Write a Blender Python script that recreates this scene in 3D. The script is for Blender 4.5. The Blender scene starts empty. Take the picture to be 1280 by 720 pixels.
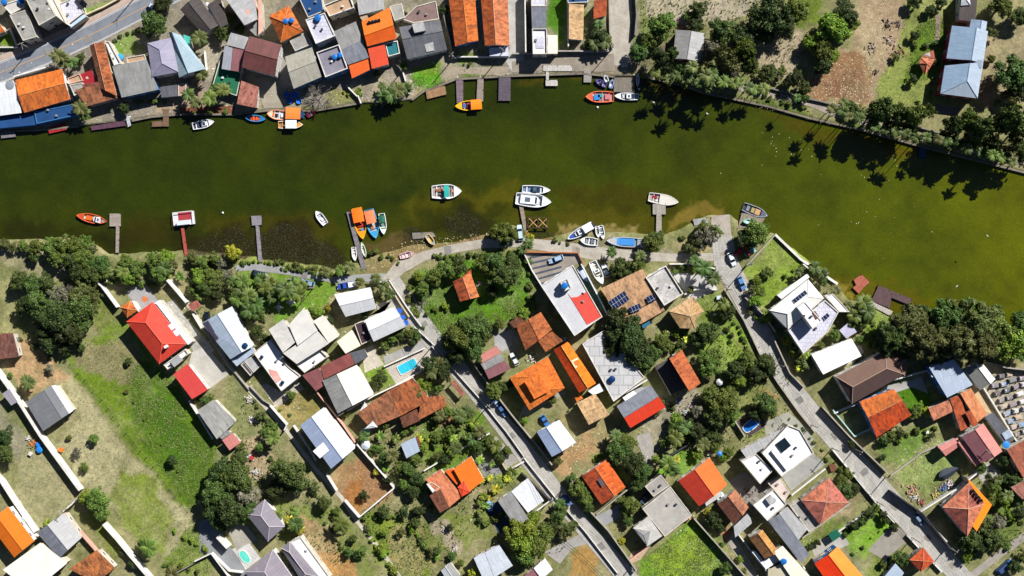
import bpy, math, random
import numpy as np
from math import sin, cos, pi, radians
from mathutils import Vector
SC = bpy.context.scene
COL = SC.collection
rnd = random.Random(7)
S, H = .25, 370.0            # metres per photo pixel on the ground, camera height
# ---------------------------------------------------------------- camera, sky, sun
cam = bpy.data.objects.new('camera', bpy.data.cameras.new('camera'))
COL.objects.link(cam); SC.camera = cam
cam.location = (0, 0, H); cam.rotation_euler = (0, 0, 0)
cam.data.sensor_width = 36; cam.data.lens = 36*H/320.0
cam.data.clip_end = 8000; cam.data.clip_start = 1
SUN_EL, SUN_AZ = radians(40), radians(40)      # azimuth clockwise from the top of the photo
w = bpy.data.worlds.new('World'); SC.world = w; w.use_nodes = True
sk = w.node_tree.nodes.new('ShaderNodeTexSky'); sk.sky_type = 'NISHITA'; sk.sun_disc = False
sk.sun_elevation = SUN_EL; sk.sun_rotation = SUN_AZ
sk.altitude = 0; sk.air_density = .45; sk.dust_density = .1; sk.ozone_density = 1.0    # very clear, dry air: dark sky, deep shade
w.node_tree.links.new(sk.outputs[0], w.node_tree.nodes['Background'].inputs[0])
w.node_tree.nodes['Background'].inputs[1].default_value = .05
sd = bpy.data.lights.new('sun', 'SUN'); sd.energy = 5.0; sd.angle = radians(.5); sd.color = (1, .965, .9)
sun = bpy.data.objects.new('sun', sd); COL.objects.link(sun)
sun.rotation_euler = (pi/2-SUN_EL, 0, -SUN_AZ + pi)
_d = Vector((sin(SUN_AZ)*cos(SUN_EL), cos(SUN_AZ)*cos(SUN_EL), sin(SUN_EL)))
sun.rotation_euler = _d.to_track_quat('Z', 'Y').to_euler(); sun.location = (60, 60, 150)
SC.view_settings.view_transform = 'Standard'; SC.view_settings.look = 'None'
SC.view_settings.exposure = .92; SC.view_settings.gamma = 1
SC.render.resolution_x = 1024; SC.render.resolution_y = 576
# ---------------------------------------------------------------- basics
def W(px, py, h=0.0):
    k = S*(1-h/H)
    return ((px-640)*k, (360-py)*k)
def lin(c): return c/12.92 if c <= .04045 else ((c+.055)/1.055)**2.4
def col(hx, g=.7):
    return tuple(lin(int(hx[i:i+2], 16)/255)*g for i in (0, 2, 4))
def tag(o, label=None, cat=None, group=None, kind=None):
    if label: o['label'] = label
    if cat: o['category'] = cat
    if group: o['group'] = group
    if kind: o['kind'] = kind
    return o
AUTO = []      # things whose label says where they stand, filled in at the end
MARKS = []     # named landmarks (x, y in photo pixels, phrase)
def later(o, phrase, px, py, tail=''):
    AUTO.append([o, phrase, px, py, tail])
def thing(name, x, y, z=0, rz=0):
    o = bpy.data.objects.new(name, None); COL.objects.link(o)
    o.location = (x, y, z); o.rotation_euler = (0, 0, rz); o.empty_display_size = .5
    return o
class MB:
    """collects faces; build() links them as one mesh object"""
    def __init__(s): s.v = []; s.f = []; s.uv = []; s.mi = []
    def face(s, pts, uv=None, mi=0):
        n = len(s.v); s.v += [tuple(p) for p in pts]; s.f.append(list(range(n, n+len(pts))))
        if uv is None:
            a = Vector(pts[0]); b = Vector(pts[1]); c = Vector(pts[2])
            nn = (b-a).cross(c-a)
            if nn.length < 1e-9: nn = Vector((0, 0, 1))
            nn.normalize()
            if abs(nn.z) > .9: uv = [(p[0], p[1]) for p in pts]
            else:
                t = Vector((-nn.y, nn.x, 0)).normalized()
                uv = [(p[0]*t.x+p[1]*t.y, p[2]) for p in pts]
        s.uv.append(uv); s.mi.append(mi)
    def slope(s, pts, e0, e1, mi=0):
        """roof face; u runs along the eave e0-e1, v up the slope"""
        a = Vector(pts[0]); n = (Vector(pts[1])-a).cross(Vector(pts[2])-a)
        if n.length < 1e-9: return
        n.normalize()
        tri = [pts] if len(pts) == 3 else [[pts[0], pts[1], pts[2]], [pts[0], pts[2], pts[3]]]
        if n.z < 0: tri = [q[::-1] for q in tri]
        u = Vector((e1[0]-e0[0], e1[1]-e0[1], 0))
        if u.length < 1e-6: u = Vector((1, 0, 0))
        u.normalize(); n = Vector((abs(n.x)*0+n.x, n.y, n.z)) if n.z > 0 else -n
        v = n.cross(u)
        for q in tri: s.face(q, [(Vector(p).dot(u)+u.x*37, Vector(p).dot(v)) for p in q], mi)
    def prism(s, poly, z0, z1, mi=0, bottom=True):
        ar = sum(poly[i][0]*poly[(i+1) % len(poly)][1]-poly[(i+1) % len(poly)][0]*poly[i][1] for i in range(len(poly)))
        if ar < 0: poly = poly[::-1]
        n = len(poly)
        zt = z1 if isinstance(z1, (list, tuple)) else [z1]*n
        if ar < 0 and isinstance(z1, (list, tuple)): zt = zt[::-1]
        s.face([(p[0], p[1], z) for p, z in zip(poly, zt)], mi=mi)
        if bottom: s.face([(p[0], p[1], z0) for p in poly[::-1]], mi=mi)
        for i in range(n):
            a, b = poly[i], poly[(i+1) % n]
            s.face([(a[0], a[1], z0), (b[0], b[1], z0), (b[0], b[1], zt[(i+1) % n]), (a[0], a[1], zt[i])], mi=mi)
    def box(s, c, d, rz=0, mi=0):
        cx, cy, cz = c; hx, hy, hz = d[0]/2, d[1]/2, d[2]/2
        ca, sa = cos(rz), sin(rz)
        q = [(cx+x*ca-y*sa, cy+x*sa+y*ca) for x, y in ((-hx, -hy), (hx, -hy), (hx, hy), (-hx, hy))]
        s.prism(q, cz-hz, cz+hz, mi)
    def tube(s, pts, r, n=6, mi=0, cap=True):
        rs = r if isinstance(r, (list, tuple)) else [r]*len(pts)
        rings = []
        for i, p in enumerate(pts):
            p = Vector(p)
            d = (Vector(pts[min(i+1, len(pts)-1)])-Vector(pts[max(i-1, 0)]))
            if d.length < 1e-9: d = Vector((0, 0, 1))
            d.normalize(); a = d.orthogonal().normalized(); b = d.cross(a)
            rings.append([p+(a*cos(2*pi*k/n)+b*sin(2*pi*k/n))*rs[i] for k in range(n)])
        for i in range(len(rings)-1):
            for k in range(n):
                k2 = (k+1) % n
                s.face([rings[i][k], rings[i][k2], rings[i+1][k2], rings[i+1][k]], mi=mi)
        if cap:
            s.face(rings[0][::-1], mi=mi); s.face(rings[-1], mi=mi)
    def lathe(s, c, prof, n=16, mi=0):
        """prof = [(r, z)...] round a vertical axis"""
        for i in range(len(prof)-1):
            r0, z0 = prof[i]; r1, z1 = prof[i+1]
            for k in range(n):
                a, b = 2*pi*k/n, 2*pi*(k+1)/n
                q = [(c[0]+r0*cos(a), c[1]+r0*sin(a), c[2]+z0), (c[0]+r0*cos(b), c[1]+r0*sin(b), c[2]+z0),
                     (c[0]+r1*cos(b), c[1]+r1*sin(b), c[2]+z1), (c[0]+r1*cos(a), c[1]+r1*sin(a), c[2]+z1)]
                if r1 < 1e-6: q = q[:3]
                if r0 < 1e-6: q = [q[0], q[2], q[3]]
                s.face(q, mi=mi)
    def mesh(s, name, mats, org=(0, 0, 0)):
        me = bpy.data.meshes.new(name)
        ox, oy, oz = org
        me.from_pydata([(x-ox, y-oy, z-oz) for x, y, z in s.v], [], s.f)
        uv = me.uv_layers.new(name='UV')
        flat = [c for f in s.uv for p in f for c in (p[0], p[1])]
        uv.data.foreach_set('uv', flat)
        for m in (mats if isinstance(mats, (list, tuple)) else [mats]): me.materials.append(m)
        me.polygons.foreach_set('material_index', s.mi); me.update()
        return me
    def build(s, name, mats, parent=None, org=None):
        if org is None: org = tuple(parent.location) if parent is not None else (0, 0, 0)
        o = bpy.data.objects.new(name, s.mesh(name, mats, org)); COL.objects.link(o)
        if parent is not None: o.parent = parent
        return o
def single(mb, name, mats, x, y, z=0):
    """a thing that is one mesh, its origin at its base"""
    o = mb.build(name, mats, None, (x, y, z)); o.location = (x, y, z); return o
# ---------------------------------------------------------------- materials
MC = {}
class NT:
    def __init__(s, name):
        s.m = bpy.data.materials.new(name); s.m.use_nodes = True; s.t = s.m.node_tree
        s.b = s.t.nodes['Principled BSDF']; s.b.inputs['Specular IOR Level'].default_value = .25
    def n(s, ty, **k):
        x = s.t.nodes.new(ty)
        for a, b in k.items(): setattr(x, a, b)
        return x
    def l(s, a, b): s.t.links.new(a, b)
    def setin(s, x, nm, v):
        if hasattr(v, 'links') or isinstance(v, bpy.types.NodeSocket): s.l(v, x.inputs[nm])
        else: x.inputs[nm].default_value = v
    def uv(s): 
        x = s.n('ShaderNodeUVMap'); x.uv_map = 'UV'; return x.outputs[0]
    def scale(s, v, sc):
        x = s.n('ShaderNodeMapping'); s.l(v, x.inputs['Vector']); x.inputs['Scale'].default_value = sc; return x.outputs[0]
    def noise(s, v, scale, detail=5, rough=.6, dist=0):
        x = s.n('ShaderNodeTexNoise'); s.l(v, x.inputs['Vector'])
        for a, b in (('Scale', scale), ('Detail', detail), ('Roughness', rough), ('Distortion', dist)): x.inputs[a].default_value = b
        return x.outputs[0]
    def ramp(s, f, stops):
        x = s.n('ShaderNodeValToRGB'); e = x.color_ramp.elements
        while len(e) < len(stops): e.new(.5)
        for k, (p, c) in enumerate(stops):
            e[k].position = p; e[k].color = (c, c, c, 1) if isinstance(c, (int, float)) else (*c[:3], 1)
        s.l(f, x.inputs[0]); return x.outputs[0]
    def mix(s, f, a, b, mode='MIX'):
        x = s.n('ShaderNodeMix', data_type='RGBA', blend_type=mode)
        s.setin(x, 0, f)
        for i, v in ((6, a), (7, b)):
            if isinstance(v, (tuple, list)): x.inputs[i].default_value = (*v[:3], 1)
            else: s.l(v, x.inputs[i])
        return x.outputs[2]
    def math(s, op, a, b=0.0):
        x = s.n('ShaderNodeMath', operation=op)
        for i, v in ((0, a), (1, b)):
            if isinstance(v, (int, float)): x.inputs[i].default_value = v
            else: s.l(v, x.inputs[i])
        return x.outputs[0]
    def bump(s, h, dist=.05, st=.6):
        x = s.n('ShaderNodeBump'); s.l(h, x.inputs['Height']); x.inputs['Distance'].default_value = dist
        x.inputs['Strength'].default_value = st; s.l(x.outputs[0], s.b.inputs['Normal'])
    def out(s, c, rough=.8, metal=0.0):
        if isinstance(c, (tuple, list)): s.b.inputs['Base Color'].default_value = (*c[:3], 1)
        else: s.l(c, s.b.inputs['Base Color'])
        s.b.inputs['Roughness'].default_value = rough; s.b.inputs['Metallic'].default_value = metal
        return s.m
def cached(f):
    def g(*a, **k):
        key = (f.__name__,)+a+tuple(sorted(k.items()))
        if key not in MC: MC[key] = f(*a, **k)
        return MC[key]
    return g
def sh(c, k): return tuple(min(.92, x*k) for x in c)
@cached
def tile(c1, c2=None, dirt=.35, g=.7):
    """clay pan tiles: rows of rounded tiles, each its own tint, lichen and soot stains"""
    a = col(c1, g*.84); b = col(c2, g*.8) if c2 else sh(a, .6)
    if a[2] < .16*a[0]: a, b = (a[0]*.92, a[1]*1.2, a[2]*1.15), (b[0]*.92, b[1]*1.2, b[2]*1.15)
    t = NT('clay_tiles_'+c1); uv = t.uv()
    vo = t.n('ShaderNodeTexVoronoi'); t.l(t.scale(uv, (1.7, 1.25, 1)), vo.inputs['Vector']); vo.inputs['Scale'].default_value = 1.0
    bw = t.n('ShaderNodeRGBToBW'); t.l(vo.outputs['Color'], bw.inputs[0])
    base = t.mix(t.ramp(bw.outputs[0], [(.3, 0.0), (.62, 1.0)]), sh(a, 1.12), b)
    base = t.mix(t.math('MULTIPLY', t.ramp(t.noise(uv, 2.6, 7, .8), [(.5, 0.0), (.62, 1.0)]), .25+dirt*.7), base, sh(b, .45))
    base = t.mix(t.ramp(t.noise(t.scale(uv, (1, .35, 1)), .9, 8, .7), [(.42, 0.0), (.62, 1.0)]), base, sh(a, 1.3))
    st = t.ramp(t.noise(t.scale(uv, (1, .5, 1)), .45, 9, .72, .6), [(.48, 0.0), (.68, 1.0)])
    st = t.math('MULTIPLY', st, min(.85, dirt*1.9+.12))
    base = t.mix(st, base, (a[0]*.22+.012, a[1]*.25+.012, a[2]*.3+.012))
    wv = t.n('ShaderNodeTexWave', wave_type='BANDS', bands_direction='X'); t.l(uv, wv.inputs['Vector']); wv.inputs['Scale'].default_value = 1.15
    wr = t.n('ShaderNodeTexWave', wave_type='BANDS', bands_direction='Y', wave_profile='SAW'); t.l(uv, wr.inputs['Vector']); wr.inputs['Scale'].default_value = .8
    hh = t.math('ADD', wv.outputs['Fac'], t.math('MULTIPLY', wr.outputs['Fac'], .5))
    base = t.mix(t.math('MULTIPLY', wv.outputs['Fac'], .0), base, base)
    gr = t.ramp(wv.outputs['Fac'], [(.0, .72), (.35, 1.0)])
    base = t.mix(1.0, base, gr, 'MULTIPLY')
    t.bump(hh, .06, .7); return t.out(base, .85)
@cached
def sheet(c1, c2=None, dirt=.25, g=.7, metal=0.0, rough=.6):
    """corrugated sheets: panel joints, weathered panels, rust or soot streaks down the slope"""
    a = col(c1, g); b = col(c2, g) if c2 else sh(a, .82)
    t = NT('corrugated_sheet_'+c1); uv = t.uv()
    br = t.n('ShaderNodeTexBrick'); t.l(uv, br.inputs['Vector']); br.offset = 0
    for k, v in (('Color1', (*a, 1)), ('Color2', (*sh(a, .86), 1)), ('Mortar', (*sh(a, .6), 1)), ('Scale', 1.0), ('Mortar Size', .035), ('Mortar Smooth', .4), ('Brick Width', 1.1), ('Row Height', 2.3)):
        br.inputs[k].default_value = v
    base = t.mix(t.math('MULTIPLY', t.ramp(t.noise(uv, .35, 8, .7, .5), [(.4, 0.0), (.68, 1.0)]), .9), br.outputs['Color'], b)
    st = t.ramp(t.noise(t.scale(uv, (1.6, .22, 1)), .8, 8, .75), [(.46, 0.0), (.72, 1.0)])
    base = t.mix(t.math('MULTIPLY', st, dirt*1.6), base, sh(a, .35))
    base = t.mix(t.math('MULTIPLY', t.ramp(t.noise(uv, 3.5, 6, .7), [(.5, 0.0), (.75, 1.0)]), .3*dirt*2), base, sh(a, 1.3))
    wv = t.n('ShaderNodeTexWave', wave_type='BANDS', bands_direction='X'); t.l(uv, wv.inputs['Vector']); wv.inputs['Scale'].default_value = 1.7
    base = t.mix(1.0, base, t.ramp(wv.outputs['Fac'], [(0, .86), (.5, 1.0)]), 'MULTIPLY')
    t.bump(wv.outputs['Fac'], .04, .6); return t.out(base, rough, metal)
@cached
def slab(c1, c2=None, dirt=.3, g=.7, joint=0.0, rough=.85):
    """concrete, screed or paint: mottled, with stains and optional paving joints"""
    a = col(c1, g); b = col(c2, g) if c2 else sh(a, .72)
    t = NT('concrete_'+c1); uv = t.uv()
    f = t.ramp(t.noise(uv, .28, 9, .68, .4), [(.38, 0.0), (.66, 1.0)])
    base = t.mix(f, a, b)
    base = t.mix(t.math('MULTIPLY', t.ramp(t.noise(uv, 1.3, 9, .75, .8), [(.5, 0.0), (.72, 1.0)]), dirt*1.5), base, sh(a, .38))
    base = t.mix(t.math('MULTIPLY', t.ramp(t.noise(uv, 6, 4, .6), [(.4, 0.0), (.7, 1.0)]), .25), base, sh(a, 1.15))
    if joint:
        br = t.n('ShaderNodeTexBrick'); t.l(uv, br.inputs['Vector']); br.offset = .5
        for k, v in (('Color1', (1, 1, 1, 1)), ('Color2', (.86, .86, .86, 1)), ('Mortar', (.6, .6, .6, 1)), ('Scale', 1.0), ('Mortar Size', joint*.06), ('Brick Width', joint), ('Row Height', joint)):
            br.inputs[k].default_value = v
        base = t.mix(.8, base, br.outputs['Color'], 'MULTIPLY')
    t.bump(t.noise(uv, 5, 6, .6), .02, .4); return t.out(base, rough)
@cached
def paint(c1, rough=.5, g=.7, metal=0.0, dirt=.15):
    a = col(c1, g); t = NT('paint_'+c1)
    tc = t.n('ShaderNodeTexCoord').outputs['Object']
    base = t.mix(t.math('MULTIPLY', t.ramp(t.noise(tc, 1.4, 6, .7), [(.45, 0.0), (.75, 1.0)]), dirt*2), a, sh(a, .5))
    return t.out(base, rough, metal)
@cached
def glass(c='1c2c38'):
    t = NT('window_glass'); t.b.inputs['Specular IOR Level'].default_value = .7
    tc = t.n('ShaderNodeTexCoord').outputs['Object']
    return t.out(t.mix(t.noise(tc, .8), col(c), sh(col(c), .5)), .08)
@cached
def panel():
    t = NT('solar_cells'); uv = t.uv()
    br = t.n('ShaderNodeTexBrick'); t.l(uv, br.inputs['Vector']); br.offset = 0
    for k, v in (('Color1', (.008, .014, .045, 1)), ('Color2', (.012, .02, .06, 1)), ('Mortar', (.35, .37, .42, 1)), ('Scale', 1.0), ('Mortar Size', .04), ('Brick Width', 1.0), ('Row Height', 1.6)):
        br.inputs[k].default_value = v
    return t.out(br.outputs['Color'], .2)
@cached
def planks(c1, g=.7):
    a = col(c1, g); t = NT('deck_planks_'+c1); uv = t.uv()
    br = t.n('ShaderNodeTexBrick'); t.l(uv, br.inputs['Vector']); br.offset = .5
    for k, v in (('Color1', (*a, 1)), ('Color2', (*sh(a, .7), 1)), ('Mortar', (*sh(a, .25), 1)), ('Scale', 1.0), ('Mortar Size', .03), ('Brick Width', 2.6), ('Row Height', .28)):
        br.inputs[k].default_value = v
    base = t.mix(t.math('MULTIPLY', t.ramp(t.noise(uv, .9, 7, .7), [(.45, 0.0), (.7, 1.0)]), .5), br.outputs['Color'], sh(a, .5))
    t.bump(br.outputs['Fac'], .02, -.4); return t.out(base, .85)
@cached
def leafm(c1, c2, c3=None):
    a, b = col(c1), col(c2); t = NT('leaves_'+c1)
    at = t.n('ShaderNodeAttribute', attribute_name='tint'); oi = t.n('ShaderNodeObjectInfo')
    base = t.mix(at.outputs['Fac'], a, b)
    hs = t.n('ShaderNodeHueSaturation'); t.l(base, hs.inputs['Color'])
    t.l(t.math('ADD', t.math('MULTIPLY', oi.outputs['Random'], .05), .475), hs.inputs['Hue'])
    t.l(t.math('ADD', t.math('MULTIPLY', oi.outputs['Random'], .45), .78), hs.inputs['Value'])
    return t.out(hs.outputs[0], .55)
@cached
def bark(c='6b5a48'):
    t = NT('bark'); tc = t.n('ShaderNodeTexCoord').outputs['Object']
    a = col(c); n = t.noise(tc, 4, 6, .7); t.bump(n, .04, .6)
    return t.out(t.mix(n, a, sh(a, .4)), .9)
# ---------------------------------------------------------------- ground and water
LOW = [(-1500,300),(-400,296),(0,300),(40,299),(75,296),(110,301),(135,316),(200,316),(235,312),(300,318),(330,324),(420,335),(437,330),(455,326),(480,316),(500,312),(515,306),(545,305),(575,302),(610,292),(640,280),(655,286),(672,300),(690,296),(712,290),(740,289),(800,291),(830,293),(850,287),(880,272),(892,268),(914,268),(935,286),(950,290),(967,291),(1045,353),(1062,375),(1088,378),(1110,392),(1150,398),(1200,405),(1280,425),(1700,520),(3000,700)]
UPP = [(-1500,200),(-400,190),(0,164),(45,163),(98,158),(165,151),(190,146),(225,143),(293,143),(345,137),(390,139),(450,129),(480,129),(515,125),(530,114),(560,103),(570,99),(640,95),(730,92),(768,96),(793,96),(810,97),(850,106),(880,116),(960,133),(1013,148),(1080,163),(1147,182),(1280,215),(1700,320),(3000,500)]
fx = np.arange(-178, 178.1, .5); fy = np.arange(-104, 104.1, .5)
X = np.concatenate([[-2500, -1000, -500, -300, -230, -200], fx, [200, 230, 300, 500, 1000, 2500]])
Y = np.concatenate([[-2500, -1000, -500, -300, -200, -140, -115], fy, [115, 140, 200, 300, 500, 1000, 2500]])
GX, GY = np.meshgrid(X, Y)
PX = GX/S+640; PY = 360-GY/S
rs = np.random.RandomState(3)
def vnoise(sc, seed):
    r = np.random.RandomState(seed).rand(64, 64)
    u = (GX/sc) % 64; v = (GY/sc) % 64
    i = u.astype(int) % 64; j = v.astype(int) % 64; fu = u-np.floor(u); fv = v-np.floor(v)
    fu = fu*fu*(3-2*fu); fv = fv*fv*(3-2*fv)
    a = r[j, i]; b = r[j, (i+1) % 64]; c = r[(j+1) % 64, i]; d = r[(j+1) % 64, (i+1) % 64]
    return (a*(1-fu)+b*fu)*(1-fv)+(c*(1-fu)+d*fu)*fv-.5
WX = vnoise(5, 1)*9+vnoise(2, 2)*5+vnoise(.9, 8)*3; WY = vnoise(5, 3)*9+vnoise(2, 4)*5+vnoise(.9, 9)*3
def polymask(P, soft=1.5, wob=1.0):
    """soft inside-mask of a polygon given in photo pixels; soft in pixels"""
    x = PX+WX*wob; y = PY+WY*wob
    xs = [p[0] for p in P]; ys = [p[1] for p in P]; m = np.zeros_like(x)
    sel = (x > min(xs)-soft*2-1) & (x < max(xs)+soft*2+1) & (y > min(ys)-soft*2-1) & (y < max(ys)+soft*2+1)
    x = x[sel]; y = y[sel]; ins = np.zeros(x.shape, bool); dm = np.full(x.shape, 1e9)
    for i in range(len(P)):
        (x0, y0), (x1, y1) = P[i], P[(i+1) % len(P)]
        c = ((y0 > y) != (y1 > y))
        if y1 != y0: ins ^= c & (x < (x1-x0)*(y-y0)/(y1-y0)+x0)
        L = (x1-x0)**2+(y1-y0)**2+1e-9; t = np.clip(((x-x0)*(x1-x0)+(y-y0)*(y1-y0))/L, 0, 1)
        dm = np.minimum(dm, np.hypot(x-x0-t*(x1-x0), y-y0-t*(y1-y0)))
    sdv = np.where(ins, dm, -dm)
    v = np.clip(sdv/(2*soft)+.5, 0, 1); m[sel] = v*v*(3-2*v); return m
lowy = np.interp(PX+WX*.25, [p[0] for p in LOW], [p[1] for p in LOW]); uppy = np.interp(PX, [p[0] for p in UPP], [p[1] for p in UPP])
dl = (PY-lowy+WY*.3*(np.interp(PX, [930, 965], [1, 0])))*S*.9; du = (uppy-PY)*S*.95
Zl = np.clip(-.6+.38*dl, -2.5, 0); Zu = np.clip(-.6+3*du, -2.5, 0); Z = np.maximum(Zl, Zu)
def C3(h, g=.7): return np.array(col(h, g))
cov = np.empty(GX.shape+(3,)); cov[:] = C3('8c8862')
def lay(P, hx, soft=3, wob=1.0, a=1.0):
    m = (polymask(P, soft, wob)*a)[..., None]; cov[:] = cov*(1-m)+C3(hx)*m
# mottled base of dry and green grass
n1 = np.clip(vnoise(9, 11)+vnoise(3, 12)*.6+.45, 0, 1)[..., None]; cov[:] = cov*(1-n1*.55)+C3('5f7030')*n1*.55
n2 = np.clip(vnoise(6, 21)*1.3+vnoise(2, 22)*.9, 0, 1)[..., None]; cov[:] = cov*(1-n2*.7)+C3('a79a78')*n2*.7
lay([(-900,-600),(800,-600),(800,92),(570,99),(450,129),(293,143),(0,164),(-900,200)], '8b8378', 4)
GRASS = [  # polygon, colour
 ([(0,46),(20,40),(24,58),(0,66)], '6f8a2e'), ([(108,12),(140,-2),(152,-2),(106,26)], '6c9030'), ([(138,52),(165,40),(186,62),(150,64)], '6a9030'),
 ([(408,118),(440,112),(446,126),(410,133)], '8a8a52'), ([(510,88),(548,80),(553,97),(520,112),(515,104)], '6c8c2c'), ([(512,98),(552,92),(552,103),(521,112)], '5a9520'),
 ([(570,68),(592,66),(592,76),(572,78)], '6c8a34'), ([(570,82),(625,86),(625,97),(572,98)], '6a8430'), ([(683,-10),(710,-10),(710,66),(697,64),(697,42),(684,42)], '4a7c18'),
 ([(729,5),(742,25),(742,60),(729,60)], '7a8844'), ([(792,-10),(805,-10),(822,40),(800,70),(792,60)], '74804a'),
 ([(1127,-20),(1197,-20),(1196,90),(1175,130),(1100,140),(1097,108),(1115,70),(1127,43)], '86914c'), ([(1150,20),(1188,28),(1186,60),(1172,100),(1130,100)], '5f7d22'),
 ([(970,-20),(1030,-20),(1028,30),(1000,40)], '6a7e2a'), ([(940,120),(1010,140),(1080,160),(1078,166),(1010,150),(945,134)], '5d7428'),
 ([(0,306),(60,312),(120,345),(75,350),(0,330)], 'a09a78'), ([(0,350),(40,350),(20,420),(0,420)], '9a9868'),
 ([(100,350),(150,395),(160,420),(120,420),(105,380)], '6b7a30'),
 ([(90,440),(140,400),(160,405),(200,460),(215,470),(250,515),(275,560),(255,610),(235,640),(215,620),(95,470)], '6b8524'),
 ([(150,440),(205,462),(250,520),(272,565),(255,590),(240,640),(210,600),(170,540),(160,480)], '52701c'), ([(185,470),(230,510),(245,560),(225,600),(190,530)], '486c18'),
 ([(95,430),(165,420),(180,450),(160,480),(100,460)], '85805a'), ([(60,470),(85,465),(160,560),(235,645),(245,690),(200,700),(120,620),(75,560),(95,520)], 'aaa47e'),
 ([(150,580),(195,600),(215,650),(200,700),(150,660),(140,620)], '7a8a38'), ([(20,560),(50,560),(95,620),(50,660),(15,620)], '9a9670'), ([(95,640),(125,635),(150,680),(140,700)], '76823c'),
 ([(205,700),(240,650),(262,690),(262,720),(205,720)], '6b8428'),
 ([(285,460),(310,490),(345,540),(335,600),(300,570),(275,510)], '84885a'), ([(295,330),(420,350),(425,380),(380,395),(345,390),(310,400),(290,360)], '6f9030'),
 ([(345,372),(390,372),(392,392),(350,402)], '6c962c'), ([(295,318),(330,325),(430,345),(420,350),(330,335),(292,330)], '86963e'),
 ([(345,500),(375,485),(402,510),(380,535),(352,525)], '9a8c52'), ([(300,640),(340,620),(400,640),(430,700),(420,725),(380,690),(340,660)], '7c8846'),
 ([(400,620),(440,660),(480,720),(430,725),(400,690)], '74803c'), ([(452,645),(500,640),(540,700),(545,725),(490,720),(455,670)], '7c8c34'), ([(480,670),(530,650),(550,700),(520,722),(490,715)], '9c9060'),
 ([(515,340),(560,325),(660,315),(668,380),(640,400),(600,410),(550,420),(520,380)], '54821a'), ([(530,380),(560,390),(600,395),(640,385),(665,375),(650,400),(600,410),(548,425)], '5a8018'),
 ([(455,460),(480,455),(495,480),(470,492)], '76962a'), ([(545,505),(600,520),(620,560),(540,590),(510,560)], '66822e'), ([(530,640),(610,640),(620,670),(560,690),(535,680)], '76823c'),
 ([(605,590),(640,575),(660,590),(620,612)], '86964a'), ([(690,520),(735,530),(760,530),(800,560),(780,580),(740,590),(700,570),(722,550)], '948860'), ([(735,570),(760,560),(790,600),(780,610)], '7e8e3c'),
 ([(795,705),(865,650),(905,690),(905,730),(800,730)], '70962a'), ([(815,690),(870,665),(895,700),(870,720),(820,720)], '86a032'),
 ([(815,590),(850,560),(885,560),(860,590),(830,600)], '6d9a2e'), ([(870,440),(900,370),(920,400),(935,420),(935,460),(910,475),(880,450)], '749a2e'), ([(900,418),(925,410),(930,445),(910,465),(898,440)], '8aa83a'),
 ([(880,360),(900,350),(920,400),(890,440),(870,400)], '74863e'), ([(935,330),(968,298),(1006,328),(975,370),(945,385)], '86a038'), ([(940,345),(965,335),(980,355),(950,380)], '728a2c'),
 ([(1062,390),(1100,385),(1115,400),(1090,425),(1075,410)], '7c9040'), ([(1118,500),(1130,482),(1158,488),(1172,500),(1145,520)], '4c7414'), ([(1100,560),(1140,530),(1180,540),(1115,590)], '6b8a3a'),
 ([(1118,590),(1180,550),(1205,580),(1160,620),(1130,612)], '8a9a58'), ([(1050,665),(1098,632),(1128,660),(1075,700)], '76a02e'), ([(1000,672),(1045,650),(1050,665),(1010,690)], '74863a'),
 ([(1225,590),(1262,590),(1285,640),(1285,665),(1225,690)], '67783a'), ([(1090,700),(1130,690),(1120,720),(1080,725)], '76863c'),
]
for P, c in GRASS: lay(P, c, 4.5, 1.5)
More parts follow.
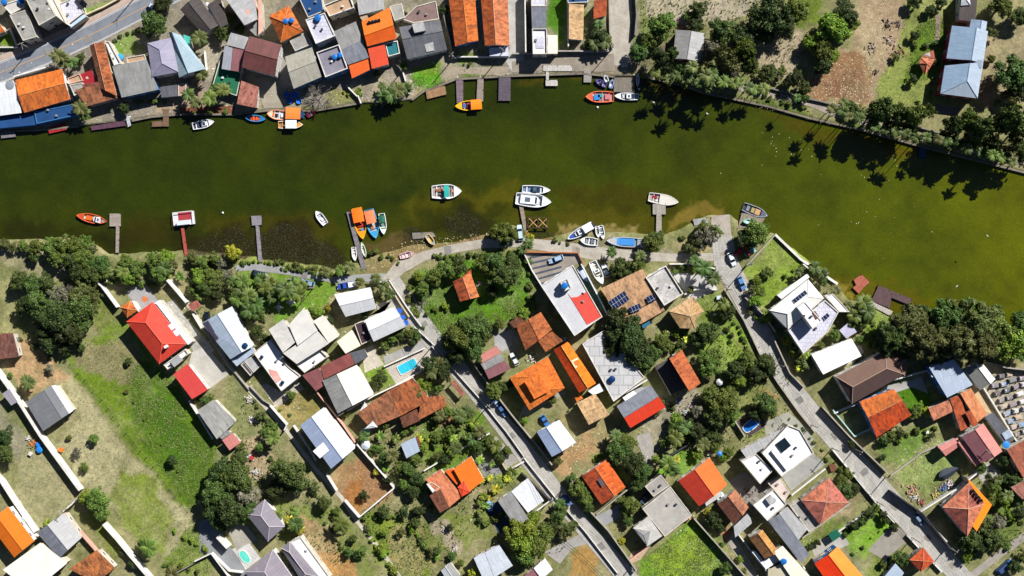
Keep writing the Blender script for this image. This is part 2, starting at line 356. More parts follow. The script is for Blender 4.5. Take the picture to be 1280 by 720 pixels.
DIRT = [
 ([(1080,-30),(1140,-30),(1127,43),(1097,108),(1082,139),(1010,120),(1027,80),(1073,47)], 'a18a70'), ([(1015,100),(1060,60),(1095,80),(1080,138),(1010,122)], '8c684a'), ([(1060,20),(1085,10),(1120,60),(1090,90)], 'ac987a'),
 ([(1028,100),(1075,90),(1085,130),(1030,124)], '7d5a42'),
 ([(800,-30),(960,-30),(950,10),(900,25),(850,30),(803,20)], 'b3a698'), ([(925,50),(1000,40),(1010,75),(985,100),(950,90),(930,75)], 'aa9a84'),
 ([(1215,60),(1240,45),(1285,0),(1285,150),(1230,140),(1225,110)], 'a09274'), ([(1240,-30),(1285,-30),(1285,10),(1245,30)], 'a39a70'),
 ([(0,452),(30,420),(55,440),(90,470),(64,480),(35,500),(20,485),(0,460)], 'bc9a74'), ([(0,495),(10,520),(35,560),(20,580),(0,560)], '96917c'), ([(60,585),(95,615),(80,600),(45,575)], 'b8a088'),
 ([(405,600),(450,570),(492,612),(455,645),(425,625)], 'a07c58'), ([(430,610),(450,600),(455,635),(440,640)], 'a06c3c'), ([(440,575),(480,590),(490,608),(460,630)], '9a7350'),
 ([(300,550),(325,540),(345,570),(330,600),(310,590)], 'b09a7c'), ([(360,640),(410,660),(425,700),(400,700),(370,670)], 'a98a66'), ([(400,690),(440,700),(450,722),(410,722)], 'b48654'),
 ([(530,640),(560,650),(575,690),(560,690),(545,670)], 'a89a88'), ([(600,610),(625,615),(610,640),(590,640)], 'a89070'), ([(540,520),(560,500),(572,530),(560,540)], '9a6440'),
 ([(693,575),(725,545),(745,535),(740,560),(706,600)], 'b08c64'), ([(715,700),(735,680),(752,700),(745,722),(715,722)], 'a8834a'),
 ([(665,405),(640,440),(628,430),(620,415)], '9a978c'), ([(0,310),(25,308),(60,318),(85,340),(40,330),(0,322)], 'a79c80'), ([(505,300),(560,296),(640,285),(660,300),(560,312),(500,332),(450,340),(452,326)], '85734c'),
 ([(560,305),(610,295),(625,300),(570,312)], '6f4c34'), ([(660,283),(690,298),(715,300),(712,312),(655,312)], '7a5c3c'), ([(700,312),(760,300),(800,305),(860,318),(800,325),(740,320)], '9c9180'),
 ([(850,300),(890,285),(900,300),(880,320),(850,320)], 'a89a74'), ([(1170,500),(1225,485),(1290,450),(1290,600),(1262,560),(1240,520)], 'b0a084'), ([(1225,455),(1290,462),(1290,600),(1270,560),(1232,500)], 'a49a88'),
 ([(425,360),(440,380),(430,410),(415,400),(412,365)], 'a29a70'), ([(915,410),(930,470),(905,500),(930,540),(980,560),(960,500),(985,520)], '7c8448'), ([(950,480),(975,495),(968,510),(950,500)], '9c7c4c'),
 ([(800,520),(835,500),(870,480),(880,500),(850,530),(820,560),(795,550)], '9b9283'), ([(1035,640),(1060,620),(1085,615),(1060,640),(1020,670)], 'a9997a'), ([(660,-20),(690,-20),(760,-20),(760,60),(735,60),(735,0)], '8c8a6a'),
 ([(195,128),(245,100),(260,120),(262,142),(195,140)], 'a59178'), ([(232,85),(262,40),(275,60),(262,95),(240,100)], 'a8a08e'), ([(325,110),(352,100),(352,137),(325,137)], 'a09a80'),
 ([(470,100),(505,95),(515,110),(515,125),(455,128),(455,112)], 'a79c8c'), ([(545,75),(565,70),(575,90),(560,105),(550,95)], 'a09880'),
 ([(730,100),(770,60),(800,60),(815,96),(760,98)], '8b7f6c'), ([(180,480),(235,520),(245,540),(200,490)], '6a8a1c'),
]
for P, c in DIRT: lay(P, c, 3.5, 1.4, .9)
n3 = np.clip(vnoise(11, 61)*1.4+vnoise(3, 62)*.9+vnoise(1.2, 63)*.5, 0, 1)[..., None]; cov[:] = cov*(1-n3*.45)+C3('aca67c')*n3*.45
n4 = np.clip(-vnoise(7, 64)*1.2-vnoise(2, 65)*.9, 0, 1)[..., None]; cov[:] = cov*(1-n4*.6)+C3('4a5426')*n4*.6
# dark wet mud and marsh on the lower bank, sandy shallows
lay([(230,314),(262,292),(300,280),(312,300),(330,292),(350,277),(378,280),(410,303),(432,322),(420,334),(330,324),(235,316)], '46402a', 2, 1)
fine = (vnoise(1.3, 41)*.5+vnoise(.6, 42)*.5)[..., None]
cov *= 1+fine*.55
cov = np.clip(cov, .004, .9)
def grid_mesh(name, Zv, colr, mat):
    ny, nx = GX.shape
    me = bpy.data.meshes.new(name); me.vertices.add(nx*ny)
    me.vertices.foreach_set('co', np.stack([GX, GY, Zv], -1).astype(np.float32).ravel())
    idx = np.arange(nx*ny).reshape(ny, nx)
    q = np.stack([idx[:-1, :-1], idx[:-1, 1:], idx[1:, 1:], idx[1:, :-1]], -1).reshape(-1, 4)
    me.loops.add(q.size); me.polygons.add(len(q))
    me.loops.foreach_set('vertex_index', q.ravel().astype(np.int32))
    me.polygons.foreach_set('loop_start', (np.arange(len(q))*4).astype(np.int32))
    me.polygons.foreach_set('loop_total', np.full(len(q), 4, np.int32)); me.update()
    at = me.color_attributes.new('cover', 'FLOAT_COLOR', 'POINT')
    at.data.foreach_set('color', np.concatenate([colr, np.ones(colr.shape[:2]+(1,))], -1).astype(np.float32).ravel())
    me.materials.append(mat); o = bpy.data.objects.new(name, me); COL.objects.link(o)
    o['kind'] = 'structure'; return o
t = NT('ground_cover'); at = t.n('ShaderNodeAttribute', attribute_name='cover'); gp = t.n('ShaderNodeNewGeometry').outputs['Position']
nz = t.noise(gp, 1.1, 10, .78); base = t.mix(1.0, at.outputs['Color'], t.ramp(nz, [(.3, .55), (.5, 1.0), (.72, 1.45)]), 'MULTIPLY')
base = t.mix(t.math('MULTIPLY', t.ramp(t.noise(gp, .5, 10, .75, 1.0), [(.55, 0.0), (.7, 1.0)]), .35), base, col('bcae8c'))
t.bump(t.noise(gp, 1.6, 9, .75), .35, .8); t.b.inputs['Specular IOR Level'].default_value = .1
grid_mesh('ground', Z, cov, t.out(base, .95))
# water colour: deep olive in the channel, silty shallows along the lower bank
wc = np.empty(GX.shape+(3,)); wc[:] = C3('2b3404')
g1 = np.clip((PX-650)/500+(PY-200)/500, 0, 1)[..., None]; wc[:] = wc*(1-g1)+C3('485002')*g1
g0 = np.clip((PX-1150)/200, 0, 1)[..., None]; wc[:] = wc*(1-g0)+C3('5e6203')*g0
gm = (np.exp(-((PX-590)/260)**2-((PY-190)/50)**2)*.5)[..., None]; wc[:] = wc*(1-gm)+C3('394208')*gm
dd = -dl/S
sh1 = (np.clip(1-(dd+WY*3)/55, 0, 1)*np.interp(PX, [380, 480, 900, 930], [0.25, .8, .8, .25]))[..., None]; wc[:] = wc*(1-sh1)+C3('454610')*sh1
def wlay(P, hx, soft=6, a=.8, wob=2.0):
    m = (polymask(P, soft, wob)*a)[..., None]; wc[:] = wc*(1-m)+C3(hx)*m
for P, c, s, a in [
 ([(505,255),(560,240),(640,235),(650,250),(620,262),(560,262),(520,275)], '58520e', 10, .6), ([(520,262),(560,250),(630,258),(620,275),(560,290),(510,285)], '2e3108', 7, .8),
 ([(575,265),(600,262),(625,280),(600,300),(570,295)], '2a2a10', 4, .8), ([(630,235),(660,240),(655,275),(640,270)], '504a10', 8, .6),
 ([(680,262),(760,262),(830,275),(800,290),(740,288),(705,285)], '50480f', 7, .6), ([(690,238),(760,232),(840,240),(850,270),(790,262),(720,262)], '383408', 8, .8),
 ([(845,262),(905,250),(900,268),(860,285),(835,290)], '77662a', 5, .8), ([(700,285),(745,284),(830,288),(830,294),(705,292)], '8a7c48', 2.5, .9),
 ([(0,270),(140,285),(240,270),(235,315),(0,300)], '252607', 8, .7), ([(150,278),(200,262),(215,290),(190,312),(150,300)], '33300c', 6, .7), ([(262,265),(300,270),(330,265),(400,265),(430,290),(400,300),(260,285)], '3e3a0e', 8, .7),
 ([(232,318),(230,300),(262,290),(300,280),(310,300),(332,292),(350,276),(378,279),(412,300),(434,322),(425,336),(330,326)], '2a2410', 7, .85),
 ([(505,285),(520,281),(530,295),(515,310),(503,305)], '2b2716', 3, .8), ([(455,300),(500,290),(520,312),(480,330),(450,328)], '5a4c2c', 4, .8),
 ([(560,270),(590,268),(600,290),(570,296)], '2c2a16', 3, .8), ([(1050,345),(1100,350),(1165,375),(1150,395),(1060,380),(1045,360)], '5a5210', 7, .7), ([(1045,352),(1070,360),(1066,380),(1050,366)], '8a7a30', 3, .8),
 ([(810,100),(860,110),(880,125),(830,125),(800,112)], '3c3412', 4, .8), ([(950,138),(1010,155),(1080,168),(1160,190),(1180,200),(1080,190),(1000,170)], '453c0c', 6, .7),
 ([(1080,168),(1150,185),(1170,205),(1120,205),(1080,190)], '54480f', 8, .6), ([(640,97),(740,95),(740,103),(640,108)], '4a4010', 5, .6)]: wlay(P, c, s, a)
wc *= 1+((vnoise(14, 51)*.35+vnoise(4, 52)*.3+vnoise(1.2, 53)*.16))[..., None]; wc = np.clip(wc, .002, .5)
t = NT('river_water'); at = t.n('ShaderNodeAttribute', attribute_name='cover'); gp = t.n('ShaderNodeNewGeometry').outputs['Position']
rp = t.math('ADD', t.noise(gp, .9, 6, .65, .4), t.noise(t.scale(gp, (.25, 1, 1)), .35, 5, .6)); t.bump(rp, .18, .6)
t.b.inputs['Specular IOR Level'].default_value = .3
grid_mesh('river_water', np.full(GX.shape, -.6), wc, t.out(t.mix(1.0, at.outputs['Color'], t.ramp(t.noise(gp, 1.6, 8, .7), [(.3, .8), (.7, 1.2)]), 'MULTIPLY'), .12))
# ---------------------------------------------------------------- roads, paths, paving
def off(pts, w):
    """ribbon polygon round a photo-pixel polyline, w pixels wide (number or one per point)"""
    L, R = [], []
    for i, p in enumerate(pts):
        a = Vector(pts[max(i-1, 0)]); b = Vector(pts[min(i+1, len(pts)-1)]); d = (b-a).normalized(); n = Vector((-d.y, d.x))
        ww = (w[i] if isinstance(w, (list, tuple)) else w)/2
        L.append((p[0]+n.x*ww, p[1]+n.y*ww)); R.append((p[0]-n.x*ww, p[1]-n.y*ww))
    return L, R
for i_, (px_, py_, l_, a_) in enumerate([(505,372,9,.9),(530,405,7,.9),(598,492,10,.9),(640,545,8,.9),(700,622,9,.9),(752,683,10,.9),(905,318,9,.3),(930,372,8,1.0),(962,450,12,1.0),(1000,500,9,.9),(1042,545,12,.85),(1080,590,8,.85),(1118,632,13,.85),(1160,672,9,.85),(1190,706,8,.85),(60,66,10,-.4),(110,48,8,-.4),(560,313,9,-.3),(720,313,10,.1),(380,344,9,.1)]):
    x_, y_ = W(px_, py_); mb = MB(); ca, sa = cos(-a_), sin(-a_); hw_ = rnd.uniform(.7, 1.5); ll_ = l_*S/2
    q_ = [(u*ll_*rnd.uniform(.75, 1.1), v*hw_*rnd.uniform(.7, 1.1)) for u, v in ((-1, -1), (0, -1.1), (1, -.9), (1.1, .8), (0, 1), (-1, 1))]
    mb.face([(x_+u*ca-v*sa, y_+u*sa+v*ca, .0935) for u, v in q_]); mb.build('road_patch', slab('8c8a88' if i_ % 2 else '9c9488', '74726e', .7))['kind'] = 'structure'
_lv = [0]; _pz = [.004]
def ribbon(name, pts, w, mat, z=.03, kerb=None, kind='structure'):
    L, R = off(pts, w); mb = MB(); l0 = 0
    for i in range(len(pts)-1):
        q = [W(*L[i]), W(*L[i+1]), W(*R[i+1]), W(*R[i])]
        a = Vector(q[0]); b = Vector(q[1])
        ln = (b-a).length; wd = (Vector(q[3])-a).length
        pp = [(x, y, z) for x, y in q]; uv = [(l0, 0), (l0+ln, 0), (l0+ln, wd), (l0, wd)]
        if (b-a).cross(Vector(q[3])-a) < 0: pp = pp[::-1]; uv = uv[::-1]
        mb.face(pp, uv); l0 += ln
    o = mb.build(name, mat); o['kind'] = kind
    if kerb:
        for side in (L, R):
            k = MB()
            K1, K2 = off(side, .7)
            for i in range(len(side)-1): k.prism([W(*K1[i]), W(*K1[i+1]), W(*K2[i+1]), W(*K2[i])], -.1, .14)
            k.build('kerb', kerb, o)
    return o
def sheetp(name, P, mat, z=.016, kind='structure', rot=0):
    q = [W(*p) for p in P]; ar = sum(q[i][0]*q[(i+1) % len(q)][1]-q[(i+1) % len(q)][0]*q[i][1] for i in range(len(q)))
    if ar < 0: q = q[::-1]
    ca, sa = cos(rot), sin(rot)
    mb = MB(); mb.face([(x, y, z) for x, y in q], [(x*ca-y*sa, x*sa+y*ca) for x, y in q]); o = mb.build(name, mat); o['kind'] = kind; return o
asph = slab('7a7f88', '696d78', .15, .8); conc = slab('b4b1ab', '989590', .45, .8, .9)
gravel = slab('b0aaa0', '928a7e', .5, .8); lanec = slab('c2bcae', 'a29c8c', .25, .8)
A_ROAD = [(-40,106),(0,91),(50,71),(88,55),(125,38),(165,17),(205,-3),(250,-26)]
ribbon('asphalt_road', A_ROAD, 25, asph, .084, slab('e2e0dc'))
L, R = off(A_ROAD, 31)
ribbon('sidewalk', [(p[0], p[1]) for p in off(A_ROAD, 33)[1]], 7, slab('c0aca0', 'a08e84', .3), .1)
ribbon('lane_marking', A_ROAD, .9, slab('c8a070', dirt=.4), .09)
for k in (0, 1): ribbon('edge_line', off(A_ROAD, 22)[k], .6, slab('d6d8dc', dirt=.3), .09)
M_ROAD = [(488,352),(502,372),(520,396),(541,424),(566,453),(580,470),(612,510),(636,540),(665,578),(692,612),(714,640),(738,668),(762,696),(784,722),(800,742)]
ribbon('concrete_road', M_ROAD, [26,25,25,25,24,22,22,24,24,22,22,22,23,24,24], conc, .08)
R_L = [(889,300),(893,335),(908,360),(929,398),(950,442),(972,477),(997,512),(1020,540),(1047,572),(1095,627),(1134,668),(1176,712),(1200,740)]
R_R = [(914,292),(922,325),(938,358),(951,390),(968,422),(986,465),(1006,487),(1026,512),(1058,546),(1099,590),(1142,638),(1186,686),(1236,740)]
mb = MB(); l0 = 0
for i in range(len(R_L)-1):
    q = [W(*R_L[i]), W(*R_L[i+1]), W(*R_R[i+1]), W(*R_R[i])]; ln = (Vector(q[0])-Vector(q[1])).length
    mb.face([(x, y, .086) for x, y in q], [(l0, 0), (l0+ln, 0), (l0+ln, 6), (l0, 6)]); l0 += ln
mb.build('concrete_road', conc)['kind'] = 'structure'
sheetp('boat_ramp', [(889,270),(912,268),(914,293),(889,301)], slab('b5ada4', '94897c', .3), .075)
ribbon('riverside_road', [(294,335),(320,334),(360,339),(400,346),(430,350),(460,347),(485,348)], [7,9,9,10,10,10,12], slab('a0a2a4', '8a8a88', .3), .064)
ribbon('riverside_road', [(484,352),(500,334),(530,320),(565,311),(600,305),(650,303),(700,309),(740,316),(790,320),(840,322),(895,321)], [14,17,12,11,11,12,15,17,13,10,10], gravel, .07)
ribbon('garden_lane', [(213,350),(236,382),(262,418),(285,455),(312,488),(338,515),(360,540),(395,587),(427,622),(445,650),(478,690),(500,722)], 5, lanec, .06)
ribbon('quay_path', [(905,105),(945,115),(1013,129),(1040,141),(1080,153),(1147,171),(1215,188),(1290,206)], 8, slab('a59a90', '8a7f74', .3, .8, 1.2), .066)
ribbon('quay_road', [(640,84),(690,80),(740,80),(768,78)], [14,14,20,22], slab('9b9184', '7f766a', .4), .072)
ribbon('dirt_road', [(776,-20),(776,20),(775,50),(770,82)], [28,27,26,30], gravel, .064)
ribbon('corner_lane', [(1212,722),(1240,700),(1262,684),(1295,660)], 9, slab('a39c96', '8a8278', .3), .06)
sheetp('paving', [(634,-20),(655,-20),(655,84),(640,90),(632,76),(637,62)], slab('b8b6b2', '9a9792', .25), .058)
for P, c, j in [
 ([(158,367),(165,358),(178,350),(201,380),(183,400),(172,384)], 'b4b2b4', .8), ([(208,378),(218,374),(232,395),(264,432),(247,447),(236,430)], 'bcbab2', 1.5),
 ([(237,456),(261,437),(287,467),(262,486)], 'c0bcb4', 0), ([(240,440),(262,431),(268,438),(236,456)], 'c4c0ba', 0),
 ([(480,457),(531,434),(553,448),(495,480)], 'd2c8bc', .9), ([(479,446),(527,426),(533,434),(481,455)], 'a8a6a4', 0), ([(452,437),(466,432),(480,456),(456,466)], 'cdc4b4', 0),
 ([(655,315),(722,314),(727,326),(717,332),(681,362),(660,330)], '9c9288', 0), ([(288,688),(309,675),(326,698),(305,714)], 'dcdad8', .9), ([(918,530),(940,509),(960,531),(936,546)], '55464c', .5),
 ([(955,528),(985,515),(1010,535),(1020,555),(985,600),(960,560)], 'a4a49a', 0), ([(977,595),(1015,565),(1032,580),(989,614)], 'a6a6a2', 0), ([(838,340),(890,345),(897,362),(862,378),(856,364)], 'c4c2c0', 0),
 ([(618,418),(640,412),(640,432),(628,440),(618,432)], 'a8a8aa', 0), ([(592,568),(605,567),(630,590),(608,598)], '96949a', 1), ([(620,545),(636,562),(648,576),(633,586),(628,570),(612,555)], 'a8a4a0', 0),
 ([(655,508),(700,484),(708,492),(665,515),(652,530),(645,530)], '9f9e8e', 0), ([(604,631),(622,627),(645,659),(624,668)], '3c4c60', 0), ([(680,690),(730,665),(742,678),(715,685),(700,705)], 'a5a29e', 0),  # navy garage court: dark glass, with its shade put into the colour
 ([(745,645),(775,630),(782,642),(755,658)], '9a9a9e', 0), ([(789,690),(812,684),(800,700),(785,706)], 'c4a890', 0), ([(795,545),(812,540),(818,560),(815,585),(808,580),(800,560)], 'a9a49e', 0),
 ([(1200,470),(1224,488),(1262,545),(1252,540),(1213,490)], 'd0b48c', 0), ([(1216,588),(1235,578),(1254,592),(1234,610)], 'b4b0a8', .9), ([(1115,655),(1085,688),(1105,700),(1130,680),(1135,665)], '9d978e', 0),
 ([(1140,475),(1152,470),(1160,492),(1140,484),(1115,492),(1102,484)], 'b0aca8', 0), ([(1012,680),(1030,672),(1052,665),(1062,680),(1020,700)], 'b4b0a8', 0), ([(1075,430),(1080,440),(1068,452),(1045,462),(1040,455)], 'cfc8be', 0),
 ([(248,652),(262,648),(300,700),(312,722),(300,722),(250,690)], '8f9296', 0), ([(286,665),(303,650),(322,675),(305,682),(296,688)], 'b4b0a4', .5), ([(460,405),(475,398),(470,380),(490,375),(500,382),(460,396)], 'b8b4a8', 0),
 ([(335,480),(350,490),(372,475),(380,486),(345,510),(325,480)], 'bdb5a6', 0), ([(1200,660),(1222,680),(1210,700),(1195,690)], '8c8480', 0), ([(555,98),(575,92),(630,95),(640,84),(560,84)], 'a69a88', 0),
 ([(910,600),(930,590),(960,600),(985,625),(985,640),(960,655),(935,632),(920,612)], '8f8884', 0), ([(903,668),(915,664),(950,722),(938,722)], 'a8a298', 0), ([(893,655),(905,650),(915,668),(908,676)], 'b07c58', 0),
 ([(352,60),(356,71),(367,111),(352,110),(345,96),(352,57)], 'a49c90', 0), ([(318,98),(345,96),(352,135),(330,135),(323,110)], 'a49c8c', 0), ([(1100,45),(1168,60)][:0] or [(1170,18),(1176,18),(1174,60),(1168,62)], 'a58c80', .6),
 ([(820,60),(835,55),(838,75),(822,80)], '6f6450', 0)]:
    _pz[0] += .001; sheetp("paving", P, slab(c, dirt=.3, joint=float(j)), _pz[0], rot=.6)
# ---------------------------------------------------------------- buildings
def lerp(a, b, t): return tuple(a[i]+(b[i]-a[i])*t for i in range(len(a)))
def inset(q, d):
    n = len(q); out = []
    ar = sum(q[i][0]*q[(i+1) % n][1]-q[(i+1) % n][0]*q[i][1] for i in range(n)); sg = 1 if ar > 0 else -1
    for i in range(n):
        a, b, c = Vector(q[i-1]), Vector(q[i]), Vector(q[(i+1) % n])
        e1 = (b-a).normalized(); e2 = (c-b).normalized()
        n1 = Vector((-e1.y, e1.x))*sg; n2 = Vector((-e2.y, e2.x))*sg
        bi = n1+n2; k = bi.dot(n1)
        out.append(tuple(b+bi*(d/max(k, .35)))[:2])
    return out
_WM = {}
def opening_meshes(wm):
    if 'w' in _WM: return _WM['w']
    f = MB(); fm = paint('e8e6e0', .6); gl = glass()
    for (x, z, sx, sz) in ((-.6, 0, .09, 1.2), (.6, 0, .09, 1.2), (0, 0, .06, 1.02), (0, .56, 1.11, .08), (0, -.6, 1.4, .1)):
        f.box((x, .03, z), (sx, .12, sz))
    p = MB(); p.box((0, .0, 0), (1.1, .04, 1.02)); 
    d = MB(); d.box((0, .02, 1.0), (.86, .07, 2.0)); df = MB()
    for (x, z, sx, sz) in ((-.48, 1.03, .08, 2.1), (.48, 1.03, .08, 2.1), (0, 2.12, 1.04, .08)): df.box((x, .04, z), (sx, .12, sz))
    hd = MB(); hd.box((.33, .1, 1.0), (.05, .08, .14))
    _WM['w'] = (f.mesh('window', fm), p.mesh('pane', gl), d.mesh('door', planks('7a4a2c')), df.mesh('door_frame', fm), hd.mesh('handle', paint('c8c8c8', .3, metal=.8)))
    return _WM['w']
def put(name, me, parent, loc, rz):
    o = bpy.data.objects.new(name, me); COL.objects.link(o); o.parent = parent; o.location = loc; o.rotation_euler = (0, 0, rz); return o
def openings(root, q, h, first=True, base=0):
    """windows and one door on the walls of the outline q (world metres)"""
    wf, pn, dr, df, hd = opening_meshes(None); n = len(q)
    ar = sum(q[i][0]*q[(i+1) % n][1]-q[(i+1) % n][0]*q[i][1] for i in range(n))
    if ar < 0: q = q[::-1]
    ox, oy, oz = root.location; done = not first
    for i in range(n):
        a, b = Vector(q[i]), Vector(q[(i+1) % n]); L = (b-a).length
        if L < 2.4: continue
        d = (b-a)/L; nrm = Vector((d.y, -d.x)); rz = math.atan2(nrm.y, nrm.x)-pi/2
        k = max(1, int(L/3.4))
        for fl in range(1 if h < 5 else 2):
            for j in range(k):
                p = a+d*(L*(j+.5)/k)+nrm*.01
                if not done and L > 3 and fl == 0:
                    D = put('door', dr, root, (p.x-ox, p.y-oy, .05), rz); put('door_frame', df, D, (0, 0, 0), 0); put('handle', hd, D, (0, 0, 0), 0); done = True; continue
                w_ = put('window', wf, root, (p.x-ox, p.y-oy, min(1.6, h*.55)+fl*2.8), rz); put('pane', pn, w_, (0, 0, 0), 0)
def block(root, P, h=4, rise=1.0, kind='gable', t=.5, k=(.3, .3), m=None, m2=None, wall=None, over=.35, win=True, flr=None, par=.45, base=0, cap=None, open_=False, door=True):
    """one roofed volume of a building; P = roof corners in photo pixels, ridge parallel to the first side"""
    q = [W(px, py, h) for px, py in P]; n = len(q); m2 = m2 or m
    if kind != 'pyr' and kind != 'flat' and n == 4:
        ar = sum(q[i][0]*q[(i+1) % 4][1]-q[(i+1) % 4][0]*q[i][1] for i in range(4))
        if ar < 0: q = [q[1], q[0], q[3], q[2]]; k = (k[1], k[0])
    wall = wall or slab('d8d2c6', 'b8b0a2', .2)
    R = MB(); th = .13
    def V(p, z): return (p[0], p[1], z)
    if kind in ('gable', 'hip'):
        A, B, C_, D = q; R1 = lerp(A, D, t); R2 = lerp(B, C_, t); zr = h+rise
        if kind == 'hip': R1, R2 = lerp(R1, R2, k[0]), lerp(R2, R1, k[1])
        R.slope([V(A, h), V(B, h), V(R2, zr), V(R1, zr)], A, B, 0)
        R.slope([V(C_, h), V(D, h), V(R1, zr), V(R2, zr)], C_, D, 1)
        if kind == 'hip' and k[0] > 0: R.slope([V(D, h), V(A, h), V(R1, zr)], D, A, 1 if m2 is m else 0)
        if kind == 'hip' and k[1] > 0: R.slope([V(B, h), V(C_, h), V(R2, zr)], B, C_, 1)
        loop = [V(A, h), V(B, h)]+([V(R2, zr)] if kind == 'gable' or k[1] == 0 else [])+[V(C_, h), V(D, h)]+([V(R1, zr)] if kind == 'gable' or k[0] == 0 else [])
        # underside and rims
        dn = lambda p: (p[0], p[1], p[2]-th)
        a_, b_, c_, d_, e_, f_ = [dn(x) for x in (V(A, h), V(B, h), V(C_, h), V(D, h), V(R1, zr), V(R2, zr))]
        for q3 in ((f_, b_, a_), (e_, f_, a_), (e_, d_, c_), (f_, e_, c_)): R.face(q3, mi=2)
        for i in range(len(loop)):
            a, b = loop[i], loop[(i+1) % len(loop)]; R.face([dn(a), dn(b), b, a], mi=2)
        qi = inset(q, over); wd = max((Vector(A)-Vector(D)).length, .1)
        Wm = MB()
        if kind == 'gable' and n == 4:
            s_ = over/max(wd, (Vector(B)-Vector(C_)).length); zt = h+rise*min(s_/max(t, .05), 1)-th-.1; zt2 = h+rise*min(s_/max(1-t, .05), 1)-th-.1
            wd2 = (Vector(B)-Vector(C_)).length; r1 = lerp(qi[0], qi[3], (t*wd-over)/max(wd-2*over, .1)); r2 = lerp(qi[1], qi[2], (t*wd2-over)/max(wd2-2*over, .1)); zrr = zr-th-.22
            A2, B2, C2, D2 = qi
            Wm.face([V(A2, base), V(B2, base), V(B2, zt), V(A2, zt)]); Wm.face([V(C2, base), V(D2, base), V(D2, zt2), V(C2, zt2)])
            Wm.face([V(B2, base), V(C2, base), V(C2, zt2), V(r2, zrr), V(B2, zt)]); Wm.face([V(D2, base), V(A2, base), V(A2, zt), V(r1, zrr), V(D2, zt2)])
        else: Wm.prism(qi, base, h+rise*min(over/wd, .1)-th)
        caps = [(V(R1, zr+.03), V(R2, zr+.03))]
        if kind == 'hip':
            if k[0] > 0: caps += [(V(R1, zr+.03), V(A, h+.03)), (V(R1, zr+.03), V(D, h+.03))]
            if k[1] > 0: caps += [(V(R2, zr+.03), V(B, h+.03)), (V(R2, zr+.03), V(C_, h+.03))]
    elif kind == 'pyr':
        cx = sum(p[0] for p in q)/n; cy = sum(p[1] for p in q)/n; zr = h+rise; ap = (cx, cy, zr)
        ar = sum(q[i][0]*q[(i+1) % n][1]-q[(i+1) % n][0]*q[i][1] for i in range(n))
        if ar < 0: q = q[::-1]
        caps = []
        for i in range(n):
            a, b = q[i], q[(i+1) % n]; R.slope([V(a, h), V(b, h), ap], a, b, i % 2 if m2 is not m else 0)
            R.face([V(a, h-th), V(b, h-th), V(b, h), V(a, h)], mi=2); caps.append((V(a, h+.03), (cx, cy, zr+.03)))
        R.face([V(p, h-th) for p in q[::-1]], mi=2)
        qi = inset(q, over); Wm = MB(); Wm.prism(qi, base, h-th-.01)
    elif kind == 'mono':      # single slope falling from side AB to side CD
        A, B, C_, D = q; R.slope([V(A, h+rise), V(B, h+rise), V(C_, h), V(D, h)], A, B, 0)
        R.face([V(D, h-th), V(C_, h-th), V(B, h+rise-th), V(A, h+rise-th)], mi=2); lp = [V(A, h+rise), V(B, h+rise), V(C_, h), V(D, h)]
        for i in range(4):
            a, b = lp[i], lp[(i+1) % 4]; R.face([(a[0], a[1], a[2]-th), (b[0], b[1], b[2]-th), b, a], mi=2)
        qi = inset(q, over); Wm = MB(); z1 = h+rise-th-.03-rise*.12; z2 = h-th-.02; Wm.prism(qi, base, [z1, z1, z2, z2]); caps = []
    else:                     # flat slab with a parapet
        ar = sum(q[i][0]*q[(i+1) % n][1]-q[(i+1) % n][0]*q[i][1] for i in range(n))
        if ar < 0: q = q[::-1]
        qi = inset(q, .02); Wm = MB(); Wm.prism(qi, base, h-.16); q2 = inset(q, .24)
        R.prism(inset(q, .0), h-.15, h, 0); caps = []
        if par > 0:
            Pm = MB()
            for i in range(n):
                j = (i+1) % n; Pm.prism([q[i], q[j], q2[j], q2[i]], h+.002, h+par)
            Pm.build('parapet', flr or wall, root)
            cx_, cy_ = sum(p[0] for p in q)/n, sum(p[1] for p in q)/n; rv = random.Random(int(cx_*10)); sz = (Vector(q[0])-Vector(q[2])).length
            if sz > 7:
                for _ in range(2):
                    vx, vy = cx_+rv.uniform(-.2, .2)*sz, cy_+rv.uniform(-.2, .2)*sz; Vm = MB(); Vm.box((vx, vy, h+.3), (.55, .45, .6), rv.uniform(0, 3)); Vm.box((vx, vy, h+.63), (.7, .6, .06), 0); Vm.build('roof_vent', paint(rv.choice(['8c8c90', 'd8d8d8', '3c4048']), .6, dirt=.3), root)
    wt = wall
    if not open_: Wm.build('wall', wt, root)
    else:
        for p in inset(q, .3): Pm = MB(); Pm.box((p[0], p[1], (h-.15)/2), (.14, .14, h-.15)); Pm.build('post', wt, root)
    rf = R.build('roof', [m, m2, wt] if kind != 'flat' else m, root)
    if caps and cap is not False:
        cm = MB()
        for a, b in caps: cm.tube([a, b], .11, 5)
        cm.build('ridge_cap', cap or m, rf, tuple(root.location))
    if win and not open_ and h > 2.2: openings(root, qi, h, door)
    return rf
MK = {}
def B(label, ref, *blocks, cat='house', name=None, group=None):
    """a building: one Empty, its volumes as parts. ref = short phrase other labels use for it"""
    P0 = [p for b in blocks for p in b['P']]
    px = sum(p[0] for p in P0)/len(P0); py = sum(p[1] for p in P0)/len(P0); hh = blocks[0].get('h', 4)
    x, y = W(px, py, hh); root = thing(name or 'house', x, y); tag(root, label, cat, group)
    for i, b in enumerate(blocks): block(root, door=(i == 0), **b)
    if ref: MARKS.append((px, py, ref))
    return root
def b(kind, P, h, m, **k): d = dict(kind=kind, P=P, h=h, m=m); d.update(k); return d
def extra(root, name, mb, mat, label=None):
    o = mb.build(name, mat, root)
    if label: o['label'] = label
    return o
def roofbox(root, name, P, z0, z1, mat, label=None):
    mb = MB(); q = [W(p[0], p[1], z1) for p in P]; mb.prism(q, z0, z1); return extra(root, name, mb, mat, label)
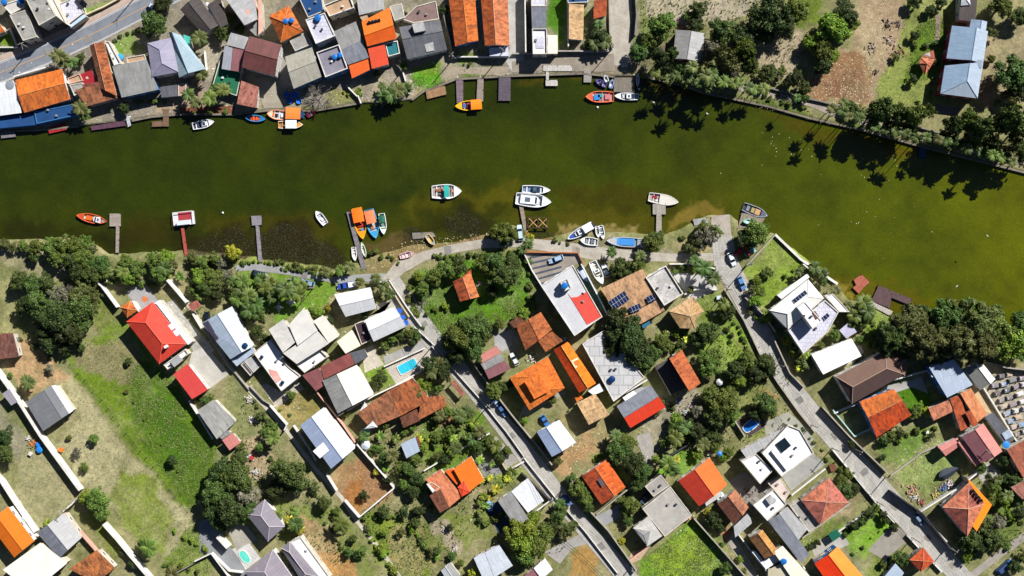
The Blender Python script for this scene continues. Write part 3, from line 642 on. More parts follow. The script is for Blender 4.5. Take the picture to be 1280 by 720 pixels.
def tiltpanel(root, name, P, zs, mat, label=None, lift=.12):
    """thin panel lying on a slope; zs = height at each corner"""
    mb = MB(); q = [W(p[0], p[1], z) for p, z in zip(P, zs)]
    a = Vector(q[0]); e = (Vector(q[1])-a); e.normalize(); nn = Vector((-e.y, e.x))
    top = [(x, y, z+lift) for (x, y), z in zip(q, zs)]; ar = sum(q[i][0]*q[(i+1) % 4][1]-q[(i+1) % 4][0]*q[i][1] for i in range(4))
    if ar < 0: top = top[::-1]
    mb.face(top, [((Vector(p[:2])-a).dot(e), (Vector(p[:2])-a).dot(nn)) for p in top])
    low = [(p[0], p[1], p[2]-.06) for p in top]; mb.face(low[::-1])
    for i in range(4): mb.face([low[i], low[(i+1) % 4], top[(i+1) % 4], top[i]], [(0, 0)]*4)
    return extra(root, name, mb, mat, label)
def roofz(P, h, rise, t, px, py):
    """height of a gable with these corners at a photo pixel"""
    A, B_, C_, D = P; e = Vector(B_)-Vector(A); n = Vector((-e.y, e.x)).normalized(); wdt = (Vector(D)-Vector(A)).dot(n)
    s = (Vector((px, py))-Vector(A)).dot(n)/wdt
    return h+rise*(s/t if s < t else (1-s)/(1-t))
def tank(px, py, z, r=.75, c='1f6fc0', what='round blue water tank', hh=1.1):
    x, y = W(px, py, z+hh); o = thing('water_tank', x, y, z)
    m = MB(); m.lathe((x, y, z), [(0, 0), (r*.86, 0), (r*.97, hh*.5), (r, hh*.8), (r, hh*.82), (0, hh*.82)], 18); m.build('barrel', paint(c, .4), o)
    m = MB(); m.lathe((x, y, z), [(r*1.05, hh*.83), (r*1.05, hh*.9), (r*.55, hh*1.02), (r*.2, hh*1.05), (0, hh*1.05)], 18); m.build('lid', paint(c, .35), o)
    o['category'] = 'water tank'; o['group'] = 'round water tanks on roofs and yards'; later(o, what, px, py); return o
OR = 'ff5a14'; 
t_or = tile('f4762c', 'e0622a', .3); t_oro = tile('e87030', 'c4562a', .45); t_red = tile('cc5834', 'a04024', .5); t_rust = tile('c2633a', '8a4028', .6); t_clay = tile('b9694a', '7c4632', .65)
t_spk = tile('dc6430', 'a84a28', .7); t_bru = tile('8a4a38', '643428', .5); t_pk = tile('c87868', 'a45a4c', .35); t_tan = tile('d4a880', 'b08a66', .35); t_str = tile('e4bc8c', 'c09c70', .2); t_sal = tile('e08868', 'c06c50', .35)
p_red = sheet('e44a38', 'd64030', .1); p_or = sheet('f46a1c', 'e8601a', .12); p_vor = sheet('f87e1c', 'f0781c', .1); p_cor = sheet('ec5430', 'e04a2a', .12)
s_gr = sheet('a3a3a2', '868688', .5); s_lg = sheet('c4c4c6', 'a6a6aa', .4); s_dg = sheet('70727a', '565860', .5); s_ch = sheet('57504f', '443c3c', .45); s_wh = sheet('f0f2f6', 'dce2ea', .18); s_bl = sheet('b8c8dc', 'a8b8ce', .2); s_bl2 = sheet('94aeca', '829cba', .25)
s_mar = sheet('7c4a48', '603838', .4); s_mv = sheet('96646a', '84545c', .15); s_pk = sheet('d88c84', 'c87c76', .12); s_wg = sheet('b8b4a8', '989486', .4); s_slate = sheet('8a8f9c', '6c707c', .55)
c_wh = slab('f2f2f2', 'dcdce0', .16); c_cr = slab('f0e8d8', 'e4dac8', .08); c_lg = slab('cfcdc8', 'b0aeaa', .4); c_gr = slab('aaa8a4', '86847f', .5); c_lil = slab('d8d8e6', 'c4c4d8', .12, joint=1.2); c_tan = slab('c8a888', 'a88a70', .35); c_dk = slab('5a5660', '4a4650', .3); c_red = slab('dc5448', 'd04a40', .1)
c_navy = slab('1d4c84', '183e6c', .2); w_wh = slab('eceae6', 'ccc8c2', .3); w_bl = slab('3c7cb8', '30689c', .15); w_pk = slab('e0b0a0', 'c89888', .15); w_cr = slab('e8d8b8', 'd0c0a0', .15); w_red = slab('a03040', '882838', .15); w_pur = slab('c8a0d0', 'b088b8', .1)
# --- north-west corner, above the main road
B('grey flat concrete roof nearest the left end above the main road', 'the top-left grey roof', b('flat', [(12,19),(33,12),(46,46),(29,51)], 5.5, c_gr, par=.12))
B('tall grey flat roof with a beige side strip above the main road', 'the tall grey and beige building', b('flat', [(26,-14),(50,-16),(70,20),(49,32)], 7.5, c_gr, par=.15), b('flat', [(50.5,-16),(60,-16),(83,30),(70.5,20)], 7, c_cr, par=.3), cat='building', name='building')
B('low white terrace building with pale blue front strip beside the main road', 'the white roadside terrace', b('flat', [(72,6),(98,-6),(105,16),(85,31)], 3, c_lil, par=.3), b('flat', [(86,32.5),(105,17.5),(108,20.5),(88,35)], 3, slab('bcd4ec'), par=0, win=False), cat='building', name='building')
B('small orange roof cut by the left edge, above the main road', None, b('mono', [(-10,24),(1,30),(6,39),(-8,45)], 4, t_or))
B('small white cluttered roof deck in the top-left corner', 'the cluttered white roof', b('flat', [(3,6),(28,-2),(31,9),(14,18)], 4, c_lg, par=.3, flr=w_wh))
tank(4.5, 2, 4, .9); tank(25.5, 1, 4, .9)
# --- between the main road and the river
B('off-white sloping roof at the left edge below the main road', 'the off-white roof at the left edge', b('mono', [(-10,105),(18,101),(27,141),(-10,146)], 4, s_wh, rise=.5))
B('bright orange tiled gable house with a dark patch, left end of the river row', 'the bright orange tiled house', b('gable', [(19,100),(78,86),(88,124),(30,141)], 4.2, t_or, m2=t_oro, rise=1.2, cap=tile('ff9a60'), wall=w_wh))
B('dark blue low boathouse against the river at the left edge', 'the dark blue boathouse', b('flat', [(-8,147),(42,142),(45,156),(-8,161)], 2.4, c_navy, par=0, win=False, wall=w_bl), b('flat', [(43,140),(92,130),(96,144),(46,155)], 2.8, c_navy, par=.2, win=False, wall=w_bl), cat='boathouse', name='boathouse')
B('terracotta and tan terraced house with a crimson canopy by the river', 'the terracotta terraced house', b('flat', [(85,98),(100,92),(104,101),(88,105)], 4, c_tan, par=.4, flr=w_pk), b('flat', [(87,106),(103,103),(106,112),(93,120)], 4.6, c_gr, par=.2), b('mono', [(101,94),(116,88),(121,103),(104,105)], 3.2, slab('b02a34', dirt=.05), win=False), b('mono', [(95,113),(128,105),(147,122),(108,133)], 4.4, t_clay, rise=.9, wall=w_pk), b('mono', [(104,106),(124,103),(128,108),(106,113)], 4.8, t_pk))
B('narrow clay tiled gable house running down from the road to the river', 'the narrow clay tiled gable', b('gable', [(112,57),(125,110),(146,120),(130,52)], 5.2, t_clay, m2=t_rust, rise=1.1, t=.4, cap=tile('e0a080'), wall=w_cr))
B('slim white concrete block between the clay gable and the grey roof', None, b('flat', [(131,51),(137,52),(152,80),(143,82)], 4.2, c_wh, par=.5))
B('big plain grey sheet roof with blue walls, river row', 'the big plain grey roof', b('mono', [(141,83),(184,75),(198,112),(152,122)], 5, s_gr, rise=.6, wall=w_bl), b('flat', [(158,72),(181,68),(183,74.5),(160,80)], 4, c_tan, par=.3))
tank(150, 71, 1.5, 1.0, '3f9fd0', 'pale blue round water tank')
B('lilac and light blue hipped house with a turquoise canopy', 'the lilac and blue hipped house', b('hip', [(184,54),(190,96),(223,90),(214,47)], 5.5, sheet('a9a6bc', '9894b0', .15), rise=1.6, k=(.3, .3), wall=w_wh), b('gable', [(211,40),(224,97),(257,86),(226,44)], 5, sheet('a8bfcc', '96aebe', .2), rise=1.6, t=.4, wall=w_wh), b('flat', [(229,43),(238,46),(239,62),(234,66)], 3, slab('4ec0b4', dirt=.1), par=0, win=False))
B('small dark grey roof with a pink terrace beside it on the riverbank', 'the small dark grey riverside roof', b('mono', [(200,109),(221,106),(222,120),(202,122)], 3, s_dg, rise=.3), b('flat', [(222.5,105),(233,104),(232,118),(223,120)], 2.8, slab('b08880'), par=.15))
# --- north row, centre left
B('long charcoal sheet-roofed gable with palms over it', 'the long charcoal roof', b('gable', [(225,12),(254,43),(273,32),(247,-6)], 4.5, s_ch, rise=.9))
B('dark brown roof strip right of the long charcoal one at the top edge', 'the dark brown roof strip', b('mono', [(260,6),(276,35),(285,30),(275,-4)], 4.5, s_ch, rise=.3), b('mono', [(257,4),(260,2),(276,32),(273,34)][:4], 4.2, s_wh, rise=.1, win=False))
B('tall grey roof at the top edge with a pink side wall', 'the tall grey roof with the pink wall', b('mono', [(279,-6),(306,32),(322,24),(317,-6)], 6.5, s_lg, rise=.5, wall=w_pk), b('mono', [(323,0),(327,0),(329,38),(323,44)], 5, slab('e8b8a4'), rise=.1, win=False), b('mono', [(306,32),(320,26),(327,38),(320,45)], 4, s_gr, rise=.2))
B('orange four-sided pyramid roof with two blue tanks', 'the orange pyramid roof', b('pyr', [(336,20),(361,7),(379,39),(351,53)], 5.2, t_or, m2=t_oro, rise=2.0, cap=tile('ffa070'), wall=w_cr))
tank(357, 26, 6.3, .8); tank(364, 25, 6.4, .8)
B('small grey flat roof tucked below the orange pyramid roof', None, b('flat', [(362,51),(381,40),(390,55),(369,64)], 4, c_gr, par=.1))
B('big maroon-brown gable roof, two storeys high', 'the big maroon gable', b('gable', [(312,45),(352,56),(344,95),(302,84)], 6.5, s_mar, rise=1.2, wall=w_wh))
B('patchy grey and brown roof with pale metal sheets left of the maroon gable', 'the patchy grey and brown roof', b('mono', [(289,41),(311,47),(307,62),(283,56)], 5, s_lg, rise=.4), b('mono', [(281,57),(291,60),(288,88),(277,86)], 4.8, sheet('a8acb8', dirt=.2), rise=.2), b('mono', [(291.5,60),(306,63),(301,90),(288.5,88)], 4.6, s_mv, rise=.2))
B('dark green flat carport roof beside the river palms', 'the green carport', b('flat', [(276,71),(302,92),(296,120),(265,109)], 2.6, slab('1f6c4c', '185a40', .15), par=.08, open_=True), cat='carport', name='carport')
B('pinkish patched roof of the small house at the quay edge', 'the pinkish quay roof', b('mono', [(302,101),(324,109),(321,135),(296,130)], 3.4, tile('c08070', '9a5c50', .3), rise=.4, wall=w_wh))
B('warm grey two-slope sheet roof between the maroon gable and the terraces', 'the warm grey gable', b('gable', [(356,71),(390,59),(402,96),(367,111)], 5.4, s_wg, rise=1.0, wall=w_bl))
B('white flat roof terrace with a blue tank, top row', 'the white terrace with a tank', b('flat', [(382,25),(406,16),(419,45),(395,55)], 6, c_lil, par=.35, flr=w_wh)); tank(397, 22, 6, 1.0)
B('walled grey terrace with pale parapet above the river lawn', 'the walled grey terrace', b('flat', [(396,66),(424,56),(435,86),(407,97)], 5.2, slab('8c8a98'), par=.7, flr=w_wh, wall=w_bl)); tank(418, 71, 5.2, .8); tank(424.5, 68.5, 5.2, .8)
B('stained mid-grey roof left of the vivid orange roofs', 'the stained mid-grey roof', b('mono', [(417,40),(445,27),(453,50),(426,62)], 5.2, s_gr, rise=.4), b('mono', [(426,62.5),(453,50.5),(461,72),(435,81)], 5, s_slate, rise=.4))
B('tan terrace with white edge at the top edge', None, b('flat', [(405,7),(437,-6),(443,10),(412,21)], 6, c_tan, par=.6, flr=w_wh))
B('navy blue flat roof at the top edge', None, b('flat', [(372,-6),(402,-6),(405,14),(385,22)], 4, c_navy, par=.15))
B('grey roof at the top edge above the vivid orange house', None, b('mono', [(445,-8),(478,-8),(480,11),(449,19)], 5, s_lg, rise=.4), b('flat', [(449,20),(458,17),(462,25),(453,26)], 4.4, c_tan, par=0))
r = B('vivid orange painted roof with a row of dark skylights', 'the vivid orange skylight roof', b('gable', [(452,27),(487,9),(496,48),(459,58)], 6, p_vor, m2=p_or, rise=1.2, t=.6, wall=w_wh), b('mono', [(460,61),(481,56),(486,80),(465,86)], 5, p_cor, rise=.4, wall=w_wh), b('flat', [(481.5,54),(497,51),(500,67),(485.5,71)], 4, slab('2a7c88'), par=.4, flr=w_wh))
for i in range(4): roofbox(r, 'skylight', [(459.5+i*4.1, 26.5-i*.9), (462.6+i*4.1, 25.8-i*.9), (463.4+i*4.1, 28.8-i*.9), (460.3+i*4.1, 29.5-i*.9)], 6.4, 7.15, glass())
B('narrow orange strip roof stepping down to the river lawn', 'the narrow orange strip roof', b('mono', [(436,81.5),(461,72.5),(465,86),(440,98)], 4.2, p_or, rise=.4, wall=w_bl))
r = B('large dark grey sheet roof with pale patches and a raised box', 'the large dark grey roof', b('gable', [(499,34),(550,25),(559,62),(509,74)], 5, s_dg, rise=1.0, t=.4, wall=w_wh), b('flat', [(515,30),(529,27),(532,38),(518,41)], 7.2, s_lg, par=0, win=False), b('mono', [(530,53),(541,51),(543,63),(533,65)], 5.35, s_lg, rise=.25, win=False))
B('muddy pink terrace with cracked floor at the top edge', None, b('flat', [(503,24),(520,8),(545,1),(549,24),(517,29)], 3.4, slab('8c7470', dirt=.6), par=.2, win=False))
B('small square light grey roof right of the vivid orange one', None, b('flat', [(487,8),(502,4),(506,22),(493,26)], 4, c_gr, par=.1))
B('long speckled orange tiled roof, left of the twin pair', 'the left long speckled orange roof', b('gable', [(559,-14),(569,58),(598,51),(593,-14)], 4.6, t_spk, m2=t_oro, rise=1.3, t=.55, cap=tile('ff9050'), wall=w_bl))
B('long speckled orange tiled roof, right of the twin pair', 'the right long speckled orange roof', b('gable', [(600,-14),(606,57),(637,57),(634,-14)], 4.6, t_spk, rise=1.3, t=.45, m2=tile('e88058', 'c05a38', .5), cap=tile('ffb890'), wall=w_wh), b('flat', [(611,60),(635,58),(636,70),(612,70)], 2.8, slab('d8dcec'), par=0, win=False))
B('narrow white house with a dark grey roof and white terraces beside the concrete yard', 'the narrow white quay house', b('mono', [(664,9),(683,9),(683,35),(665,35)], 5.4, s_slate, rise=.4, wall=w_wh), b('flat', [(665,36),(683.5,36),(684,68),(666,68)], 5, c_wh, par=.6), b('flat', [(664,-10),(683,-10),(683,8),(664,8)], 5.6, c_lil, par=.3), b('flat', [(670,45),(680,45),(680,60),(670,60)], 5.2, c_lil, par=0, win=False))
B('plain beige flat slab roof against the narrow white house', None, b('flat', [(684.5,44),(697,44),(697,67),(684.5,67)], 3, c_cr, par=0, flr=w_cr))
B('narrow straw-coloured roof inside a white-walled strip', 'the straw-coloured roof', b('mono', [(711,5),(711,49),(729,50),(730,6)], 3.6, t_str, rise=.5, wall=w_wh), b('flat', [(707,-10),(736,-10),(735,3),(710,4)], 4, c_navy, par=.2))
B('small red tiled roof beside the dirt road at the top edge', 'the small red roof by the dirt road', b('mono', [(742,2),(759,-8),(758,19),(742,24)], 4, t_red, rise=.6))
B('old grey and whitish sheet-roofed shed with a red front among the trees', 'the old grey shed', b('gable', [(845,37),(841,73),(875,77),(882,42)], 3.6, s_gr, m2=s_lg, rise=1.1, wall=w_red), cat='shed', name='shed')
# --- north-east
B('charcoal roof with a white gable tip at the top edge, right side', 'the charcoal roof at the top right', b('mono', [(1200,-10),(1222,-10),(1219,27),(1199,25)], 4.4, s_ch, rise=.4), b('pyr', [(1202,-6),(1212,-6),(1213,6),(1201,7)], 5, s_wh, rise=.8, win=False))
B('big pale blue hipped roof with a notch in its left side', 'the big pale blue house', b('gable', [(1190,32),(1183,73),(1229,79),(1235,39)], 5.4, s_bl2, m2=s_bl, rise=1.8, t=.62, wall=w_red), b('hip', [(1181,82),(1175.5,117),(1222,123),(1229,79)], 5.4, s_bl2, m2=s_bl, rise=1.6, t=.6, k=(0, .45), wall=w_red), b('gable', [(1214,24),(1212,34),(1232,40),(1234,27)], 5, s_bl2, m2=s_bl, rise=.7, t=.6), b('mono', [(1213,73),(1228,76),(1227,85),(1212,82)], 5.9, s_bl, rise=.5, win=False))
B('small salmon-red garden gazebo roof of two facets', 'the salmon gazebo', b('pyr', [(1149,79),(1151,72),(1169,74),(1163,84),(1156,94)], 2.8, t_sal, rise=1.1, open_=True), b('mono', [(1154,67),(1166,63),(1169,73),(1151,71)], 3, t_pk, rise=.6, open_=True), cat='gazebo', name='gazebo')
# --- south-west
r = B('large bright red hipped roof with rooftop solar heaters', 'the large bright red hipped roof', b('hip', [(158,402),(199,455),(233,430),(191,377)], 5.6, p_red, rise=2.2, k=(.26, .26), cap=paint('ff6a50'), wall=w_wh), b('flat', [(194,378),(199,375),(240,427),(235,431)], 4.6, c_wh, par=0))
MB0 = [(158,402),(199,455),(233,430),(191,377)]
for i in range(2):
    P = [(210+i*6, 407+i*7.5), (214.5+i*6, 404+i*7.5), (219+i*6, 410+i*7.5), (214.5+i*6, 413+i*7.5)]
    tiltpanel(r, 'solar_heater', P, [roofz(MB0, 5.6, 2.2, .5, *p) for p in P], paint('a8b4c4', .3))
roofbox(r, 'chimney', [(204.5,433),(207.5,431),(209,434),(206,436)], 6.5, 8.6, paint('e8e8f0'))
B('small orange four-sided roof with a curved white terrace', 'the small orange four-sided roof', b('pyr', [(150,384),(163,376),(172,388),(159,397)], 3.4, t_or, m2=t_oro, rise=1.1, cap=tile('ffa070')), b('flat', [(164,376),(169,377),(174,386),(173,390),(170.5,386),(166,378)], 2.2, c_wh, par=0, win=False))
r = B('flat bright red roof with white grid lines below the large red one', 'the flat red annex roof', b('mono', [(217,468),(235,454.5),(260,487),(240,499)], 4.4, sheet('e04a44', 'd04040', .15), rise=.3, wall=w_wh))
B('white open stair block between the two red roofs', None, b('flat', [(205,456),(232,436),(236,442),(210,462)], 3.4, c_wh, par=.5), b('mono', [(213,452),(224,444),(229,450),(218,459)], 4.4, s_lg, rise=.8, win=False), cat='stair block', name='stair_block')
B('weathered pale grey sheet-roofed house below the flat red roof', 'the weathered pale grey house', b('mono', [(247,513),(268,499),(295,527),(271,549)], 3.8, sheet('b8b8b4', '8e8e8c', .6), rise=.6))
B('small low house with white and red patched roof at the field edge', None, b('mono', [(278,550),(291,541),(301,553),(287,563)], 3, s_pk, rise=.3), b('mono', [(266,541),(277,534),(290,541),(278,549)], 3.2, s_gr, rise=.3))
r = B('long pale blue metal gable with a dark panel along its left side', 'the long pale blue gable', b('gable', [(252,404),(288,449),(316,433),(290,383)], 5, s_bl, m2=sheet('d8e4ec', 'ccd8e4', .12), rise=1.3, t=.55, wall=w_wh), b('mono', [(289,449.5),(316,433.5),(319,440),(296,458)], 3.6, s_bl, rise=.3))
G = [(252,404),(288,449),(316,433),(290,383)]; P = [(253.5,404),(260,400.5),(273.5,423),(270,426)]
tiltpanel(r, 'dark_roof_panel', P, [roofz(G, 5, 1.3, .55, *p) for p in P], sheet('4e4a5e'))
tank(306, 432, 5.4, .85, '123a60', 'dark blue round water tank')
B('small grey canopy with dark side below the pale blue gable', None, b('flat', [(305,451),(316,445),(326,457),(317,466)], 3, s_lg, par=.1), b('flat', [(301,456),(305,452),(316,466),(313,470)], 2.6, c_dk, par=.2))
B('white flat terrace with a red mosaic patch in the shade of the white house', 'the white mosaic terrace', b('flat', [(317,441),(338,424),(352,442),(355,452),(362,459),(376,470),(352,489)], 4, c_wh, par=.35), b('flat', [(336,461),(346,464),(352,474),(346,478),(340,472)], 4.25, slab('e09088', 'f0c0b8', .3), par=0, win=False))
tank(327, 446, 4, .5, '102c58', 'small dark round tank'); tank(353, 478, 4, .55, '102c58', 'small dark round tank')
B('large irregular off-white flat-roofed complex, the biggest white roof left of centre', 'the big off-white complex', b('mono', [(336,412),(354,441),(371,426),(354,399)], 6.6, c_lg, rise=.3), b('mono', [(361,406),(380,385),(397,413),(372,432)], 7, slab('dcdad6', 'c8c6c2', .15), rise=.3), b('mono', [(354,441.5),(372,427.5),(398,410),(411,429.5),(371,455)][:4] and [(354,441.5),(397,413.5),(411,429.5),(371,455)], 6.2, slab('d4d2ce', 'c0beba', .15), rise=.3), b('mono', [(392,401),(404,394),(424,420),(411,429)], 5.8, slab('e4dfd6', 'd4cfc6', .1), rise=.3), b('flat', [(371,456),(400,436),(410,446),(381,466)], 4, c_wh, par=.6))
B('white ribbed gable beside the riverside road, upper of the pair', 'the upper white ribbed gable', b('gable', [(418,368),(463,359),(470,386),(432,396)], 4.4, s_wh, m2=sheet('dfe0e4', 'd0d2d8', .12), rise=1.0, wall=w_wh))
r = B('white ribbed gable with blue tarpaulins at its right end, lower of the pair', 'the lower white ribbed gable', b('gable', [(456,400),(493,383),(508,408),(467,427)], 4.6, s_wh, m2=sheet('dfe0e4', 'd0d2d8', .12), rise=1.0, wall=w_wh), b('flat', [(443,405),(455,400.5),(466,424),(452,431)], 3, slab('4a3440'), par=.15))
for i, (x, y) in enumerate(((499, 389), (503, 397), (507, 404))): roofbox(r, 'tarpaulin', [(x-3,y-3),(x+3,y-3.5),(x+4,y+1),(x+1,y+3),(x-2,y+2)], 3.0, 3.4-.1*i, paint('2f62c8'))
B('cream square flat roof squeezed between white houses', 'the cream square roof', b('mono', [(421,427),(440,412),(451,432),(432,442)], 5, c_cr, rise=.2))
B('long low brown-red roof with a dark grey end', 'the long brown-red roof', b('mono', [(400,459),(437,441),(444,455),(405,474)], 4, sheet('9a5450', '7c4440', .4), rise=.3), b('mono', [(437.5,441),(456,436),(460,446),(444.5,455)], 4, s_dg, rise=.3), b('mono', [(378,469),(399,459.5),(406,481),(395,489)], 4.2, sheet('94585a', '784448', .3), rise=.3))
B('broad cream and stained grey two-tone gable', 'the cream and grey gable', b('gable', [(403,476),(422,517),(467,493),(446,456)], 4.8, s_gr, m2=slab('ece6d8', 'e0d8c8', .06), rise=.8, t=.42, wall=w_wh))
r = B('modern pale blue metal gable with a white annex above the orange soil lot', 'the modern pale blue gable', b('gable', [(375,532),(414,586),(444,560),(405,509)], 5.8, sheet('b4c4e4', 'a8b8da', .12), m2=sheet('e4ecf6', 'd8e2f0', .06), rise=1.3, t=.5, wall=w_wh), b('flat', [(391,564),(406,551),(415,560),(400,573)], 6.6, c_wh, par=0, win=False))  # left slope's deeper blue is shade put into the colour of one metal
B('long rust-coloured tiled house with a speckled right wing', 'the long rusty tiled house', b('mono', [(486,488),(447,516),(463,536),(500,520)], 4.4, t_clay, rise=.5), b('mono', [(516,472),(486.5,488),(500.5,520),(538,500)], 4.4, t_rust, rise=.5), b('mono', [(527,497),(554,494),(558,507),(522,526)], 4, tile('c86a40', '9a4830', .45), rise=.4), b('mono', [(500,522),(521,511),(525,526),(504,535)], 4.2, t_bru, rise=.4), b('pyr', [(449,515),(456,502.5),(460,512)], 4.6, s_wh, rise=.2, win=False), b('pyr', [(456,536),(466,526),(472,534)], 4.5, s_wh, rise=.2, win=False))
B('small square pale blue shed in the overgrown garden', 'the small pale blue shed', b('mono', [(501,555),(519,546),(525,564),(508,573)], 3, s_bl, rise=.3), b('mono', [(519.5,546),(522,544),(527,556),(525,563)], 2.6, t_bru, rise=.1, win=False), cat='shed', name='shed')
B('vivid orange and peach tiled house with a brown corner', 'the orange and peach house', b('mono', [(589,570),(567,586),(584,617),(605,600)], 5, p_vor, rise=.6, t=.5, wall=w_wh), b('mono', [(532,599),(551,586.5),(578,620),(562,634)], 4.8, tile('e89068', 'd07850', .2), rise=.5), b('mono', [(537,619.5),(551,611),(562,634.5),(550,641)], 5.1, t_bru, rise=.3), b('mono', [(556,588.5),(566,585),(577,600),(571,606)], 4.2, p_or, rise=.3), b('pyr', [(572,609),(580,601),(588,615),(577,621)], 5.3, p_cor, rise=.3, win=False), b('flat', [(533,605),(539,602),(550,609),(541,616)], 5.1, c_wh, par=.2, win=False))
B('white and grey garage-like house left of the middle road', 'the white and grey garage house', b('mono', [(639,614),(660,597),(680,626),(660,641)], 4.4, s_wh, rise=.4), b('mono', [(639,614.5),(622,625.5),(645,659),(661,649)], 4.8, s_gr, rise=.2))
B('pale blue-white roof with a notch at the bottom edge', 'the notched pale roof at the bottom', b('mono', [(592,697),(606,690),(618,722),(604,724)], 4.4, sheet('d4dce8', 'c4ccd8', .15), rise=.3), b('mono', [(606,690),(624,681),(641,707),(618,722)], 4.5, sheet('d4dce8', 'c4ccd8', .15), rise=.3))
B('small grey and white gable cut by the bottom edge', None, b('gable', [(551,713),(560,728),(577,722),(563,703)], 4, s_wh, m2=s_gr, rise=.7))
B('white square roof with a red strip at the bottom edge', None, b('mono', [(667,710),(681,698),(691,712),(677,724)], 4, c_wh, rise=.2), b('mono', [(655,720),(667,710.5),(677,724),(660,730)], 3.6, s_mv, rise=.2))
B('white and blue two-tone gable right of the middle road', 'the white and blue gable', b('gable', [(671,540),(690,571),(720,553),(699,525)], 4.8, sheet('b4c6e8', 'a8bade', .12), m2=s_wh, rise=1.2, t=.42, wall=w_wh))
B('small house roofed in pink, grey and mauve bands', 'the pink and mauve banded roof', b('mono', [(597,446),(621,432),(626,441),(601,454.5)], 4, s_pk, rise=.15), b('mono', [(601,455),(626,441.5),(631,450),(606,463)], 3.9, s_gr, rise=.15), b('mono', [(606,463.5),(631,450.5),(639,461),(611,474)], 3.8, s_mv, rise=.2))
B('rusty orange tiled house with three roof sections', 'the rusty three-part roof', b('gable', [(645,408),(657,438),(690,412),(676,390)], 4.6, t_rust, rise=1.1, m2=tile('d06a3c', 'a04a2c', .5)), b('mono', [(636,403),(651,395),(656,405),(646,414)], 3.8, t_bru, rise=.4), b('mono', [(672,425),(690,414),(704,426),(682,440)], 4.2, t_rust, rise=.4))
B('broad bright orange hipped roof with a raised centre block', 'the broad bright orange hipped roof', b('hip', [(637,472),(662,513),(706,485),(685,446)], 5.4, t_or, m2=t_or, rise=.9, k=(.3, .3), wall=w_wh, cap=tile('ff8a40')), b('mono', [(672,464),(655,476),(668,499),(688,488)], 7.3, tile('ff7a30', 'e8602a', .25), rise=.3, win=False))
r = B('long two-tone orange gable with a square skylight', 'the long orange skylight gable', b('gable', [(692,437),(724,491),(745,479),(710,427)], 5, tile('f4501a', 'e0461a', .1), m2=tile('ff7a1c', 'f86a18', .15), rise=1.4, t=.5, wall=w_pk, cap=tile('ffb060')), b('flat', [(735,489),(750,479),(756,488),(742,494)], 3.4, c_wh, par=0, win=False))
G = [(692,437),(724,491),(745,479),(710,427)]; P = [(714,451),(722,447),(727,455),(719,460)]
tiltpanel(r, 'skylight', P, [roofz(G, 5, 1.4, .5, *p) for p in P], slab('f4d8b8'), lift=.2)
P = [(716.5,452),(721.5,449.5),(724.5,454.5),(719.5,457.5)]; tiltpanel(r, 'skylight_cover', P, [roofz(G, 5, 1.4, .5, *p) for p in P], p_or, lift=.28)
B('plain straw-tan gable below the two orange roofs', 'the straw-tan gable', b('gable', [(721,504),(744,492),(762,518),(736,531)], 4.6, t_str, rise=.7, wall=w_cr), b('mono', [(718,496),(725,492),(729,498),(721,502)], 3, t_or, rise=.2))
r = B('large white building with a red floor section and a square tank recess', 'the white and red terrace building', b('flat', [(676,357),(716,331),(753,396),(718,420)], 7.2, slab('cccdd2', 'bcbdc4', .3), par=.3, flr=w_wh, wall=w_bl), b('flat', [(710,367),(714,372),(722,371),(733,364),(753,395),(734,406)], 7.32, c_red, par=0, win=False), b('flat', [(700,353),(709,348),(714,360),(706,364)], 9.2, c_wh, par=.4, win=False), cat='building', name='building')
tank(706, 357, 9.2, 1.0)
B('pale flat concrete roof partly under a big dark tree', 'the pale concrete terrace under the tree', b('flat', [(728,430),(756,412),(806,472),(767,502)], 4.2, slab('cacacc', 'b8b8bc', .3, joint=3.0), par=.3, flr=w_wh)); tank(765, 474, 4.2, 1.0, '10366c', 'navy blue round tank')
B('half slate-grey, half bright red gable', 'the grey and red gable', b('gable', [(771,508),(788,535),(832,509),(813,481)][:1] and [(771,508),(813,481),(832,509),(788,535)], 4.8, s_slate, m2=sheet('ee4628', 'e04024', .06), rise=1.2, t=.5, wall=w_wh), b('mono', [(778,497),(792,488),(798,493),(783,503)], 3.4, c_wh, rise=.15), b('mono', [(792.5,488),(803,483),(807,487),(798.5,493)], 3.4, s_lg, rise=.15))
B('tall narrow red tiled roof whose left side lies in deep shadow', 'the tall red roof in shadow', b('mono', [(836,448),(861,489),(876,479),(852,437)], 6, tile('d0643c', 'a44a2c', .4), rise=1.4, wall=c_dk), b('mono', [(818,458),(834,449),(858,484),(838,494)], 3, s_ch, rise=.2))  # low charcoal roof paints the deep shadow left of the red one
r = B('sprawling straw-tan roof with dark solar panels', 'the straw-tan solar roof', b('mono', [(803,336),(750,361),(776,398),(822,373)], 4.8, t_tan, rise=.5, wall=w_cr), b('mono', [(776.5,398.5),(822.5,374),(831,388),(801,405)], 4.4, t_tan, rise=.4, wall=w_cr), b('flat', [(802,406),(812,401),(813,405),(804,411)], 3, slab('2c7090'), par=0, win=False))
for P in ([(760,377),(780,363.5),(787,374.5),(767,387.5)], [(785,385),(799,379),(802,386),(789,391.5)], [(807,372),(815,367.5),(820,374.5),(811,379)]): tiltpanel(r, 'solar_panel', P, [5.5]*4, panel())
B('grey flat roof with pale streaks and a white parapet', 'the streaky grey flat roof', b('flat', [(807,347),(832,332),(854,367),(830,382)], 5.2, slab('a09c98', 'd8d6d4', .7), par=.6, flr=w_wh, wall=w_wh))
B('straw-coloured faceted hipped roof beside the garden lawn', 'the straw hipped roof', b('pyr', [(836,389),(866,370),(880,389),(869,400),(869,411),(850,410)], 4.6, t_str, m2=tile('c8a070', 'a88458', .3), rise=1.6, wall=w_wh, cap=tile('f0d0a0')))
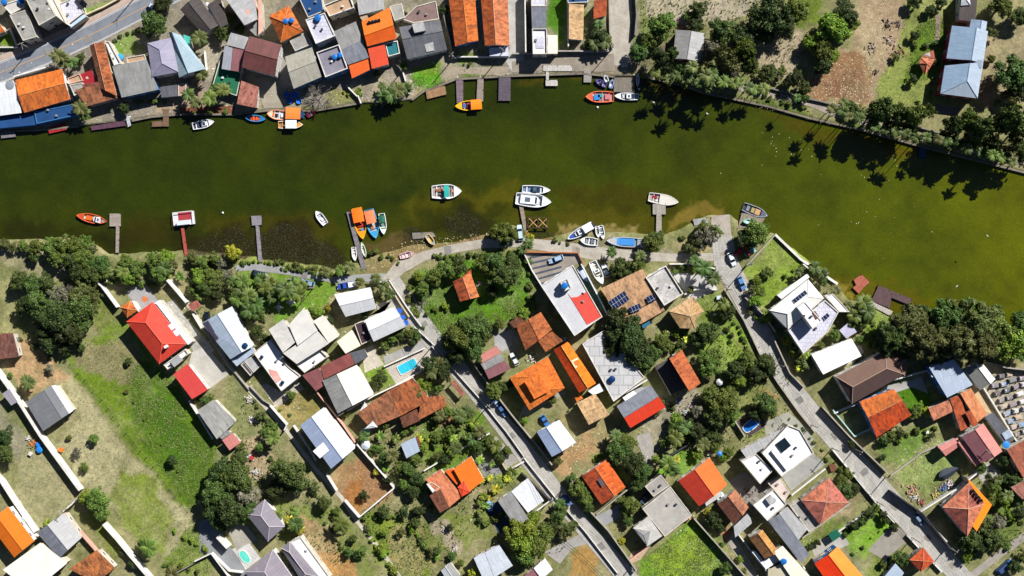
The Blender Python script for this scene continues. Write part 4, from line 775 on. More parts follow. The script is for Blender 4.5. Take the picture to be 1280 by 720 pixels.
G = [(962,388),(1010,349),(1030,373),(985,412)]
r = B('large modern white villa of stepped terraces and a hipped corner roof', 'the modern white villa', b('hip', [(962,388),(1010,349),(1030,373),(985,412)], 6, slab('e4e4e0', 'd8d8d2', .1), rise=1.6, k=(.2, .25), t=.5, wall=w_wh, cap=c_wh), b('flat', [(996,384),(1006,377),(1027,401),(1016,411)], 9, c_wh, par=.25, wall=w_wh), b('flat', [(985,413),(1031,375),(1048,390),(1035,414),(1004,442)], 5, c_lil, par=.35, flr=w_wh, wall=w_wh), b('flat', [(1031,370),(1041,367),(1062,390),(1049,390)], 4.2, c_wh, par=.2), b('mono', [(971,369),(1009,342),(1012,346.5),(977,374)], 4, c_wh, rise=.1), b('flat', [(1015,391),(1019,388.5),(1024,396),(1020,400)], 9.15, slab('6a4c48'), par=0, win=False), cat='villa', name='villa')
P = [(990,375),(1006,362.5),(1009,367),(993,379.5)]; tiltpanel(r, 'solar_panel', P, [roofz(G, 6, 1.6, .5, *p) for p in P], panel(), lift=.2)
P = [(1028,396),(1034,391),(1037,395),(1031,401)]; tiltpanel(r, 'solar_panel', P, [5.3]*4, panel())
B('small lilac shade canopy beside the white villa', None, b('flat', [(1049,413),(1062,402),(1071,415),(1058,423)], 3, slab('c4c0dc'), par=0, open_=True), cat='canopy', name='canopy')
B('plain brilliant white rectangular roof below the villa', 'the plain brilliant white roof', b('mono', [(1014,443),(1064,423),(1077,445),(1029,468)], 5, slab('fafafa', 'f4f4f4', .02), rise=.3, wall=w_wh))
r = B('long dark brown hipped roof with a turned right wing', 'the long dark brown roof', b('hip', [(1045,471),(1107,438),(1130,468),(1065,505)], 5.6, sheet('7a5c4c', '6c5044', .12), m2=sheet('5c4844', '50403c', .12), rise=1.8, k=(.14, .2), wall=w_wh, cap=slab('b89c88')), b('pyr', [(1107,438),(1138,446),(1131,470),(1112,461)], 5.3, sheet('7a5c4c', '6c5044', .12), rise=1.2, cap=slab('b89c88')))
B('deep orange-red tiled house left of the small lawn, lower right', 'the deep orange tiled house', b('gable', [(1074,502),(1117,486),(1139,519),(1096,547)], 4.8, t_oro, m2=tile('d84a1c', 'a03414', .5), rise=1.3, t=.42, wall=w_bl, cap=tile('f09060')))
B('pale blue ribbed metal roof beside the dark pines', 'the pale blue ribbed roof', b('mono', [(1161,459),(1192,449),(1216,481),(1184,497)], 6, sheet('bccae0', 'aebcd4', .2), rise=.3, wall=w_bl))
B('grey and white two-tone gable next to the cemetery', 'the gable next to the cemetery', b('gable', [(1206,462),(1225,488),(1244,474),(1225,450)], 4.4, sheet('8e908c', '7e807c', .3), m2=slab('f4f0ec', dirt=.05), rise=.9, t=.6))
r = B('cluster of rust, orange and peach roofs left of the cemetery', 'the rust and peach roof cluster', b('mono', [(1187,498),(1199,493.5),(1213,533),(1201,539)], 4.4, t_red, rise=.3), b('mono', [(1200,492),(1213,485),(1234,518),(1222,528)], 5, tile('f0a070', 'e08c5c', .15), rise=.4), b('mono', [(1206,516),(1213,512.5),(1223,530),(1216,534)], 5.4, t_red, rise=.2), b('mono', [(1160,510),(1185,500),(1192,514),(1167,526)], 4.2, tile('e0906c', 'b8705a', .6), rise=.5))
B('long slate-grey roof with pale sheets bordering the cemetery', 'the slate roof bordering the cemetery', b('mono', [(1231,521),(1241,515),(1268,549),(1259,557)], 4.2, s_dg, rise=.3), b('mono', [(1252,542),(1261,536.5),(1266,545),(1257,550)], 4.6, s_bl, rise=.1, win=False))
B('mauve and pink gable with a narrow side strip', 'the mauve and pink gable', b('gable', [(1202,546),(1226,579),(1253,564),(1229,529)], 5.4, s_mv, m2=s_pk, rise=1.2, t=.55, wall=w_wh), b('mono', [(1197,553),(1202,549),(1225,580),(1220,583)], 4.2, s_pk, rise=.2), b('gable', [(1172,558),(1197,547),(1200,557),(1182,570)], 3.6, s_pk, rise=.4)); tank(1258, 556, 4.4, 1.1, '3c8cd8')
B('red-brown tiled roof cut by the right edge below the cemetery', 'the red-brown roof at the right edge', b('mono', [(1258,562),(1290,544),(1305,583),(1279,597)], 4.4, tile('b8604c', '9a4c3c', .2), rise=.4))
B('pinkish tiled roof corner at the right edge', None, b('mono', [(1263,609),(1292,594),(1300,618),(1278,624)], 4.4, tile('b07868', '946050', .2), rise=.3))
r = B('salmon pyramid roof edged by a vivid orange L-shaped strip, lower right corner', 'the salmon and orange corner house', b('flat', [(1209,597),(1240,631),(1221,664),(1209,650),(1230,629),(1212,604)], 5.4, slab('ff8a14', 'ff9420', .04), par=0, flr=w_wh), b('pyr', [(1178,634),(1211,603),(1230,630),(1209,671)], 5.4, t_sal, m2=tile('a85c50', '88443c', .4), rise=2.2, cap=tile('f8c8a8')))
for i in range(4): roofbox(r, 'solar_heater', [(1215+i*3.3, 613.5+i*3.8), (1217.5+i*3.3, 612+i*3.8), (1219.5+i*3.3, 615+i*3.8), (1217+i*3.3, 616.5+i*3.8)], 6, 7.3, glass())
B('salmon hipped roof with a grey flat annex, left of the right-hand road', 'the salmon hipped roof', b('pyr', [(1001,625),(1036,597),(1061,628),(1025,656)], 5, t_sal, m2=t_pk, rise=1.8, cap=tile('f0b8a0')), b('flat', [(987,632),(1001,625.5),(1024,656),(1011,665)], 3.6, c_gr, par=.15))
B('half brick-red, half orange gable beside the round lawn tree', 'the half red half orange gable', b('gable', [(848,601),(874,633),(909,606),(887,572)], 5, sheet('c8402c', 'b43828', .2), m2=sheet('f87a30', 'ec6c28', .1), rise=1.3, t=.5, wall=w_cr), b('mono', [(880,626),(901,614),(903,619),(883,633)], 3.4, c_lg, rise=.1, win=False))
B('large worn concrete flat roof in two levels', 'the worn concrete flat roof', b('flat', [(803,636),(838,608),(865,644),(831,671)], 4.6, slab('b4b0aa', '9a9690', .3), par=.12), b('flat', [(806,608),(826,593),(837,607),(817,621)], 4, slab('a8a49e'), par=.12), b('mono', [(791,660),(810,645),(828,670),(809,683)], 4.4, c_lg, rise=.3), b('pyr', [(792,660.5),(813,664),(809,682)], 4.85, s_gr, rise=.2, win=False))
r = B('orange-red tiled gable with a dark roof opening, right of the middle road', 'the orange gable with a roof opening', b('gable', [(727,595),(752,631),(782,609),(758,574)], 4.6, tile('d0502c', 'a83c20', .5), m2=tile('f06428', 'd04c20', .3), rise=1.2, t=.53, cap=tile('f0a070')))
roofbox(r, 'roof_opening', [(746.5,600),(750,597.5),(756,606),(752.5,609)], 5.3, 5.85, c_dk)
r = B('bright white house of stacked flat roofs with a dark skylight', 'the stacked white flat roofs', b('flat', [(952,566),(985,531),(1000,537),(1017,566),(977,596)], 6.4, c_wh, par=.4), b('flat', [(926,576),(945,567),(966,588),(950,605)], 5.4, c_wh, par=.35), b('mono', [(926,563),(975,537),(979,543),(934,574)], 4.6, s_lg, rise=.2), b('flat', [(960,604),(975,596),(987,615),(981,627)], 3.4, slab('dcc8c0'), par=.1), b('flat', [(964,564),(966,562),(986,586),(983,588)], 7.4, c_wh, par=0, win=False))
roofbox(r, 'skylight', [(970,555),(981,547),(989,557),(978,566)], 6.3, 6.9, glass())
r = B('white square roof with a small skylight box above the slate roof', 'the white square skylight roof', b('flat', [(941,631),(967,611),(983,630),(959,651)], 6, c_wh, par=.4)); roofbox(r, 'skylight', [(957,624),(964,619),(971,625),(963,632)], 6, 7.2, s_lg)
B('long slate and pale grey roof running down to the bottom edge', 'the long slate and pale grey roof', b('mono', [(974,642),(960,651),(1001,704),(1012,693)], 4.8, s_slate, rise=.4), b('mono', [(984,633),(973.5,641),(998,675),(1009,662)], 5, s_lg, rise=.3))
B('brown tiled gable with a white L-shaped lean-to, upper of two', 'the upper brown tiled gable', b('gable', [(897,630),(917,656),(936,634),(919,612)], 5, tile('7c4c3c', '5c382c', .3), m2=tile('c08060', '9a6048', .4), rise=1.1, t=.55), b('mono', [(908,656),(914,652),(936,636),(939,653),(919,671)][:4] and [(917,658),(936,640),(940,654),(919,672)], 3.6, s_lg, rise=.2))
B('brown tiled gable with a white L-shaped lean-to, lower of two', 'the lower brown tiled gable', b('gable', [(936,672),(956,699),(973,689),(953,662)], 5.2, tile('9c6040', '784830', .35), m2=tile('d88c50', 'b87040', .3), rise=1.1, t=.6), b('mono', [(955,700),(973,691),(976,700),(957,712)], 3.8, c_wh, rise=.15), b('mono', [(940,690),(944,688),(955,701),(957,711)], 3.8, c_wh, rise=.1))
B('long cream roof at the bottom edge beside a blue tank', 'the long cream roof', b('mono', [(967,690),(978,682),(1014,722),(992,726)], 5.6, c_cr, rise=.2), b('mono', [(960,712),(977,704),(992,726),(960,728)], 4.6, slab('c4bca4', 'b4ac94', .2), rise=.2)); tank(980, 702, 5.6, .9)
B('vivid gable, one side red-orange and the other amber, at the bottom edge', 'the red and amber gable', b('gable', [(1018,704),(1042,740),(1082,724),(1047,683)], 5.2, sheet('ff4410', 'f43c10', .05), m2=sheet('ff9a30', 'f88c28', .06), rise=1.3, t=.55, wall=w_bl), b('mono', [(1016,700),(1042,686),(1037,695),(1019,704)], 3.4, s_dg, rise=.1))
B('small orange-red pyramid roof beside the lower right road', 'the small orange-red pyramid roof', b('pyr', [(1137,700),(1154,684),(1168,702),(1151,715)], 4.2, tile('e85a30', 'c04a28', .3), m2=tile('d04828', 'a83a20', .3), rise=1.3, cap=tile('ff9a70')))
B('pale blue ribbed shed roof at the bottom edge', None, b('mono', [(1104,722),(1119,704),(1130,716),(1122,730)], 3.4, s_bl, rise=.2), cat='shed', name='shed')
B('vivid orange painted gable in the bottom left corner', 'the vivid orange corner gable', b('gable', [(-14,655),(18,697),(43,676),(10,633)], 5.6, p_vor, rise=1.3, wall=w_wh), b('flat', [(20,650),(28,646),(32,655),(24,659)], 3, slab('8cc8d8'), par=.1))
B('broad cream-white roof in the bottom left corner', 'the broad cream-white roof', b('mono', [(4,712),(51,678),(84,704),(40,740)], 4.8, slab('f2ece0', 'e8e0d2', .04), rise=.3))
B('grey and white striped gable beside the white wall, lower left', 'the grey and white striped gable', b('gable', [(46,666),(74,698),(102,672),(80,641)], 4.2, s_slate, m2=sheet('d0d0d0', 'c4c4c6', .15), rise=.8, t=.42))
B('rust-stained orange tiled roof at the bottom edge, left', 'the rust-stained roof at the bottom left', b('mono', [(87,711),(122,687),(144,710),(120,728)], 4, tile('d07040', '7a4430', .7), rise=.5))
B('purple-grey hipped roof beside the kidney pool, smaller of two', 'the smaller purple-grey hipped roof', b('hip', [(308,643),(335,677),(356,658),(331,624)], 4.8, sheet('948e9a', '86808c', .2), rise=1.5, k=(.3, .3), wall=w_wh, cap=slab('d0c8cc')))
B('large purple-grey hipped house with white terrace at the bottom edge', 'the large purple-grey hipped house', b('hip', [(306,715),(330,750),(375,735),(341,687)], 5.2, sheet('98909c', '8a828e', .2), rise=1.8, k=(.3, .3), wall=w_wh, cap=slab('d0c8cc')), b('hip', [(351,685),(378,728),(400,722),(362,677)], 5.2, sheet('8a8490', '7c7682', .2), rise=1.1, k=(.2, .2), wall=w_wh, cap=slab('d0c8cc')), b('flat', [(363,677),(376,671),(413,722),(401,724)], 4.2, c_wh, par=.3))
B('old brown tiled roof cut by the left edge under the big tree', 'the old brown roof at the left edge', b('mono', [(-10,418),(17,416),(24,446),(-10,450)], 3.8, tile('8c5c50', '6c443c', .5), rise=.5))
B('mid-grey gable with a white strip leaning on the long white wall', 'the mid-grey gable by the long wall', b('gable', [(32,503),(54,539),(86,517),(64,482)], 4, sheet('84868c', '76787e', .15), rise=.6, t=.75), b('mono', [(64.5,482),(70,481),(92,513),(86.5,517)], 3.7, c_wh, rise=.1, win=False))
B('small grey square shed left of the long white wall', None, b('mono', [(3,492),(12,486),(22,502),(14,507)], 3, sheet('a09ca8'), rise=.2), cat='shed', name='shed')
B('small pink-red gate canopy beside the garden lane', 'the pink-red gate canopy', b('mono', [(235,381),(246,375),(252,383),(240,389)], 3, t_pk, rise=.3, open_=True), cat='canopy', name='canopy')
B('isolated red-orange tiled cottage beside the big tree in the green plot', 'the isolated red cottage', b('gable', [(566,352),(575,377),(599,371),(588,341)], 4.2, t_red, m2=tile('e07848', 'b85838', .4), rise=1.1, t=.55, cap=tile('f0a080')), b('mono', [(579,345),(589,336),(590,347),(583,352)], 3.6, t_red, rise=.4))
B('wooden-roofed shelter beside the middle road garden', None, b('mono', [(563,478),(568,475),(582,492),(577,496)], 2.6, tile('b07060', '8a5446', .3), rise=.2, open_=True), cat='shelter', name='shelter')
# ---------------------------------------------------------------- walls and fences
def wallp(pts, phrase='white boundary wall', h=2.2, th=.28, m=None, name='boundary_wall', z0=-.1, cap=None):
    w_m = m or w_wh; q = [W(*p) for p in pts]; mx, my = q[0]; o = thing(name, mx, my)
    mb = MB(); cb = MB()
    for tt, mbx, a, b_ in ((th/2, mb, z0, h), (th/2+.06, cb, h+.002, h+.1)):
        L, R_ = [], []
        for i, p in enumerate(q):
            d0 = (Vector(q[min(i+1, len(q)-1)])-Vector(q[max(i-1, 0)])).normalized(); n = Vector((-d0.y, d0.x))
            L.append((p[0]+n.x*tt, p[1]+n.y*tt)); R_.append((p[0]-n.x*tt, p[1]-n.y*tt))
        for i in range(len(q)-1): mbx.prism([L[i], L[i+1], R_[i+1], R_[i]], a, b_)
    mb.build('wall_panel', w_m, o); cb.build('coping', cap or w_m, o)
    i = len(pts)//2; px, py = (pts[i-1][0]+pts[i][0])/2, (pts[i-1][1]+pts[i][1])/2
    o['category'] = 'wall'; later(o, phrase, px, py); return o
w_gr = slab('8c8880', '6c6862', .5); w_con = slab('b4aea4', '8c867c', .4); w_dk = slab('45424a', '36343a', .3)
for P, k in [
 ([(-10,448),(0,462),(30,504),(56,545),(104,611)], dict(phrase='long thick white wall with a purple side', h=2.8, th=.8, m=w_wh)),
 ([(133,653),(150,672),(168,694),(192,722)], dict(phrase='white wall with a purple side', h=2.8, th=.8)),
 ([(-6,588),(6,600),(20,622),(48,663)], dict(phrase='thick white garden wall', h=2.6, th=.8)),
 ([(82,638),(100,622)], dict(phrase='short white wall', h=2)), ([(82,640),(122,686),(140,705)], dict(phrase='pinkish white wall', h=2.2, m=w_pk)),
 ([(118,349),(130,357),(150,384)], dict(phrase='white wall casting a dark strip of shadow', h=2.6, th=.4)),
 ([(238,500),(246,512),(268,548)], dict(phrase='white wall along the field', h=2.2)), ([(212,350),(236,378)], dict(phrase='white garden wall with a gate', h=2.6, th=.6)),
 ([(243,392),(255,412)], dict(phrase='short white wall', h=2.2)), ([(253,408),(286,455),(312,487)], dict(phrase='low grey wall along the lane', h=.8, th=.2, m=w_con)), ([(339,506),(360,530),(357,537)], dict(phrase='white wall corner', h=2.2)),
 ([(313,482),(330,500),(340,506)], dict(phrase='low pale wall', h=1.0, m=w_con)), ([(368,531),(388,560),(396,575)], dict(phrase='white lane wall', h=2)), ([(409,591),(422,612)], dict(phrase='white lane wall', h=2.4)), ([(432,624),(450,645)], dict(phrase='white lane wall', h=2.4)),
 ([(450,645),(493,609)], dict(phrase='white cross wall', h=2)), ([(447,554),(480,592),(493,608)], dict(phrase='white wall with dark shade side', h=2.2)), ([(395,486),(430,530),(445,552)], dict(phrase='pink-white wall', h=2.2, m=w_pk)),
 ([(530,588),(562,569)], dict(phrase='thin white garden wall', h=1.2)), ([(576,561),(612,541)], dict(phrase='thin white garden wall', h=1.2)),
 ([(519,409),(545,433),(567,461),(600,498),(632,538),(655,570)], dict(phrase='long pale roadside wall', h=.9, th=.2, m=w_con, cap=w_wh)), ([(655,572),(694,621),(730,662),(772,716)], dict(phrase='long pale roadside wall', h=.9, th=.2, m=w_con, cap=w_wh)),
 ([(591,452),(612,482),(640,518),(668,552),(690,580)], dict(phrase='grey roadside wall with dark shade', h=2.2, m=w_con)), ([(732,632),(760,662),(787,700),(795,712)], dict(phrase='grey roadside wall with dark shade', h=2.2, m=w_con)), ([(708,600),(732,632)], dict(phrase='grey wall', h=2, m=w_con)),
 ([(487,350),(510,385),(527,408)], dict(phrase='thin white roadside wall', h=1.2)), ([(463,354),(484,352),(500,378),(512,396)], dict(phrase='cream roadside wall', h=1.4, m=w_cr)),
 ([(655,315),(722,316),(729,330)], dict(phrase='low brick-topped white wall', h=1.0, m=w_wh, cap=slab('c07850'))), ([(655,316),(665,338),(680,362)], dict(phrase='white side wall', h=1.6)),
 ([(480,458),(531,435)], dict(phrase='low white pool wall', h=1.0)), ([(495,481),(553,449),(541,433)], dict(phrase='low white pool wall', h=1.0)), ([(413,508),(448,500),(516,472)][:0] or [(424,519),(468,494),(517,471)], dict(phrase='white dividing wall', h=2.0)),
 ([(614,555),(634,588)], dict(phrase='short cream wall', h=1.4, m=w_cr)), ([(634,588),(655,576)], dict(phrase='white driveway wall', h=1.6)), ([(660,645),(691,622)], dict(phrase='white side wall', h=1.8)), ([(655,572),(660,598),(688,622)][:0] or [(652,590),(688,624)], dict(phrase='dark metal gate wall', h=2, m=w_dk)),
 ([(786,700),(826,668),(862,645)], dict(phrase='pinkish dividing wall', h=1.6, m=w_pk)), ([(745,642),(782,612),(800,604)], dict(phrase='grey dividing wall', h=1.8, m=w_con)), ([(826,592),(862,648)], dict(phrase='pink wall beside the alley', h=1.8, m=w_pk)), ([(846,600),(886,571)], dict(phrase='white dividing wall', h=2)),
 ([(822,578),(870,548),(895,535)], dict(phrase='dark grey dividing wall', h=1.8, m=w_dk)), ([(770,497),(808,474)], dict(phrase='white coloured-poster wall', h=2.4)), ([(866,646),(905,690),(940,730)], dict(phrase='dark tall plot wall', h=2.2, m=w_con)), ([(917,660),(945,698),(965,722)], dict(phrase='white alley wall', h=2.2)),
 ([(905,362),(929,400),(950,444),(972,479),(997,514),(1018,540)], dict(phrase='low pale roadside wall', h=1.1, m=w_con)), ([(1040,562),(1095,629),(1120,656)], dict(phrase='low pale roadside wall', h=1.2, m=w_wh)), ([(1132,668),(1176,714)], dict(phrase='low pale roadside wall', h=1.2)),
 ([(930,372),(955,395),(968,415)], dict(phrase='dark wall of the villa drive', h=2.2, m=w_con)), ([(966,423),(986,466),(1004,484)], dict(phrase='grey-pink wall', h=1.4, m=w_con)), ([(1026,508),(1060,545),(1107,590)], dict(phrase='grey roadside wall with dark shade', h=2.2, m=w_con)), ([(1110,612),(1150,640),(1185,684)], dict(phrase='dark roadside wall', h=2.6, m=w_dk)),
 ([(1112,594),(1150,566),(1172,556)], dict(phrase='low grey lawn wall', h=.9, m=w_con)), ([(1040,512),(1067,545),(1095,532)], dict(phrase='thin turquoise-white wall', h=1.2, m=slab('b8dcd8'))), ([(1041,516),(1074,502)], dict(phrase='pale wall', h=1.8)), ([(1145,640),(1196,608),(1231,580)], dict(phrase='white dividing wall', h=2.0)), ([(1148,641),(1182,676)], dict(phrase='thin white garden wall', h=1.4)),
 ([(1044,666),(1098,627)], dict(phrase='pale lawn wall', h=1.0)), ([(988,618),(1030,585)], dict(phrase='white wall', h=1.6)), ([(1002,672),(1062,628)], dict(phrase='low wall', h=.8, m=w_con)), ([(1002,716),(965,684),(945,660)][:0] or [(1002,706),(1012,722)], dict(phrase='white wall', h=2)),
 ([(1060,462),(1100,500),(1140,482),(1160,470)][:0] or [(1070,500),(1094,480),(1160,462)], dict(phrase='white plot wall', h=1.8)), ([(1228,452),(1255,459),(1290,463)], dict(phrase='dark cemetery boundary wall', h=2.2, m=w_con)), ([(1225,480),(1262,540),(1292,588)], dict(phrase='thin cemetery side wall', h=1.2, m=w_wh)),
 ([(968,293),(1000,324),(1046,355)], dict(phrase='white river wall', h=.8, th=.6, m=w_wh)), ([(932,332),(968,293)], dict(phrase='dark wall up from the river', h=1.8, m=w_con)), ([(1013,340),(1045,366),(1062,380)][:0] or [(1003,330),(1030,352)], dict(phrase='short white step wall', h=1.0)),
 ([(963,111),(1010,124),(1077,139)], dict(phrase='dark wall above the quay path', h=.9, m=w_gr)), ([(1080,142),(1150,160),(1230,184)], dict(phrase='dark wall above the quay path', h=.9, m=w_gr)), ([(793,-10),(795,20),(793,46)], dict(phrase='dark wall along the dirt road', h=2.2, m=w_gr)),
 ([(761,-10),(762,40),(765,62)], dict(phrase='white post-and-rail wall', h=1.0, m=w_con)), ([(709,-4),(710,60)], dict(phrase='white side wall', h=2.6)), ([(697,65),(762,65)], dict(phrase='pale wall above the quay road', h=1.6, m=w_con)), ([(656,-10),(657,68)], dict(phrase='tall white wall of the concrete yard', h=3.6, m=w_wh)),
 ([(640,68),(697,67)], dict(phrase='pale quay-side wall', h=1.2, m=w_con)), ([(571,72),(634,72)], dict(phrase='white front wall', h=1.4)), ([(555,20),(567,72)], dict(phrase='dark alley wall', h=2.2, m=w_gr)),
 ([(0,60),(23,60),(14,36)], dict(phrase='low white wall', h=1.2)), ([(107,20),(130,10),(152,-2)], dict(phrase='low cream roadside wall', h=1.2, m=w_cr)), ([(20,97),(68,83)], dict(phrase='white front wall along the main road', h=1.8)),
 ([(448,120),(452,130)], dict(phrase='white end wall', h=1.4)), ([(434,108),(448,122)], dict(phrase='white side wall', h=1.2)), ([(257,64),(260,92)], dict(phrase='white side wall', h=1.6)), ([(500,76),(512,118)], dict(phrase='pale side wall', h=1.2)),
 ([(893,336),(870,330),(836,330)], dict(phrase='white wall beside the riverside road', h=1.4)), ([(726,330),(748,372),(760,396)], dict(phrase='dark alley wall', h=2.6, m=w_wh)), ([(855,368),(868,362),(895,362)], dict(phrase='pale garden wall', h=1.2)),
 ([(245,700),(266,690),(290,722)], dict(phrase='white drive wall', h=2)), ([(220,716),(266,690)], dict(phrase='thin dark wall', h=1.2, m=w_gr)), ([(266,690),(288,712),(305,714)], dict(phrase='white wall with an orange side by the kidney pool', h=1.8)),
 ([(275,668),(288,682)], dict(phrase='tall white gate wall', h=3, th=1.2)), ([(905,512),(918,526),(930,545)], dict(phrase='pale wall beside the blue oval pool', h=1.6, m=w_con))]:
    wallp(P, **k)
# quay walls on the river's edges
for P in ([(0,164),(45,163),(98,158)], [(165,151),(190,146),(225,143),(293,143),(345,137),(390,139),(450,129)], [(515,125),(530,114),(560,103),(570,99),(640,95),(730,92),(768,96)], [(810,97),(850,106),(880,116),(960,133),(1013,148),(1080,163),(1147,182),(1290,218)]):
    wallp(P, phrase='concrete quay wall at the water edge', h=.1, th=.5, m=slab('8a8274', '5c564a', .5), name='quay_wall', z0=-2.6)
# post and wire fence across the field
o = thing('field_fence', *W(88, 452)); o['category'] = 'fence'; o['label'] = 'rustic post and wire fence crossing the dry field on the left'
FP = [(88,455),(98,466),(107,474),(118,488),(128,499),(136,510),(142,520),(150,530),(158,541),(168,552),(176,563),(184,571),(192,583),(199,592),(206,602),(213,610),(220,620),(228,630),(235,640)]
for i, p in enumerate(FP):
    x, y = W(*p); m = MB(); a = rnd.uniform(-.15, .15); m.tube([(x, y, -.2), (x+a, y+rnd.uniform(-.1, .1), 1.35)], [.11, .08], 6); m.build('post', bark('7a7064'), o)
m = MB()
for zz in (.5, 1.0): m.tube([(*W(*p), zz) for p in FP], .02, 4)
m.build('wire', paint('6a6a66', .5, metal=.5), o)
# ---------------------------------------------------------------- pools
def pool(px, py, l, w_, ang, label, c='28a8b4', super_=2.6, rim='e8e4dc'):
    x, y = W(px, py); o = thing('swimming_pool', x, y); tag(o, label, 'pool'); l *= S/2; w_ *= S/2; a = -radians(ang)
    def ring(k, e=0):
        out = []
        for i in range(36):
            th = 2*pi*i/36; cx = math.copysign(abs(cos(th))**(2/super_), cos(th))*(l+e); cy = math.copysign(abs(sin(th))**(2/super_), sin(th))*(w_+e)
            out.append((x+cx*cos(a)-cy*sin(a), y+cx*sin(a)+cy*cos(a)))
        return out
    m = MB(); i0, i1 = ring(0), ring(0, .22)
    for i in range(36):
        j = (i+1) % 36; m.prism([i0[i], i1[i], i1[j], i0[j]], 0, .22)
    m.build('coping', slab(rim, dirt=.05), o)
    m = MB(); q = ring(0, .02); m.face([(a_, b_, .19) for a_, b_ in q]); t = NT('pool_water_'+c); gp = t.n('ShaderNodeNewGeometry').outputs['Position']
    t.bump(t.noise(gp, 1.5, 3), .05, .4); t.b.inputs['Specular IOR Level'].default_value = .5
    m.build('water', t.out(t.mix(t.ramp(t.noise(gp, 1.2, 3, .6, 1.5), [(.4, 0.0), (.6, 1.0)]), col(c), sh(col(c), 1.25)), .08), o); MARKS.append((px, py, label.split(' set')[0].replace('turquoise', 'the turquoise').replace('small', 'the small').replace('deep', 'the deep')))
    return o
pool(509.5, 458, 24, 11.5, -27, 'turquoise rectangular pool set in a pale deck', '34b8d4', 9); pool(306, 696, 17, 9, 52, 'small kidney-like turquoise pool set in a white deck', '5cc8b8', 2.6); pool(939, 531, 22, 10.5, -38, 'deep blue oval pool set in a dark deck', '1f6cc0', 3.2)
pool(456, 540, 12, 6, -20, 'tiny round-ended paddling pool set beside the rusty house', '4cb0a0', 2.2)
# ---------------------------------------------------------------- docks
def dock(label, decks, c='a39a94', z=.1, posts=True, cat='dock', group=None, name='dock', ref=None):
    """decks: list of pixel polygons; each a plank deck on piles"""
    P0 = [p for d in decks for p in d]; px = sum(p[0] for p in P0)/len(P0); py = sum(p[1] for p in P0)/len(P0)
    x, y = W(px, py); o = thing(name, x, y, -.6); tag(o, label, cat, group)
    for k, P in enumerate(decks):
        q = [W(*p) for p in P]; e = max(range(len(q)), key=lambda i: (Vector(q[i])-Vector(q[(i+1) % len(q)])).length); d = (Vector(q[(e+1) % len(q)])-Vector(q[e])).normalized()
        m = MB(); m.prism(q, z-.14+.004*k, z+.004*k)
        for fi, f in enumerate(m.f): m.uv[fi] = [(m.v[v][0]*-d.y+m.v[v][1]*d.x, m.v[v][0]*d.x+m.v[v][1]*d.y) for v in f]
        m.build('deck', planks(c), o)
        if posts:
            for i in range(len(q)):
                a, b_ = Vector(q[i]), Vector(q[(i+1) % len(q)]); n = max(1, int((b_-a).length/3.2))
                for j in range(n):
                    p = a.lerp(b_, j/n); m = MB(); m.tube([(p.x, p.y, -2.6), (p.x, p.y, z+.35)], .1, 6); m.build('pile', bark('6a5c50'), o)
    MARKS.append((px, py, ref)) if ref else None
    return o
dock('weathered white-grey T-shaped dock with a slatted side, leftmost on the near bank', [[(137,267),(151,267),(151,283),(137,283)], [(145,283),(149.5,283),(148.5,316),(144.5,316)]], 'b0a49c', ref='the leftmost near-bank dock')
dock('long thin red footbridge leading to the moored houseboat', [[(226,284),(230,284),(235,320),(231,320)]], 'c05a50', ref='the red footbridge')
dock('grey T-shaped dock crossing the brown marsh', [[(314,270),(327,269.5),(327,281),(315,282)], [(319.5,282),(324,282),(328,328),(323,328)]], '9c96a0', ref='the grey marsh dock')
dock('long plain grey pier beside the orange and blue boats', [[(433,265),(438.5,265),(458,336),(452,337)]], '8f8990', ref='the long grey pier')
dock('broken grey dock section tilted at the muddy shore', [[(515,291),(541,290),(545,296),(516,299)]], '98928a', z=-.2)
dock('narrow weathered dock under the white yachts', [[(649,258),(654,258),(660,290),(655,291)]], 'a89888', ref='the yacht dock')
dock('dock with a wide pale head and slatted walkway, right of centre', [[(816,255),(832,255),(832,268),(816,268)], [(820.5,268),(827,268),(827,291),(820,291)]], 'b8b0a8', ref='the wide-headed dock')
dock('purple-grey plank dock below the speckled orange roofs, left of two thin ones', [[(570,100),(579,100),(579,128),(571,129)]], '8a7880')
dock('pale striped plank dock below the speckled orange roofs, right of two thin ones', [[(597,97),(604.5,97),(604,127),(595.5,126)]], 'a89a94', ref='the striped dock')
dock('broad purple-grey dock with a white rim in front of the concrete yard', [[(623.5,96),(638.5,96),(638,126),(623,126)]], '6c6270', ref='the broad purple dock')
dock('short brown wooden landing deck against the grassy bank', [[(532,113),(556,107),(558,118),(534,124)]], 'b08a68')
dock('white concrete landing slab with a small outer platform', [[(679,82),(715,82),(715,89),(679,89)], [(682.5,89.5),(686,89.5),(686,100),(682.5,100)], [(682,100.5),(697,100),(697,107.5),(682,107.5)]], 'd8d4d0', z=.25, ref='the white landing slab')
dock('small grey boxy dock next to the moored red boat', [[(730,89),(740,89),(739,103),(729.5,103)]], 'b0aca8')
dock('rubble-covered grey quay platform above two moored boats', [[(768,97),(793,97),(793,115),(767,115)]], '8f867c', ref='the rubble platform')
dock('L-shaped small wooden dock below the blue and lilac houses', [[(204,136),(211,137),(211,158),(204,158)], [(190,152),(203.8,151),(203.8,158),(190,158.5)]], '8a6c58')
dock('brown wooden quay deck lined with palms', [[(225,135),(293,132),(293,142.5),(225,144)]], '8c5840', ref='the palm-lined quay deck')
dock('purple wooden deck at the water beneath the terracotta house', [[(113,158),(155,151),(158,157),(115,163)]], '6c4a60')
dock('bright red floating deck under the dark blue boathouse', [[(59,160),(81,153),(84,162),(62,167)]], 'c02a34')
dock('small grey float cut by the left edge', [[(0,166),(18,164),(20,171),(2,173)]], '8c8890')
